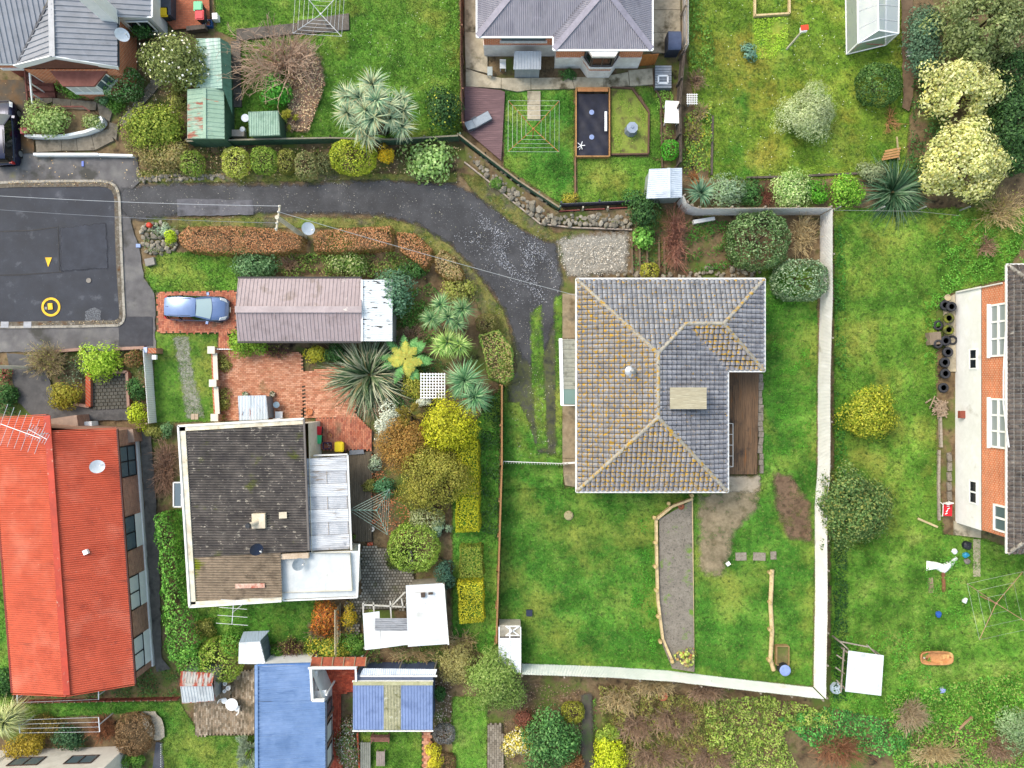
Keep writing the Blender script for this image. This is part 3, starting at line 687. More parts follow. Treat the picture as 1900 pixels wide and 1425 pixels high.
sheet('mossy_ground', WP([(945,570),(1046,535),(1047,850),(1000,845),(936,800),(936,720),(950,690)]), mat(['#35362f', '#45473a', '#565a38','#4c4c46','#666a3c'], scale=1.6, detail=6, rough=.9, bump=.6, bscale=30, var=.2, soft=1.5), soft=.8)
sheet('driveway', WP([(222,345),(330,336),(470,340),(560,338),(700,331),(850,338),(890,360),(940,402),(1000,440),(1035,448),(1048,520),(1040,570),(1020,640),(985,690),(960,660),(948,620),(930,572),(885,512),(835,458),(775,422),(700,403),(520,401),(330,404),(262,414),(228,405),(215,380)]), ASPH3, jag=.1, soft=.8)
lawn('mossy grass strip down the middle of the side driveway', [(982,580),(1006,562),(1012,700),(1018,835),(996,835),(984,700)], 'std', h=.06, dens=110, cap=.36)
lawn('mossy grass edge along the concrete path of the tiled house', [(1026,550),(1046,545),(1046,850),(1030,850)], 'std', h=.06, dens=110, cap=.4)
lawn('grass beside the timber fence at the end of the driveway', [(932,745),(965,745),(985,790),(1000,838),(1046,852),(1046,905),(932,910)], 'deep', jag=.2)
GRAV = mat(['#837e74','#a39e92','#66625a'], scale=14, rough=.9, var=.2, bump=.7, bscale=30, soft=2)
sheet('gravel_bed', WP([(1030,440),(1080,430),(1172,428),(1168,508),(1110,516),(1050,520),(1035,480)]), GRAV, jag=.1, soft=1.)
sheet('road', WP([(-60,350),(30,345),(196,344),(212,350),(218,366),(222,480),(227,588),(220,600),(-60,604)]), ASPH)
sheet('asphalt_patch', WP([(222,588),(284,588),(285,642),(222,642)]), mat(['#37373c', '#45454a'], scale=1.5, rough=.8, bump=.3, bscale=40), jag=.02)
sheet('asphalt_patch', WP([(160,578),(178,572),(190,578),(188,594),(176,600),(158,596)]), mat(['#2c2d31','#83858a'], scale=14, rough=.9, bump=.8, bscale=30), jag=.06)
sheet('driveway_seam', WP([(330,370),(470,372),(472,399),(330,402)]), mat(['#56555a', '#66656a', '#4a494c'], scale=1.2, rough=.8, bump=.3, bscale=40), jag=.04)
for pl in ([(-60,431),(60,427),(110,421),(110,423),(60,430),(-60,434)],[(-60,511),(40,509),(120,504),(120,506),(40,512),(-60,514)],[(109,420),(111,420),(114,505),(112,505)]): sheet('tar_seam', WP(pl), mat(['#1c1d21','#26272c'], scale=6, rough=.6, soft=4), soft=.05)
sheet('asphalt_patch', WP([(112,422),(200,412),(205,500),(114,506)]), mat(['#2c2f38','#343740','#3d404a'], scale=.9, rough=.75, bump=.3, bscale=45, soft=1.5), soft=.3)
sheet('carport_apron', WP([(-60,150),(48,150),(60,200),(52,240),(66,262),(66,285),(-60,290)]), mat(['#3b3836','#53493c', '#6e4f2c'], scale=.8, rough=.85, bump=.3, var=.2), jag=.05)
KER = mat(['#918b80','#a69f93','#777166'], scale=3, rough=.85, bump=.3, stains=(('#6d6658', 1.4,.55,.68),))
kerb = thing('kerb', None, None, W2(110,470)); tag(kerb, kind='structure')
kp = [W(a, b) for a, b in [(-50,344),(30,338.5),(115,337),(192,337),(207,340),(217,347),(222,358),(224,374),(226,430),(228.5,490),(231,550),(233,588),(230,598),(222,604),(150,606),(60,607),(-50,608)]]
for p, q in zip(kp, kp[1:]):
    d = Vector(q) - Vector(p); n = max(1, round(d.length / .95))
    for i in range(n):
        a = Vector(p) + d * ((i + .01) / n); b = Vector(p) + d * ((i + .99) / n); br(a + Vector((0,0,.09)), b + Vector((0,0,.09)),.17,.18).bd('kerb_stone', KER, kerb)
gut = MB()
for p, q in zip(kp, kp[1:]):
    c = Vector(W(110,470)); off = lambda v: Vector(v) + (c - Vector(v)).normalized() * .26
    gut.bar(off(p) + Vector((0,0, LAYER[0] * .004 - .02)), off(q) + Vector((0,0, LAYER[0] * .004 - .02)),.3,.05)
gut.bd('gutter_channel', mat(['#757065','#5c5244','#88827a'], scale=4, rough=.9, stains=(('#5a3f26', 2,.56,.66),)), kerb)
YEL = mat(['#f0c22a', '#dca81c'], scale=6, rough=.6, var=.15, stains=(('#77704f', 5,.66,.78),))
zr = LAYER[0] * .004 + .004; LAYER[0] += 1
b = MB(); cx, cy = W2(97,570); n = 40
for k in range(n):
    t = 6.2832 * k / n
    for rr in (.5,.66): b.v.append((cx + rr * math.cos(t), cy + rr * math.sin(t), zr))
b.f = [(2 * k, 2 * k + 1,(2 * k + 3) % (2 * n),(2 * k + 2) % (2 * n)) for k in range(n)]
b.solo('road_marking', YEL, 'yellow painted ring on the asphalt around the hydrant cover', 'road marking', (cx, cy))
x, y = W2(92,487); MB().poly([(x - .22, y + .32, zr),(x, y - .34, zr),(x + .26, y + .32, zr)]).solo('road_marking', YEL, 'yellow painted triangle on the dark asphalt', 'road marking', (x, y))
x, y = W2(96,569); hc = thing('hydrant_cover', 'yellow square hydrant cover inside the painted ring', 'cover', (x, y)); bx((x, y, zr + .01),(.32,.44,.03),.08).bd('lid', YEL, hc); bx((x - .3, y - .12, zr + .008),(.16,.18,.02)).bd('toby_box', mat('#8a8a8a', rough=.7), hc)
x, y = W2(167,521); mh = thing('manhole_cover', 'round grey iron manhole cover in the asphalt', 'cover', (x, y)); lt_((x, y, zr - .01),[(.17,0),(.17,.025),(.13,.026),(.13,.02),(0,.022)],18).bd('lid', mat(['#7f7870','#968e84'], scale=12, rough=.7), mh)
for px, py, nm in ((12,603, 'left'),(54,603, 'right')):
    x, y = W2(px, py); gr_ = thing('drain_ramp', f'grey metal kerb ramp plate, {nm} of the two at the road edge', 'ramp', (x, y), group='kerb ramp plates'); b = MB()
    b.add([(x - .27, y + .22, zr + .01),(x + .27, y + .22, zr + .01),(x + .27, y - .2,.2),(x - .27, y - .2,.2),(x - .27, y - .22, zr),(x + .27, y - .22, zr)],[(3,2,1,0),(4,5,2,3),(0,4,3),(1,2,5)]); b.bd('plate', mat(['#8b8d93','#a0a2a8'], scale=5, rough=.5), gr_)
# ---- concrete
CONC = mat(['#a0967f', '#b5aa93','#887f69'], scale=1.2, detail=8, rough=.88, bump=.3, bscale=25, var=.18, stains=(('#5c5440', .7,.55,.68),('#77773c', .6,.66,.78)))
CONC2 = mat(['#6f675a', '#857c6d', '#5a5347'], scale=1.5, detail=8, rough=.88, bump=.3, bscale=25, var=.18, stains=(('#453f35', .9,.56,.68),))
def slabs(name, poly_list, m, th=.05):
    """separately cast slabs: each polygon is one slab with a joint round it"""
    pts = np.array([q for p in poly_list for q in WP(p)]); root = thing(name, None, None, tuple(pts.mean(0))); tag(root, kind='structure')
    for p in poly_list:
        MB().prism(inset(WP(p),.015),0,.10 + th + RU(0,.01)).bd('slab', m, root)
    return root
slabs('concrete_path', [[(864,128),(900,140),(930,146),(930,166),(864,162)],[(930,146),(985,146),(985,168),(960,172),(930,166)],[(985,146),(1060,145),(1066,166),(985,168)],[(1060,145),(1120,143),(1120,164),(1066,166)],[(1120,143),(1165,135),(1168,162),(1120,164)],[(1165,132),(1210,128),(1212,158),(1168,162)],[(978,170),(1003,170),(1003,196),(978,196)],[(978,196),(1003,196),(1003,223),(978,223)]], CONC)
slabs('concrete_path', [[(862,60),(905,60),(905,138),(864,128)],[(862,0),(905,0),(905,60),(862,60)],[(862,-60),(905,-60),(905,0),(862,0)]], CONC)
slabs('concrete_path', [[(1208,-40),(1262,-40),(1262,20),(1208,20)],[(1208,20),(1262,20),(1262,62),(1208,62)],[(1208,62),(1262,62),(1256,100),(1208,100)]], CONC)
slabs('concrete_path', [[(1043,545),(1075,545),(1075,628),(1043,628)],[(1043,628),(1075,628),(1075,752),(1043,752)],[(1043,752),(1075,752),(1075,850),(1043,850)],[(1043,850),(1075,850),(1075,905),(1048,900),(1045,880)]], mat(['#83745c', '#988a70','#6a6252'], scale=1.2, rough=.9, bump=.3, var=.2, stains=(('#5f5038', .8,.56,.7),)))
slabs('concrete_path', [[(67,183),(100,183),(100,190),(67,205)],[(100,183),(135,186),(132,204),(100,203)],[(135,186),(182,190),(180,206),(165,206),(132,204)],[(182,192),(212,205),(205,228),(186,216)],[(205,228),(222,232),(218,262),(202,250)],[(68,262),(116,260),(117,281),(70,284)],[(116,260),(144,259),(146,281),(117,281)],[(144,259),(172,252),(178,280),(146,281)],[(172,252),(202,240),(214,262),(178,280)],[(222,226),(245,200),(256,208),(232,236)],[(245,200),(270,166),(286,176),(256,208)],[(270,166),(292,140),(308,150),(286,176)]], CONC2)
slabs('concrete_path', [[(1768,965),(1818,982),(1818,998),(1768,992)],[(1748,560),(1770,545),(1772,690),(1756,690)]], CONC)
slabs('concrete_path', [[(430,78),(448,78),(448,140),(432,140)],[(432,140),(448,140),(450,200),(432,200)],[(552,40),(648,26),(649,57),(553,66)],[(440,56),(552,44),(552,64),(440,78)]], mat(['#514b45','#665f57','#3f3a35'], scale=1.5, rough=.9, bump=.3, var=.2))
sheet('footpath', WP([(262,800),(282,800),(296,1000),(302,1220),(318,1240),(292,1245),(285,1180)]), mat(['#4e4b47','#625e58','#3b3936'], scale=1, rough=.85, var=.2), jag=.04)
sheet('footpath', WP([(15,655),(80,660),(110,755),(240,745),(255,770),(250,780),(70,778),(35,745)]), mat(['#4b4a4a', '#5b5958','#3c3b3c'], scale=1, rough=.85, var=.15), jag=.04)
# ---- brick paving
def paving(name, poly, a, b_, m, ang=0., herring=False, base='#6a5a4a', th=.03, gapw=.012, excl=(), single=False, jit=.008):
    pw = WP(poly); o, z = sheet(name, pw, mat([base, '#4c4236'], scale=4, rough=.95)); ORG[o.name] = Vector((0,0,0)); arr = np.array(pw); lo, hi = arr.min(0) - 1, arr.max(0) + 1; B = MB(); c = (lo + hi) / 2
    ca, sa = math.cos(ang), math.sin(ang); D = np.linalg.norm(hi - lo) / 2 + a; ex = [WP(e) for e in excl]; rows = int(2 * D / b_); items = []
    if herring:
        m_ = int(2 * D / b_)
        for i in range(-m_ // 2, m_ // 2):
            for j in range(-m_ // 2, m_ // 2):
                k = (i - j) % 4
                if k == 0: items.append(((i + 1) * b_, (j + .5) * b_, 0))
                elif k == 3: items.append(((i + .5) * b_, (j + 1) * b_ - b_ * 0,1))
    else:
        for j in range(-rows // 2, rows // 2):
            off = (a / 2 if j % 2 else 0)
            for i in range(int(-D / a), int(D / a) + 1): items.append((i * a + off, j * b_, 0))
    its = [(c[0] + ca * x - sa * y, c[1] + sa * x + ca * y, t) for x, y, t in items]
    k = inpoly(np.array([(x, y) for x, y, t in its]), pw)
    for e in ex: k &= ~inpoly(np.array([(x, y) for x, y, t in its]), e)
    for (x, y, t), ok in zip(its, k):
        if not ok: continue
        tgt = MB() if single else B; n0 = len(tgt.v); r = ang + (math.pi / 2 if t else 0) + random.gauss(0,.012)
        tgt.box((x, y, z + th / 2 + RU(-jit, jit)),(a - gapw, b_ - gapw, th), r); tgt.f.pop(-6)
        if single: tgt.bd('paver', m, o)
    if not single: tag(B.bd('brick_pavers', m, o), kind='stuff')
    return o
BRK = mat(['#a86046','#b87256','#c48264','#985442','#b47a60'], island=True, rough=.85, var=.14, scale=.8, stains=(('#7f6a52', .8,.6,.75),))
BRK2 = mat(['#b8785a', '#c68c6c', '#d09a7c', '#a86a4e', '#be8868'], island=True, rough=.85, var=.16, scale=.5, stains=(('#7a6a45', .55,.62,.76),('#6d5a45', 1.5,.68,.78)))
paving('brick_paving', [(293,543),(440,540),(440,618),(296,618)],.24,.12, BRK, 0.02, True, excl=[[(280,540),(294,540),(294,620),(280,620)]])
paving('brick_paving', [(404,645),(560,655),(566,700),(562,775),(410,782)],.25,.125, BRK2,.03)
paving('brick_paving', [(566,690),(640,678),(664,745),(660,772),(566,774)],.25,.125, BRK2,.02)
paving('brick_paving', [(586,774),(662,772),(692,800),(690,834),(586,834)],.25,.125, BRK, 1.57)
paving('brick_paving', [(408,615),(424,615),(430,650),(408,650)],.24,.12, BRK, 1.57)
WBR = mat(['#8d7a62','#a3907a', '#6d5f4a', '#b8a892','#5c4f3c'], island=True, rough=.9, var=.2, scale=.6, stains=(('#4a4432', .5,.52,.66),))
paving('brick_paving', [(362,1250),(474,1240),(474,1361),(364,1362)],.24,.12, WBR, 1.57, base='#40382c')
RBR = mat(['#a3442c', '#b8543a', '#8c3a28','#c2664a'], island=True, rough=.85, var=.16, scale=1)
paving('brick_paving', [(612,1240),(634,1240),(636,1440),(610,1440)],.24,.12, RBR, 1.57, base='#5a3428')
paving('brick_paving', [(578,1236),(662,1236),(662,1282),(606,1286),(578,1280)],.24,.12, RBR, 0, base='#5a3428')
paving('brick_paving', [(784,1352),(800,1352),(802,1440),(784,1440)],.24,.2, BRK2,0)
COB = mat(['#7d786c', '#938d80','#68645a', '#a09a8e'], island=True, rough=.9, var=.15, scale=2, stains=(('#4d5230', .8,.58,.7),))
paving('cobble_paving', [(672,1010),(765,1020),(770,1090),(752,1130),(672,1130),(660,1230),(642,1230),(642,1115),(672,1100)],.2,.2, COB, .02, base='#3c3a2a', gapw=.045)
paving('cobble_paving', [(173,692),(238,690),(240,758),(172,758)],.3,.24, mat(['#4a4842','#5c5a52','#3c3a35'], island=True, rough=.9, var=.2),0.05, base='#33362a', gapw=.05, single=True)
paving('cobble_paving', [(905,1340),(932,1340),(934,1440),(905,1440)],.3,.16, mat(['#7f7566','#93897a', '#6a6153'], island=True, rough=.9, var=.15),1.57, base='#4a4034', gapw=.02)
sheet('gravel_path', WP([(1222,962),(1282,928),(1287,1245),(1246,1238),(1226,1190),(1222,1090)]), mat(['#716a5e', '#8a8276','#5f594e'], scale=6, rough=.95, bump=.7, bscale=25, var=.2, stains=(('#6b8a34', 1., .58,.68),)))
sheet('bare_earth', WP([(1288,915),(1400,888),(1412,940),(1372,985),(1340,1075),(1290,1062)]), mat(['#7d6f58','#93846a', '#6a5f45'], scale=1.4, rough=.95, bump=.6, bscale=16, var=.2, soft=1.2), soft=1.3, cap=.42)
sheet('bare_earth', WP([(1428,868),(1470,880),(1505,930),(1512,1012),(1455,1000),(1432,940)]), mat(['#5a4636','#76604c', '#473829'], scale=1.6, rough=.95, bump=.6, bscale=16, var=.2, soft=1.2), soft=.9, cap=.4)
sheet('bare_earth', WP([(1340,880),(1410,880),(1412,915),(1340,915)]), mat(['#8f8270','#a39784','#77694f'], scale=1.4, rough=.95, bump=.5, soft=2), jag=.1, soft=.5)
def litter(name, label, poly, cols, dens, size, cat, z=None, excl=(), fade=0., cl=None):
    pw = WP(poly); P = scatter(pw, dens, [WP(e) for e in excl]); zz = (LAYER[0] * .004 + .012) if z is None else z
    if cl is not None: P = P[Bumps(cl, 11)(P) + rng.normal(size=len(P)) * .5 > .25]
    if fade: P = P[rng.random(len(P)) < edged(P, pw) / fade]
    n = len(P); c = np.column_stack([P, zz + rng.random(n) * .02]); V, F = leafcloud(c, np.tile([0,0,1.],(n, 1)), size, .75,.35)
    V[:, 2] = np.maximum(V[:, 2], zz)
    return tag(npobj(name, V, F, 4, leafmat(cols, .0,.8), org=(*np.mean(np.array(pw),0),0)), label, cat, kind='stuff')
DRY = ['#b89a6a', '#d8c49a', '#8c6a42','#c9b48c', '#6b4a2e']
litter('fallen_leaves', 'pale fallen leaves scattered over the driveway', [(225,330),(850,330),(1000,430),(1046,520),(1046,850),(950,850),(950,640),(835,470),(700,405),(225,410)],['#b5b0a2','#98948a', '#7c7a72','#c8c2b2','#8a8a50'],14,.05, 'leaves', cl=2.)
sheet('soil_bed', WP([(538,76),(562,76),(602,110),(607,160),(592,205),(575,250),(528,250),(532,150)]), mat(['#6a5444','#84705c', '#54402f'], scale=2, rough=.95, bump=.5, soft=2), jag=.12, soft=.7)
litter('fallen_leaves', 'brown fallen leaves in the bed under the bare tree', [(540,75),(590,100),(605,160),(575,245),(540,248),(530,150)], DRY + ['#8f6a58','#a88472','#6b4a3c'],120,.11, 'leaves')
litter('fallen_leaves', 'leaf litter under the topiary row', [(250,280),(420,275),(860,270),(850,325),(600,325),(250,335)], DRY, 14,.09, 'leaves')
litter('fallen_leaves', 'leaf litter along the gutter of the turning head', [(20,337),(215,337),(225,355),(222,360),(205,345),(20,345)], DRY, 60,.06, 'leaves')
litter('fallen_leaves', 'leaves in the gutter beside the grey ramp plates', [(120,596),(225,594),(222,604),(60,605)], DRY + ['#d8d4ca'],40,.06, 'leaves')
litter('fallen_leaves', 'leaves and petals on the front path beside the flowering tree', [(255,120),(345,140),(345,205),(225,240),(230,210),(280,165)], DRY + ['#e8e2d2','#6b3a24'],26,.08, 'leaves')
litter('fallen_leaves', 'leaves on the asphalt in front of the carport', [(0,150),(50,170),(66,280),(250,290),(250,335),(0,335)], DRY, 2.2,.09, 'leaves')
litter('gravel', 'coarse pale gravel on the parking pad', [(1035,442),(1170,430),(1167,508),(1110,516),(1050,518),(1030,470)],['#cfc5b4','#b0a492','#8f8474','#d8d2c6','#77705f', '#55524a'],150,.075, 'gravel', fade=1.)
litter('gravel', 'loose gravel over the bend of the driveway', [(870,380),(930,400),(1040,448),(1040,560),(960,590),(900,500),(840,440)],['#9c9ea6','#7a7c84','#bcbec2','#5c5c62','#3c3c40'],260,.055, 'gravel', cl=1.5, fade=1.2)
litter('fallen_leaves', 'dark mulch and litter on the garden bed under the conifers', [(690,840),(730,900),(770,960),(745,1010),(690,960)],['#8c4a2c', '#a86a42','#6b3a24','#c49a70'],70,.1, 'leaves')
litter('fallen_leaves', 'brown bark mulch beside the blue shed', [(806,1250),(838,1250),(840,1380),(806,1360)],['#6b5444','#a08c78','#4c3a2c', '#c4b4a2'],70,.1, 'bark')
litter('fallen_leaves', 'dark mulch in the bed below the white fence', [(970,1265),(1075,1270),(1085,1425),(935,1425),(935,1300)],['#5c4a3a', '#3a2e24','#8c7660','#6b5442'],50,.1, 'bark')
litter('daisies', 'tiny white daisies dotted over the top right lawn', [(1290,0),(1680,0),(1680,330),(1310,330)],['#eef0e4','#d8dcc4'],1.2,.05, 'daisies', z=.1)
litter('daisies', 'tiny pale daisies dotted over the upper left lawn', [(560,60),(850,0),(850,240),(560,240)],['#e4e8d0','#ccd4b0'],2., .045, 'daisies', z=.09)
# ================================================================ buildings
WHT = mat(['#e9e8e4','#dcdad4'], scale=1.5, rough=.6, var=.06, stains=(('#a39c8c', 1.2,.68,.85),))
WHT2 = mat(['#f4f4f2','#eaeae8'], gain=1.1, scale=2, rough=.5, var=.04)
CRM = mat(['#e2dccd', '#d2c9b4'], scale=1.2, rough=.75, var=.08, stains=(('#8c8168', 1.1,.6,.78),))
GLS = glassy('#20262c', .08); GLS2 = glassy('#5a6a72', .1); GLSL = glassy('#d4d8d8', .35)
def BW(c1, c2, mo='#b7a48e', w=.24, h=.086): return mat([c1, c2], rough=.85, gain=1.15, brick=(w, h, mo, .02, 'wall'), var=.16, scale=1.5)
BRO = BW('#cc6430','#b85424','#d8b498', .28,.12)
BRP = BW('#8a5a48','#6f4438','#8f7a6a')
# ---- main tiled house
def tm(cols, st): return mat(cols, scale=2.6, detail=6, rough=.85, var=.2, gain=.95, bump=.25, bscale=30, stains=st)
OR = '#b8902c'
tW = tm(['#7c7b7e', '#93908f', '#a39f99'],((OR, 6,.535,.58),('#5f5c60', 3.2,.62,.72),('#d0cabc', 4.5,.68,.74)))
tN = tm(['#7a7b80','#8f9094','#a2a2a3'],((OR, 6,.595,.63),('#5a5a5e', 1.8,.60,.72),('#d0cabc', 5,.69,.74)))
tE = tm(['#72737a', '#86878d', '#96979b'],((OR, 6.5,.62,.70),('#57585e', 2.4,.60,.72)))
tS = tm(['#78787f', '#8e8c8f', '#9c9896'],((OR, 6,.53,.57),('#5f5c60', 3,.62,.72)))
hc_ = thing('tiled_house', 'hip-roofed house with lichen-spotted grey concrete tiles, in the middle of the plot', 'house', W2(1210,715))
ze, tn = 3.0,.40
x0 = W(1071,0, ze)[0]; x1 = W(1349,0, ze)[0]; x2 = W(1417,0, ze)[0]; yt = W(0,519, ze)[1]; ym = W(0,687, ze)[1]; yb = W(0,911, ze)[1]
hw = (x1 - x0) / 2; h2 = (yt - ym) / 2; zr1 = ze + hw * tn; zr2 = ze + h2 * tn; xr = x0 + hw
Rt = (xr, yt - hw, zr1); Rb = (xr, yb + hw, zr1); J = (x1 - h2, yt - h2, zr2); E = (x2 - h2, yt - h2, zr2)
e0, e1, e2, e3, e4, e5 = (x0, yt, ze),(x2, yt, ze),(x2, ym, ze),(x1, ym, ze),(x1, yb, ze),(x0, yb, ze)
wh = []
for pts, ev, m_ in (([e0, Rt, Rb, e5],(e5, e0), tW),([e0,(J[0], yt, ze), J, Rt],(e0, e1), tN),([(J[0], yt, ze), e1, E, J],(e0, e1), tN),
                    ([E, e1, e2],(e1, e2), tE),([J, E, e2, e3],(e2, e3), tS),([Rt, J, e3, e4, Rb],(e3, e4), tE),([Rb, e4, e5],(e4, e5), tS)):
    w_, _ = tiled(hc_, pts, ev, m_, keep=1); wh += w_
    MB().poly([(a, b, c - .06) for a, b, c in pts]).bd('gap_shade_lining', mat('#232324'), hc_)  # dark sheet shows through widened tile gaps, standing in for shade and dirt
tile_parts(wh, 300)
CAP = mat(['#8c8880','#a8a294','#77736c'], scale=5, rough=.9, var=.15, stains=((OR, 3.5,.52,.62),('#57524a', 4,.6,.7)))
for p, q in ((e0, Rt),(Rt, Rb),(e5, Rb),(e4, Rb),(J, Rt),(J, E),(e1, E),(e2, E)): hipcaps(hc_, p, q, CAP)
br((J[0], J[1], J[2] + .03),(e3[0], e3[1], e3[2] + .03),.22,.03).bd('valley_flashing', mat(['#55575c', '#6d6f74'], scale=5, rough=.5), hc_)
ring = inset([p[:2] for p in (e0, e1, e2, e3, e4, e5)],-.07)
strip(hc_, 'gutter', [(x, y, ze - .03) for x, y in ring],.11,.11, WHT, True)
ring2 = inset([p[:2] for p in (e0, e1, e2, e3, e4, e5)],-.0)
strip(hc_, 'fascia', [(x, y, ze - .12) for x, y in ring2],.04,.2, WHT, True)
fp = inset([p[:2] for p in (e0, e1, e2, e3, e4, e5)],.5); walls(hc_, fp, 0, ze, BW('#9a5a42','#8a4c36')); MB().poly([(x, y, ze - .1) for x, y in ring2]).bd('soffit', WHT, hc_)
x, y, z = W(1172,689,4.4); zz = ze + (x - x0) * tn
fl = thing('roof_flue', 'steel flue with dented round flashing on the lichen-spotted roof', 'flue', (x, y), zz)
lt_((x, y, zz - .05),[(.42,.0),(.4,.06),(.3,.1),(.14,.16)],18).bd('flashing', mat(['#9aa0a6','#b4b8bc'], scale=5, rough=.35, metal=.4), fl)
tb_([(x, y, zz),(x, y, zz + .75)],.11,12).bd('pipe', mat(['#b4b2aa', '#8f8c84'], scale=5, rough=.4, metal=.5), fl); lt_((x, y, zz + .72),[(.18,0),(.19,.1),(.0,.22)],12).bd('cowl', mat('#8a8a88', rough=.4, metal=.5), fl)
sk = thing('skylight', 'raised beige ribbed skylight box on the grey tiled roof', 'skylight', W2(1277,739,4.9),4.2)
a0, a1, b0, b1 = W2(1245,719,4.95), W2(1310,719,4.95), W2(1310,759,4.95), W2(1245,759,4.95)
MB().prism([a0, a1, b0, b1],3.7,4.86).bd('kerb', mat('#8a8474', rough=.8), sk)
for i in range(22):
    t0, t1 = i / 22,(i + 1) / 22; xa = a0[0] + (a1[0] - a0[0]); ya = a0[1] + (b1[1] - a0[1]) * (t0 + t1) / 2
    bx(((a0[0] + a1[0]) / 2, ya, 4.89 + .01 * (i % 2)),(a1[0] - a0[0] + .1,(a0[1] - b1[1]) / 22 * .98,.05)).bd('slat', mat(['#b8ae92','#a39a80','#c8c0a6'], scale=3, vscale=(.4,6,1), rough=.7, var=.12), sk)
po = thing('side_porch', 'narrow porch with ribbed clear roof along the driveway side of the tiled house', 'porch', W2(1056,690))
q0, q1, q2, q3 = W(1043,629,2.4), W(1073,629,2.7), W(1073,722,2.7), W(1043,722,2.4); q4, q5 = W(1073,750,2.7), W(1045,750,2.4)
ribbed('roof_sheet', [q0, q1, q2, q3],(1,0,.2),.3,.04, mat(['#77786a', '#8f9082','#5f6052'], scale=2, rough=.35, var=.15), po, 'rib', .9)
MB().poly([q3, q2, q4, q5]).bd('glass_panel', glassy('#5f7a70', .15), po)
strip(po, 'fascia', [W(1040,628,2.4), W(1043,752,2.4)],.22,.16, WHT2); strip(po, 'end_board', [W(1042,752,2.4), W(1072,752,2.65)],.06,.16, WHT)
MB().prism([W2(1048,632), W2(1049,632), W2(1051,748), W2(1050,748)],0,2.2).bd('screen_wall', WHT, po)
dk = thing('timber_deck', 'weathered brown timber deck along the east side of the tiled house', 'deck', W2(1378,785))
dp = WP([(1347,684),(1408,684),(1406,880),(1347,880)],.35)
boards(dk, 'deck_board', dp, math.pi / 2,.14,.012,.04,.35, mat(['#5f4a38','#745a42','#4a3a2c'], scale=1.2, vscale=(6,.5,1), rough=.8, var=.2, stains=(('#8f5a2c', 1., .6,.72,(4,.35,1)),('#39302a', .6,.55,.7))))
MB().prism(inset(dp, .03),0,.28).bd('deck_frame', mat('#4a3c2e'), dk)
b = MB()
for px_ in (1351,1360): b.tube([W(px_, 786,1.3), W(px_, 866,1.3)],.025,6)
for py_ in (786,806,826,846,866): b.tube([W(1351, py_, 1.3), W(1360, py_, 1.3)],.02,6)
for py_ in (786,826,866): b.tube([W(1360, py_, 1.3)[:2] + (.3,), W(1360, py_, 1.3)],.02,6)
b.bd('handrail', WHT, dk)
st = thing('stone_edging', 'row of rough stone blocks along the deck edge', 'edging', W2(1412,790)); STN = mat(['#6f675c', '#8a8174','#574f45'], scale=3, rough=.9, bump=.5)
yy = 693
while yy < 872:
    l = RU(9,16); wq = RU(6,10); X, Y, _ = W(1411 + RU(-1,1) + (2 if yy > 830 else 0), yy + l / 2,.2)
    bx((X, Y, .12),(wq * S, (l - 1) * S, .25), random.gauss(0,.06)).bd('stone', STN, st); yy += l
# ---- top centre house, purple-grey corrugated roof
hb = thing('corrugated_roof_house', 'brick house with mauve-grey corrugated hip roof and bay window at the top', 'house', W2(1050,40))
PUR = mat(['#86838c', '#939098','#7d7a84'], scale=1.2, rough=.5, var=.08, vscale=(1,.3,1), stains=(('#a9a6ae', .8,.62,.8),))
ze = 3.4; tn = .42
xa, xb, xd = W(886,0, ze)[0], W(1028,0, ze)[0], W(1209,0, ze)[0]; ya, yb_ = W(0,67, ze)[1], W(0,91, ze)[1]; FAR = ya + 9
hwB = (xd - xb) / 2; apx = (xb + xd) / 2
A0 = (xa, ya, ze); B0 = (xb, ya, ze); C0 = (xb, yb_, ze); D0 = (xd, yb_, ze); AP = (apx, yb_ + hwB, ze + hwB * tn)
ribs = dict(m=PUR, parent=hb, kind='sine', sheet_w=.8)
kx = 4.5
ribbed('roof_sheet', [A0, B0,(xb + kx, ya + kx, ze + kx * tn),(xa + kx, ya + kx, ze + kx * tn)],(0,1,.4),.12,.045, **ribs)
ribbed('roof_sheet', [A0,(xa + kx, ya + kx, ze + kx * tn),(xa, ya + kx * 1.8, ze)],(1,0,.4),.12,.045, **ribs)
ribbed('roof_sheet', [C0, D0, AP],(0,1,.4),.12,.045, **ribs)
ribbed('roof_sheet', [D0, AP, (apx, FAR, AP[2]),(xd, FAR, ze)],(-1,0,.4),.12,.045, **ribs)
d_ = (ya - yb_)
ribbed('roof_sheet', [C0, B0,(xb + kx, ya + kx, ze + kx * tn),(AP[0], AP[1] + 2.2, AP[2]), AP],(1,0,.4),.12,.045, **ribs)
CAPB = mat(['#8a8590','#9a95a0'], scale=2, rough=.45)
for p, q in ((A0,(xa + kx, ya + kx, ze + kx * tn)),(C0, AP),(D0, AP),(AP, (apx, FAR, AP[2]))): br(Vector(p) + Vector((0,0,.03)), Vector(q) + Vector((0,0,.03)),.38,.05).bd('ridge_flashing', CAPB, hb)
br(Vector(B0) + Vector((0,0,.02)),(xb + kx, ya + kx, ze + kx * tn + .02),.2,.03).bd('valley_flashing', mat('#57545c', rough=.5), hb)
strip(hb, 'gutter', [(xa - .06, FAR, ze - .02),(xa - .06, ya - .07, ze - .02),(xb - .06, ya - .07, ze - .02),(xb - .06, yb_ - .07, ze - .02),(xd + .07, yb_ - .07, ze - .02),(xd + .07, FAR, ze - .02)],.1,.1, WHT2)
PLB = mat(['#f0eae4','#e4ddd6','#f6f2ee'], scale=1.3, rough=.85, var=.1, stains=(('#857a68', .8,.62,.8),))
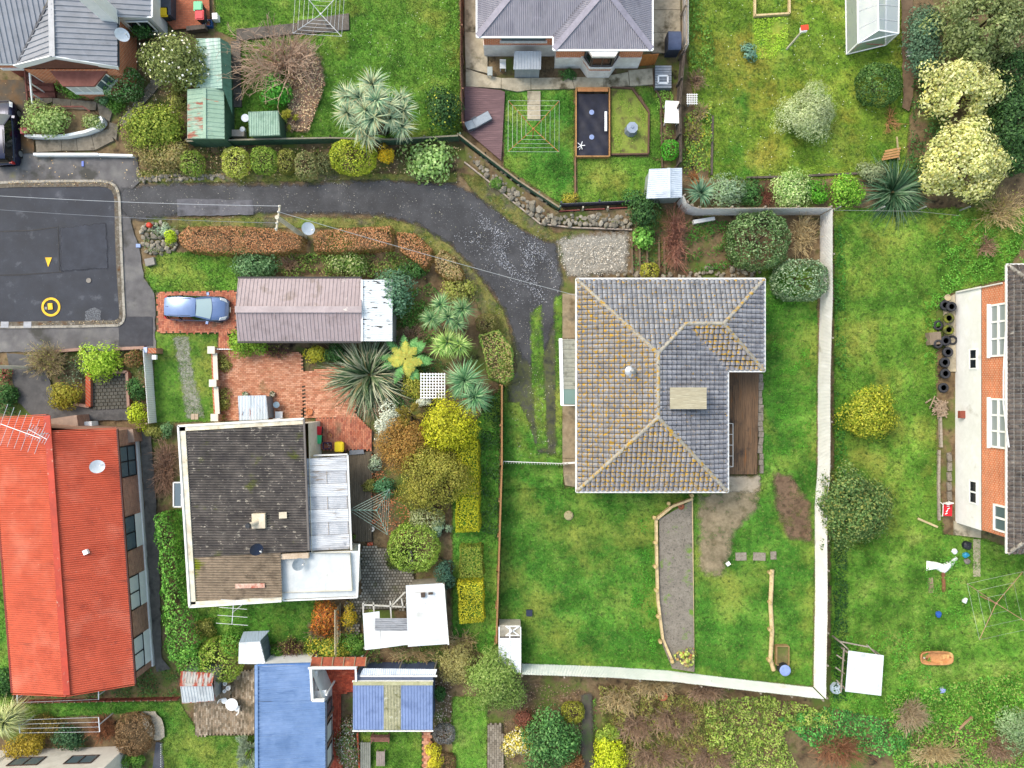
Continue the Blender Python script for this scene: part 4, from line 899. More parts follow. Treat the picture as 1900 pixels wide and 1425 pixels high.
wb = [(xa + .35, FAR),(xa + .35, ya + .28),(xb + .25, ya + .28),(xb + .25, yb_ + .28),(xd - .35, yb_ + .28),(xd - .35, FAR)]
walls(hb, inset(wb, -.04),0,1.6, PLB, 'plinth_wall', True); walls(hb, wb, 1.6, ze, BRO, 'brick_wall')
window(hb, wb[1], wb[2],1.2,4.1,2.3,3.1, mat('#4a4642', rough=.4), GLS2,1,0,.06,1, sill=PLB)
bx0, bx1 = W(1076,0)[0], W(1142,0)[0]; byb = yb_ + .28; bay = [(bx0, byb),(bx0 + .5, byb - .75),(bx1 - .5, byb - .75),(bx1, byb)]
MB().prism(bay, 0,1.15).bd('bay_plinth', PLB, hb); MB().prism(inset(bay, .05),1.15,1.6).bd('bay_brick', BRO, hb); MB().prism(inset(bay, -.06),1.6,1.78).bd('bay_sill', PLB, hb); MB().prism(inset(bay, .02),3.1,3.35).bd('bay_head', PLB, hb)
MB().prism(inset(bay, .3),1.78,3.1).bd('bay_room', mat('#2a2622', rough=.9), hb)
bi = inset(bay, .06); BRF = mat('#5c5048', rough=.45)
for i in range(3):
    L_ = (Vector(bi[i + 1]) - Vector(bi[i])).length; window(hb, bi[i], bi[i + 1],.04, L_ - .04,1.8,3.08, BRF, GLS, 1 if i == 1 else 0,0,.07,1 if True else -1)
gt = thing('wooden_gate', 'orange-brown timber gate beside the brick wall of the mauve-roofed house', 'gate', W2(1185,120)); GW = mat(['#a5622c', '#b8763c', '#8c5024'], scale=3, vscale=(5,5,.6), rough=.7)
p, q = Vector(W(1170,124)), Vector(W(1214,120))
for i in range(12):
    c = p + (q - p) * ((i + .5) / 12); bx((c.x, c.y, .85 if i < 8 else .75),(.13,.035,1.7),.04).bd('board', GW, gt)
for z in (.3,1.5): br(p + Vector((0,.04, z)), q + Vector((0,.04, z)),.05,.1).bd('rail', GW, gt)
# ---- right-hand two-storey house
hd = thing('two_storey_house', 'white and orange-brick two-storey house with dark tiled roof at the right edge', 'house', W2(1860,760))
zE = 5.45; ex = W(1869.5,0, zE)[0]; wx = ex + .12; y0, y1 = W(0,541)[1], W(0,969)[1]; zW = 2.77
PLW = mat(['#eeeeec', '#e6e6e2','#f4f4f3'], scale=.9, rough=.75, var=.05, stains=(('#b5b0a6', .8,.66,.85),))
walls(hd, [(wx, y0),(wx + 9, y0),(wx + 9, y1),(wx, y1)],0, zW, PLW, 'plaster_wall'); walls(hd, [(wx + .03, y0 - .03),(wx + 9, y0 - .03),(wx + 9, y1 + .03),(wx + .03, y1 + .03)], zW, zE, BRO, 'brick_wall')
yt_, yb2 = W(0,492, zE)[1], W(0,1027, zE)[1]; tn = .45; hw = 4.6; RA, RB = (ex + hw, yt_ - hw, zE + hw * tn),(ex + hw, yb2 + hw, zE + hw * tn)
TD = mat(['#4a423e', '#5c534d', '#6b625a'], scale=2.2, detail=6, rough=.9, var=.25, stains=(('#8f8a80', 3,.62,.72),('#38332f', 2,.55,.66)))
tiled(hd, [(ex, yt_, zE), RA, RB, (ex, yb2, zE)],((ex, yb2, zE),(ex, yt_, zE)), TD, w=.32, L=.36); tiled(hd, [(ex, yt_, zE),(ex + 2 * hw, yt_, zE), RA],((ex, yt_, zE),(ex + 2 * hw, yt_, zE)), TD); tiled(hd, [(ex, yb2, zE),(ex + 2 * hw, yb2, zE), RB],((ex + 2 * hw, yb2, zE),(ex, yb2, zE)), TD)
CAPD = mat(['#a09a90','#7f7a70','#b8b2a6'], scale=4, rough=.9, var=.2)
hipcaps(hd, (ex, yt_, zE), RA, CAPD); hipcaps(hd, (ex, yb2, zE), RB, CAPD)
MB().poly([(ex, yt_, zE - .06),(ex + 9.2, yt_, zE - .06),(ex + 9.2, yb2, zE - .06),(ex, yb2, zE - .06)]).bd('soffit', WHT, hd)
strip(hd, 'gutter', [(ex - .07, yt_, zE - .02),(ex - .07, yb2, zE - .02)],.1,.1, WHT); strip(hd, 'gutter', [(ex - .07, yt_ + .05, zE - .02),(ex + 9, yt_ + .05, zE - .02)],.1,.1, WHT)
A_, B_ = (wx, y1),(wx, y0); WL = y0 - y1
def sy(py, z): return (W(0, py, z)[1] - y1)
for a, c in ((565,660),(741,830)): window(hd, A_, B_, sy(c, 4.5), sy(a, 4.5),3.75,5.25, WHT2, glassy('#98a0a4', .2),2,1,.12,-1,.14, sill=WHT2)
window(hd, A_, B_, sy(984,4.5), sy(938,4.5),4.1,5.25, WHT2, GLS2,1,0,.12,-1,.14)
for a, c in ((648,684),(893,934)): window(hd, A_, B_, sy(c, 2.1), sy(a, 2.1),1.6,2.35, WHT2, GLS, 1,0,.1,-1,.08)
b = MB(); b.tube([W(1866,615,5.6), W(1862,690,5.3), W(1862,750,5.4), W(1868,800,5.6), W(1872,830,5.7)],.05,6); b.bd('hanging_cable', WHT, hd)
tb_([(wx - .08, y0 - .1,4.9),(wx - .08, y0 - .1,.3)],.05,8).bd('downpipe', WHT, hd)
b = bx((wx - .12, W(0,768)[1],1.0),(.5,.5,.25)); b.bd('meter_box', mat('#8c4a3a', rough=.8), hd)
# ---- red roofed house
he = thing('red_roof_house', 'long house with bright orange-red ribbed metal roof at the left edge', 'house', W2(120,1030))
RED = mat(['#bf5034','#c8593d', '#b2472d'], gain=.88, scale=.6, rough=.5, var=.08, stains=(('#d07a62', .35,.54,.85),('#9a4434', 2.4,.62,.76),('#d8b8a8', 7,.68,.76),('#8a4030', 1., .62,.8,(.3,3,1))))
zE, zR = 2.8,4.3
La, Lb, Lc, Ld = W(-14,777, zE), W(88,771, zR), W(125,1289, zR), W(25,1285, zE)
Ra, Rb_, Rc, Rd = W(89,802, zR), W(216,796, zE), W(250,1268, zE), W(125.5,1289, zR)
ud = Vector(Rb_) - Vector(Ra); ud2 = Vector(La) - Vector(Lb)
ribbed('roof_sheet', [La, Lb, Lc, Ld], ud2,.14,.05, RED, he, 'sine', 1.6); ribbed('roof_sheet', [Ra, Rb_, Rc, Rd], ud, .14,.05, RED, he, 'sine', 1.6)
br(Vector(Lb) + Vector((0,0,.05)), Vector(Lc) + Vector((0,0,.05)),.42,.05).bd('ridge_cap', mat(['#c04630','#a8402e'], scale=2, rough=.5, stains=(('#d8b8a0', 3,.64,.74),)), he)
DKR = mat(['#7a2c20','#8c3628'], scale=3, rough=.5)
strip(he, 'gutter', [W(-16,777,2.76), W(23,1285,2.76)],.12,.12, DKR); strip(he, 'gutter', [W(217.5,796,2.76), W(251.5,1268,2.76)],.12,.12, mat('#4a2a24', rough=.5))
strip(he, 'barge_board', [W(25,1287,2.74), W(125,1291,4.22), W(250,1270,2.74)],.05,.2, RED); strip(he, 'barge_board', [W(-14,775,2.74), W(88,769,4.22)],.05,.2, RED); strip(he, 'barge_board', [W(90,800,4.22), W(216,794,2.74)],.05,.2, RED)
fE = inset([p[:2] for p in (La, Rb_, Rc, Ld)],.14)
g0, g1 = Vector(fE[1]), Vector(fE[2]); BRV = BW('#b07c66','#8a5a4a', '#a08878', .26,.1); WLe = (g1 - g0).length
walls(he, fE, 0, zE, BRV, 'brick_wall')
for P_, apex in (((fE[0], fE[1]), Lb),((fE[3], fE[2]), Lc)):
    m2 = ((P_[0][0] + P_[1][0]) / 2,(P_[0][1] + P_[1][1]) / 2); MB().poly([(P_[0][0], P_[0][1], zE),(P_[1][0], P_[1][1], zE),(m2[0], m2[1], zR - .1)]).bd('gable_wall', BRV, he)
nE = Vector((-(g1 - g0).normalized().y, (g1 - g0).normalized().x))
BLKF = mat('#1f1f22', rough=.4)
def sE(py, z): return (g0.y - W(0, py, z)[1]) / abs((g1 - g0).normalized().y)
for a, c, full in ((828,884,1),(957,1018,0),(1067,1127,0),(1178,1238,0)):
    s0, s1 = sE(a, 1.6), sE(c, 1.6)
    if not full:
        d = (g1 - g0).normalized(); nr = Vector((-d.y, d.x)) * (-1 if False else 1)
        o_ = 1 if Vector((-d.y, d.x)).x > 0 else -1; nr = Vector((-d.y, d.x)) * o_
        pa, pb = g0 + d * s0 + nr * .02, g0 + d * s1 + nr * .02
        br((pa.x, pa.y, .62),(pb.x, pb.y, .62),.05,1.1).bd('white_panel', WHT2, he)
    window(he, g0, g1, s0, s1,.5 if full else 1.2,2.45, BLKF, GLSL if a > 1000 else GLS2,1,1 if full else 0,.07,-1,.07)
strip(he, 'foundation', [(g0.x + .06, g0.y, .15),(g1.x + .06, g1.y, .15)],.12,.3, WHT)
bx((W2(160,1024,3.7)) + (3.72,),(.3,.3,.22),.4).bd('roof_vent', WHT2, he)
MB().prism(WP([(88,778),(142,770),(146,800),(92,806)],1.6),0,1.6).bd('porch_block', BRV, he)
MB().prism(WP([(212,800),(246,796),(250,820),(214,825)],1.2),0,1.2).bd('porch_block', BRV, he)
hp = thing('heat_pump', 'white outdoor heat pump unit beside the red roof', 'heat pump', W2(156,790)); X, Y, _ = W(156,788,.8); bx((X, Y, .45),(1.1,.4,.8),.05).bd('casing', WHT2, hp); lt_((X + .2, Y - .21,.45),[(.25,0),(.25,.02),(0,.02)],14).bd('fan_grille', mat('#8a8a8a'), hp)
# ---- dark corrugated house
hf = thing('dark_roof_house', 'cream house with weathered dark corrugated fibre-cement roof', 'house', W2(450,950))
zE = 3.2
DK = mat(['#444040','#57524f', '#6b6560'], scale=1.4, rough=.95, var=.22, bump=.4, bscale=20, stains=(('#b8b0a2', 3.4,.60,.70),('#5c6418', .55,.6,.72)))
DK2 = mat(['#7a6c5c', '#92826f', '#665a4c'], scale=1.4, rough=.95, var=.2, bump=.4, bscale=20, stains=(('#6f7a14', .5,.58,.66),('#c0b4a0', 4,.67,.75)))
ribbed('roof_sheet', [W(345,801, zE), W(563,788, zE + .25), W(571.5,1022, zE + .25), W(361,1034, zE)],(1,0,0),.165,.11, DK, hf, 'sine', 1.15)
ribbed('roof_sheet', [W(361,1034, zE), W(521,1025, zE + .18), W(524,1107, zE + .18), W(366,1117, zE)],(1,0,0),.165,.11, DK2, hf, 'sine', 1.15)
PAR = mat(['#e8e2d2','#d8cfba', '#c4b89c'], scale=1.5, rough=.8, var=.1, stains=(('#8a7c60', 1.5,.62,.76),))
for p, q, w_ in (((337.5,792),(357,1121),.5),((331,794),(564,781),.42),((355,1121),(523,1111),.34)): br(W(*p, zE + .06), W(*q, zE + .06), w_, .16).bd('parapet', PAR, hf)
for p, q in (((331.5,790),(353,1126)),((331,790.5),(565,777)),((353,1125.5),(523,1114.5))): br(W(*p, zE + .1), W(*q, zE + .1),.12,.24).bd('gutter', WHT, hf)
fF = WP([(334,794),(578,778),(584,1020),(655,1020),(660,1104),(530,1108),(358,1122)], zE); walls(hf, inset(fF, .25),0, zE - .1, CRM)
strip(hf, 'barge', [W(564,777, zE + .3), W(573,1021, zE + .3)],.12,.12, mat('#6a6460', rough=.6))
lt = [W(567,851,3.0), W(643,846,2.45), W(649,1018,2.45), W(573,1022,3.0)]
for o_ in ribbed('clear_sheet', lt, (1,0,-.2),.12,.02, mat(['#c2c3c6','#d3d3d4','#adaeb2'], scale=.9, rough=.4, var=.1, vscale=(.5,2,1), stains=(('#8d7a66', 1.2,.6,.74,(.4,3,1)),('#8f939a', .8,.6,.7))), hf, 'sine', .78, gap=.04)[::2]: o_.data.materials[0] = mat(['#b4b6ba', '#c4c4c6','#9c9ea4'], scale=.9, rough=.4, var=.12, stains=(('#8d7a66', 1.2,.58,.72,(.4,3,1)),))
for t in (0.02,.5,.98):
    a, b = Vector(lt[0]).lerp(Vector(lt[1]), t), Vector(lt[3]).lerp(Vector(lt[2]), t); br(a + Vector((0,0,.035)), b + Vector((0,0,.035)),.03,.02).bd('batten', mat('#a89c8e'), hf)
strip(hf, 'gutter', [W(645,844,2.42), W(652,1020,2.42)],.12,.1, WHT); strip(hf, 'gutter', [W(582,845,2.5), W(645,843,2.5)],.1,.12, WHT)
wr = [W(524,1033,3.0), W(573,1025,3.0), W(665,1022,2.8), W(662,1106,2.8), W(525,1112,3.0)]
ribbed('flat_sheet', wr, (0,1,0),.93,.02, mat(['#d4d7d6','#c6cac9','#dcdedd'], scale=.8, rough=.45, var=.05, stains=(('#4c4a46', 5,.72,.76),('#b0a898', .9,.66,.8))), hf, 'flat', .93)
strip(hf, 'gutter', [W(523,1033,2.9), W(526,1114,2.9), W(663,1108,2.8), W(667,1010,2.8)],.1,.14, WHT)
bx(W(545,1031,3.2),(2.0,.35,.3),.04).bd('upstand', mat(['#d2bfa8','#b09a80'], scale=3, rough=.8), hf)
ch = thing('chimney_pipe', 'cream chimney block with dark flue pipe on the dark corrugated roof', 'chimney', W2(478,965,3.6),3.4)
bx(W(481,966,3.5),(.85,.95,.35),.02).bd('base', mat(['#e0d2bc', '#c9b89c'], scale=3, rough=.8), ch); tb_([W(478,968,3.6), W(462,975,4.1)],.15,12).bd('pipe', mat('#d9cbb4', rough=.7), ch); tb_([W(462,975,4.1), W(459,976,4.25)],.17,12).bd('cowl', mat('#33363c', rough=.6), ch)
bx(W(525,956,3.6),(.5,.4,.06),.05).solo('roof_patch', mat(['#d8cdb8','#bfb29a'], scale=4), 'small cream patch sheet on the dark corrugated roof', 'patch', W2(525,956,3.6),3.55)
b = bx(W(464,1087,3.5),(1.9,.3,.05),.02); b.solo('roof_patch', mat(['#dcd2be', '#a8503a'], scale=2, rough=.8), 'rust-stained white flashing strip near the antenna', 'patch', W2(464,1087,3.5),3.42)
bw = thing('box_window', 'projecting window with white frame on the left wall of the dark-roofed house', 'window', W2(330,920,1.7),1.0); X0, Y0 = W2(323,895,1.9); X1, Y1 = W2(338,940,1.9)
MB().prism([(X0, Y0),(X1, Y0),(X1, Y1),(X0, Y1)],1.0,1.15).bd('sill', WHT, bw); MB().prism([(X0, Y0),(X1, Y0),(X1, Y1),(X0, Y1)],1.16,1.95).bd('pane', GLS2, bw); strip(bw, 'frame', [(X0, Y0,1.97),(X1, Y0,1.97),(X1, Y1,1.97),(X0, Y1,1.97)],.08,.06, WHT, True)
br((X0,(Y0 + Y1) / 2,1.56),(X1,(Y0 + Y1) / 2,1.97),.06,.08).bd('mullion', WHT, bw)
# ---- mauve garage
gi = thing('garage', 'long garage with mauve-brown ribbed roof behind the parked car', 'garage', W2(560,575))
MAU = mat(['#9a8a8a', '#a89898','#8f8080'], scale=1.2, rough=.55, var=.06, stains=(('#d6ccc0', 2.6,.66,.74),('#8a7a70', .6,.62,.75)))
zE, zR = 2.4,3.05
ga = [W(442,517, zE), W(671,517, zE), W(671,574, zR), W(437,574, zR)]; gb = [W(437,574, zR), W(671,574, zR), W(671,633, zE), W(441,633, zE)]
ribbed('roof_sheet', ga, (0,1,-.3),.25,.035, MAU, gi, 'rib', 1.0); ribbed('roof_sheet', gb, (0,1,.3),.25,.035, MAU, gi, 'rib', 1.0)
br(W(436,574, zR + .05), W(671,574, zR + .05),.42,.05).bd('ridge_cap', mat(['#a39494','#b0a2a2'], scale=2, rough=.5, stains=(('#ddd4c8', 3,.64,.72),)), gi)
GWT = mat(['#8f7f7c', '#a09090'], scale=2, rough=.7); fG = inset(WP([(443,518),(671,518),(671,632),(443,632)], zE),.12); walls(gi, fG, 0, zE - .03, GWT)
MB().poly([(fG[0][0], fG[0][1], zE - .03),(fG[3][0], fG[3][1], zE - .03),(fG[0][0],(fG[0][1] + fG[3][1]) / 2, zR - .05)]).bd('gable_wall', GWT, gi)
MB().prism([(fG[0][0] - .03, fG[0][1] - .5),(fG[0][0] + .02, fG[0][1] - .5),(fG[0][0] + .02, fG[3][1] + .5),(fG[0][0] - .03, fG[3][1] + .5)],0,2.1).bd('garage_door', mat('#c8c0b8', rough=.6), gi)
strip(gi, 'gutter', [W(441,515, zE - .03), W(671,515, zE - .03)],.11,.1, mat('#3a3636', rough=.6)); strip(gi, 'gutter', [W(441,635, zE - .03), W(671,635, zE - .03)],.11,.1, mat('#3a3636', rough=.6))
lx = thing('white_lean_to', 'white corrugated lean-to with rusty gaps joined to the garage', 'lean-to', W2(700,577))
wc = [W(672,519,2.75), W(728,519,2.3), W(728,633,2.3), W(672,633,2.75)]
ribbed('roof_sheet', wc, (1,0,-.2),.12,.025, mat(['#e6e8e8','#dadddd', '#eef0f0'], scale=.9, rough=.5, var=.05, stains=(('#2e2a26', 1.5,.60,.64,(.8,3.4,1)),)), lx, 'sine', .76)
walls(lx, inset([p[:2] for p in wc],.1),0,2.28, mat(['#8f8f8c', '#a5a5a2'], scale=2)); strip(lx, 'barge', [W(671.5,519,2.82), W(671.5,633,2.82)],.12,.05, WHT2)
# ---- blue roof house
hg = thing('blue_roof_house', 'house with bright blue ribbed metal roof at the bottom edge', 'house', W2(535,1340))
BLU = mat(['#6a86b0','#7590b8','#617da6'], scale=.7, rough=.45, var=.07, stains=(('#8ea6cc', .4,.5,.8),('#4c6892', 1.3,.6,.8,(.4,2,1)),('#b4c2d8', 8,.7,.77)))
bp = [W(475,1236,3.3), W(575,1233,2.75), W(577,1300,2.75), W(603,1300,2.62), W(604,1440,2.62), W(475,1440,3.3)]
ribbed('roof_sheet', [W(475,1236,3.3), W(575,1233,2.76), W(576,1301,2.75), W(475,1301,3.3)],(1,0,-.1),.26,.06, BLU, hg, 'rib', .8); ribbed('roof_sheet', [W(475,1301,3.3), W(603,1301,2.62), W(604,1445,2.62), W(475,1445,3.3)],(1,0,-.1),.26,.06, BLU, hg, 'rib', .8)
strip(hg, 'ridge_cap', [W(475.5,1234,3.36), W(476,1445,3.36)],.2,.06, BLU); strip(hg, 'barge', [W(475,1234,3.3), W(576,1231,2.75)],.08,.18, mat('#5f82ba', rough=.5)); strip(hg, 'gutter', [W(605,1300,2.58), W(606,1445,2.58)],.11,.1, mat('#3c4450', rough=.5))
walls(hg, inset(WP([(477,1238),(575,1236),(602,1300),(604,1450),(477,1450)],2.7),.12),0,2.55, PLW); walls(hg, inset(WP([(477,1238),(560,1237),(560,1450),(477,1450)],2.8),.15),2.55,2.72, PLW)
gw0, gw1 = W2(603,1305,2.62), W2(604,1450,2.62); gw0 = (gw0[0] - .03, gw0[1]); gw1 = (gw1[0] - .03, gw1[1])
for i, (s0, s1) in enumerate(((.3,1.2),(1.7,2.9),(3.3,4.6))): window(hg, gw0, gw1, s0, s1,.9,2.2, mat('#3c2c2a', rough=.5), GLSL if i else GLS2,0,0,.07,-1); br((gw0[0] + .02, gw0[1] - s1 - .05,1.2),(gw0[0] + .02, gw0[1] - s1 - .32,1.2),.04,2.3).bd('brick_panel', BRP, hg)
pg = thing('white_porch', 'white framed porch tucked into the corner of the blue roof', 'porch', W2(595,1270))
strip(pg, 'fascia', [W(572,1239,2.75), W(661,1239,2.6)],.12,.2, WHT2); strip(pg, 'fascia', [W(577,1240,2.7), W(580,1299,2.7), W(602,1299,2.7)],.14,.25, WHT2)
ribbed('roof_sheet', [W(583,1282,2.1), W(606,1280,2.1), W(602,1297,2.1), W(583,1297,2.1)],(0,1,0),.12,.02, WHT2, pg, 'sine'); MB().prism(WP([(583,1244),(589,1244),(589,1282),(583,1282)],2.0),0,2.0).bd('door_wall', WHT, pg); strip(pg, 'beam', [W(660,1238,2.6), W(661,1264,2.6)],.1,.14, WHT2)
for px_, py_ in ((660,1240),(605,1290)): bx(W(px_, py_, 2.5)[:2] + (1.2,),(.1,.1,2.5)).bd('post', WHT2, pg)
rc = thing('rusty_canopy', 'canopy of five rusty orange metal panels above the brick courtyard', 'canopy', W2(627,1228)); RST = mat(['#a5583a', '#8c4630','#b86c4a'], scale=1.6, rough=.8, var=.2, stains=(('#6b5a48', 2,.6,.72),))
for i in range(5):
    xx0, xx1 = 576 + i * 20.4,576 + (i + 1) * 20.4 - 1.2; MB().add([W(xx0 + 3,1219,2.0), W(xx1 + 3,1219,2.0), W(xx1,1236,2.3), W(xx0,1236,2.3), W(xx0,1236,2.25), W(xx1,1236,2.25)],[(3,2,1,0),(4,5,2,3)]).bd('panel', RST, rc); br(W(xx1 + 3,1219,2.04), W(xx1 + .6,1236,2.34),.06,.06).bd('batten', mat('#8f7a60'), rc)
for px_, py_ in ((579,1221),(676,1221)): bx(W(px_, py_, 2.0)[:2] + (1.0,),(.09,.09,2.0)).bd('post', mat('#6a4a38'), rc)
# ---- blue shed with mossy strip
bs = thing('blue_shed', 'shed with blue ribbed roof and a mossy clear strip down the middle', 'shed', W2(729,1310)); BLU2 = mat(['#7284ac', '#7f91b8','#66789f'], scale=1, rough=.5, var=.07, stains=(('#b4bcc8', 3.4,.7,.76),))
def rp(x0_, x1_, m_): return ribbed('roof_sheet', [W(x0_, 1266,2.55), W(x1_, 1266,2.55), W(x1_, 1354,2.35), W(x0_, 1354,2.35)],(0,1,0),.2,.035, m_, bs, 'rib', .8)
rp(655,712, BLU2); rp(712,744, mat(['#8d8a6a', '#a5a284','#77754f'], scale=2.4, rough=.8, var=.2, stains=(('#c8c6b4', 3,.6,.7),))); rp(744,803, BLU2)
br(W(655,1268,2.6), W(803,1268,2.6),.25,.03).bd('mossy_edge', mat(['#9a9872','#b5b290'], scale=4, rough=.9), bs)
fJ = WP([(656,1252),(804,1250),(803,1352),(656,1352)],2.35); walls(bs, inset(fJ, .1),0,2.3, mat(['#43506a', '#505d78'], scale=2, rough=.6, vscale=(4,4,.3))); strip(bs, 'gutter', [W(654,1264,2.5), W(804,1264,2.5)],.1,.1, WHT); strip(bs, 'gutter', [W(654,1356,2.3), W(804,1356,2.3)],.08,.08, WHT)
MB().poly([W(658,1252,2.3), W(803,1250,2.3), W(803,1264,2.45), W(658,1264,2.45)]).bd('back_strip', mat(['#4a566e', '#3f4a60'], scale=2, rough=.6), bs)
lb = thing('clear_lean_to', 'lean-to of pale clear sheets behind the blue shed', 'lean-to', W2(740,1245)); ribbed('clear_sheet', [W(674,1240,2.1), W(811,1242,2.1), W(808,1252,2.35), W(668,1253,2.35)],(0,1,0),.14,.02, mat(['#a9b4c4','#c4ccd6','#d6dadc'], scale=.8, rough=.35, var=.1, vscale=(1.2,.3,1), stains=(('#b8a070', 2,.64,.74),)), lb, 'sine', .9)
strip(lb, 'fascia', [W(668,1254,2.33), W(811,1254,2.33)],.1,.12, WHT)
for px_ in (676,740,806): bx(W(px_, 1243,2.0)[:2] + (1.03,),(.08,.08,2.06)).bd('post', mat('#8a8478'), lb)
# ---- ruined white shed
ks = thing('ruined_shed', 'broken white-roofed shed with open rafters and patched clear sheet', 'shed', W2(755,1150)); KW = mat(['#dcdedf', '#cfd2d3','#e4e6e6'], scale=.8, rough=.5, var=.07, stains=(('#8a8478', 3.2,.68,.76),('#b0aca0', .9,.58,.8),('#9a8a74', 1.4,.64,.8,(.3,3,1))))
ribbed('roof_sheet', [W(753,1086,2.35), W(822,1082,2.2), W(830,1195,2.2), W(757,1200,2.35)],(1,0,0),.62,.02, KW, ks, 'flat', .62); ribbed('roof_sheet', [W(673,1138,2.2), W(704,1134,2.22), W(706,1203,2.22), W(677,1206,2.2)],(1,0,0),.5,.02, KW, ks, 'flat', .6)
ribbed('roof_sheet', [W(706,1170,2.24), W(757,1170,2.26), W(757,1196,2.26), W(706,1203,2.24)],(1,0,0),.09,.018, KW, ks, 'sine', .6); ribbed('clear_sheet', [W(696,1147,2.3), W(762,1147,2.32), W(762,1170,2.3), W(696,1170,2.28)],(1,0,0),.13,.02, mat(['#77787c', '#94969a', '#5c5d60'], scale=2, rough=.4, vscale=(.4,4,1)), ks, 'sine', .6)
fK = WP([(757,1090),(825,1086),(826,1192),(757,1196)],2.2); MB().prism(inset(fK, .06),0,2.1).bd('wall', mat(['#8a8276','#a09888'], scale=2, rough=.9), ks); b = MB()
for p, q in (((674,1122),(752,1126)),((674,1118),(674,1140)),((693,1118),(694,1136)),((724,1115),(726,1147)),((727,1124),(752,1098)),((745,1110),(748,1128))): b.bar(W(*p, 2.1), W(*q, 2.1),.09,.09)
for p in ((676,1124),(676,1202),(726,1124),(752,1126)): b.box(W(*p, 2.0)[:2] + (1.02,),(.09,.09,2.05))
b.bd('rafters', mat(['#c8c4ba', '#a8a294'], scale=3, rough=.8), ks); strip(ks, 'gutter', [W(823,1084,2.2), W(832,1196,2.2)],.1,.1, WHT)
for px_, py_, a_, d_ in ((785,1104,.28,.3),(799,1101,.3,.14)): bx(W(px_, py_, 2.42),(a_, d_, .1),.1).bd('vent', mat('#4c4038', rough=.8), ks)
# ---- cream house, bottom left corner: only its north wall is seen
hh_ = thing('cream_house', 'cream rendered house wall with two windows in the bottom left corner', 'house', W2(150,1400)); w0, w1 = W2(0,1392), W2(236,1384); CRW = mat(['#cfcac0','#dad5cb', '#c2bdb2'], scale=1, rough=.85, var=.06)
walls(hh_, [w0, w1,(w1[0], w1[1] - 6),(w0[0], w0[1] - 6)],0,3.1, CRW, top=True)
for s0, s1 in ((2.0,4.0),(5.8,7.6)): window(hh_, w0, w1, s0, s1,1.2,2.2, mat('#4a3a34', rough=.5), GLS2,1,0,.07,-1)
MB().prism(inset([w0, w1,(w1[0], w1[1] - 6),(w0[0], w0[1] - 6)],-.15),3.1,3.2).bd('eave', WHT, hh_)
for t in (1.0,4.9): X = w0[0] + t; tb_([(X, w0[1] + .12,3.0),(X, w0[1] + .12,.1)],.045,6).bd('downpipe', CRW, hh_)
# ---- top-left house
ha = thing('grey_roof_house', 'brick house with grey ribbed roof, white chimney and bay window in the top left corner', 'house', W2(130,60)); GRA = mat(['#8b8d92','#96989e', '#828489'], scale=.8, rough=.5, var=.05)
zE = 2.9; zA = 4.3
rd1, rd0 = W(98,105, zA), W(94,-60, zA)
ribbed('roof_sheet', [W(282,-60,2.6), W(281,31,2.6), W(218,32,3.15), W(219,124, zE), rd1, rd0],(1,.1,-.3),.34,.06, GRA, ha, 'rib', 1.7)
ribbed('roof_sheet', [rd1, W(31,122,3.1), W(92,0, zA - .05), rd0],(-1,-.1,-.3),.34,.06, GRA, ha, 'rib', 1.7)
ribbed('roof_sheet', [W(31,118,3.1), W(-60,117,3.1), W(-60,-60,5.0), W(106,-30,4.4)],(0,1,.3),.34,.06, GRA, ha, 'rib', 1.7)
br(Vector(rd1) + Vector((0,0,.06)), Vector(rd0) + Vector((0,0,.06)),.36,.06).bd('ridge_cap', mat(['#9a9ca0','#a6a8ac'], scale=2, rough=.45), ha)
br(Vector(W(31,119,3.16)), Vector(W(92,0,4.35)),.12,.04).bd('valley_flashing', mat('#4c4e54', rough=.5), ha)
strip(ha, 'barge_board', [W(31,124,3.0), W(98,107,4.15), W(220,126,2.8)],.07,.5, WHT2); strip(ha, 'gutter', [W(-40,119,3.0), W(31,119,3.0)],.12,.12, WHT2); strip(ha, 'gutter', [W(220,124,2.85), W(219,32,3.05)],.1,.1, mat('#55575c', rough=.5)); strip(ha, 'gutter', [W(219,31,2.8), W(282,32,2.55), W(283,-40,2.55)],.1,.1, WHT2)
wl = [W2(40,128,2.9), W2(98,122,2.9), W2(216,126,2.85)]
fA = [(wl[0][0], wl[0][1]),(wl[2][0] - .1, wl[0][1]),(wl[2][0] - .1, wl[0][1] + 4),(wl[0][0], wl[0][1] + 4)]
walls(ha, inset(fA, .05),0,2.75, BRO, 'brick_wall'); MB().poly([(fA[0][0] + .1, fA[0][1] + .1,2.75),(fA[1][0] - .1, fA[1][1] + .1,2.75),(rd1[0], fA[0][1] + .1,4.05)]).bd('gable_wall', mat(['#6a4438','#7a5244'], scale=5, rough=.9), ha)
walls(ha, inset([W2(222,36,2.6), W2(280,34,2.55), W2(280,-60,2.55), W2(200,-60,2.6), W2(200,36,2.6)],.12),0,2.5, WHT); gA0, gA1 = W2(278,36,2.5), W2(278,-20,2.5)
window(ha, W2(222,36,2.5), W2(280,35,2.5),.2,1.7,.9,2.2, WHT2, GLS, 1,0,.08,1)
bc = W2(160,140,1.6); bay = [(bc[0] - 1.7, fA[0][1]),(bc[0] - 1.0, fA[0][1] - .85),(bc[0] + 1.0, fA[0][1] - .85),(bc[0] + 1.7, fA[0][1])]
MB().prism(bay, 0,1.0).bd('bay_wall', BRO, ha); MB().prism(inset(bay, -.06),1.0,1.14).bd('bay_sill', WHT2, ha); MB().prism(inset(bay, -.1),2.35,2.5).bd('bay_roof', mat(['#7a4a40','#8c5a4e'], scale=3, rough=.8), ha); MB().prism(inset(bay, .25),1.14,2.35).bd('bay_room', mat('#8f8a84'), ha)
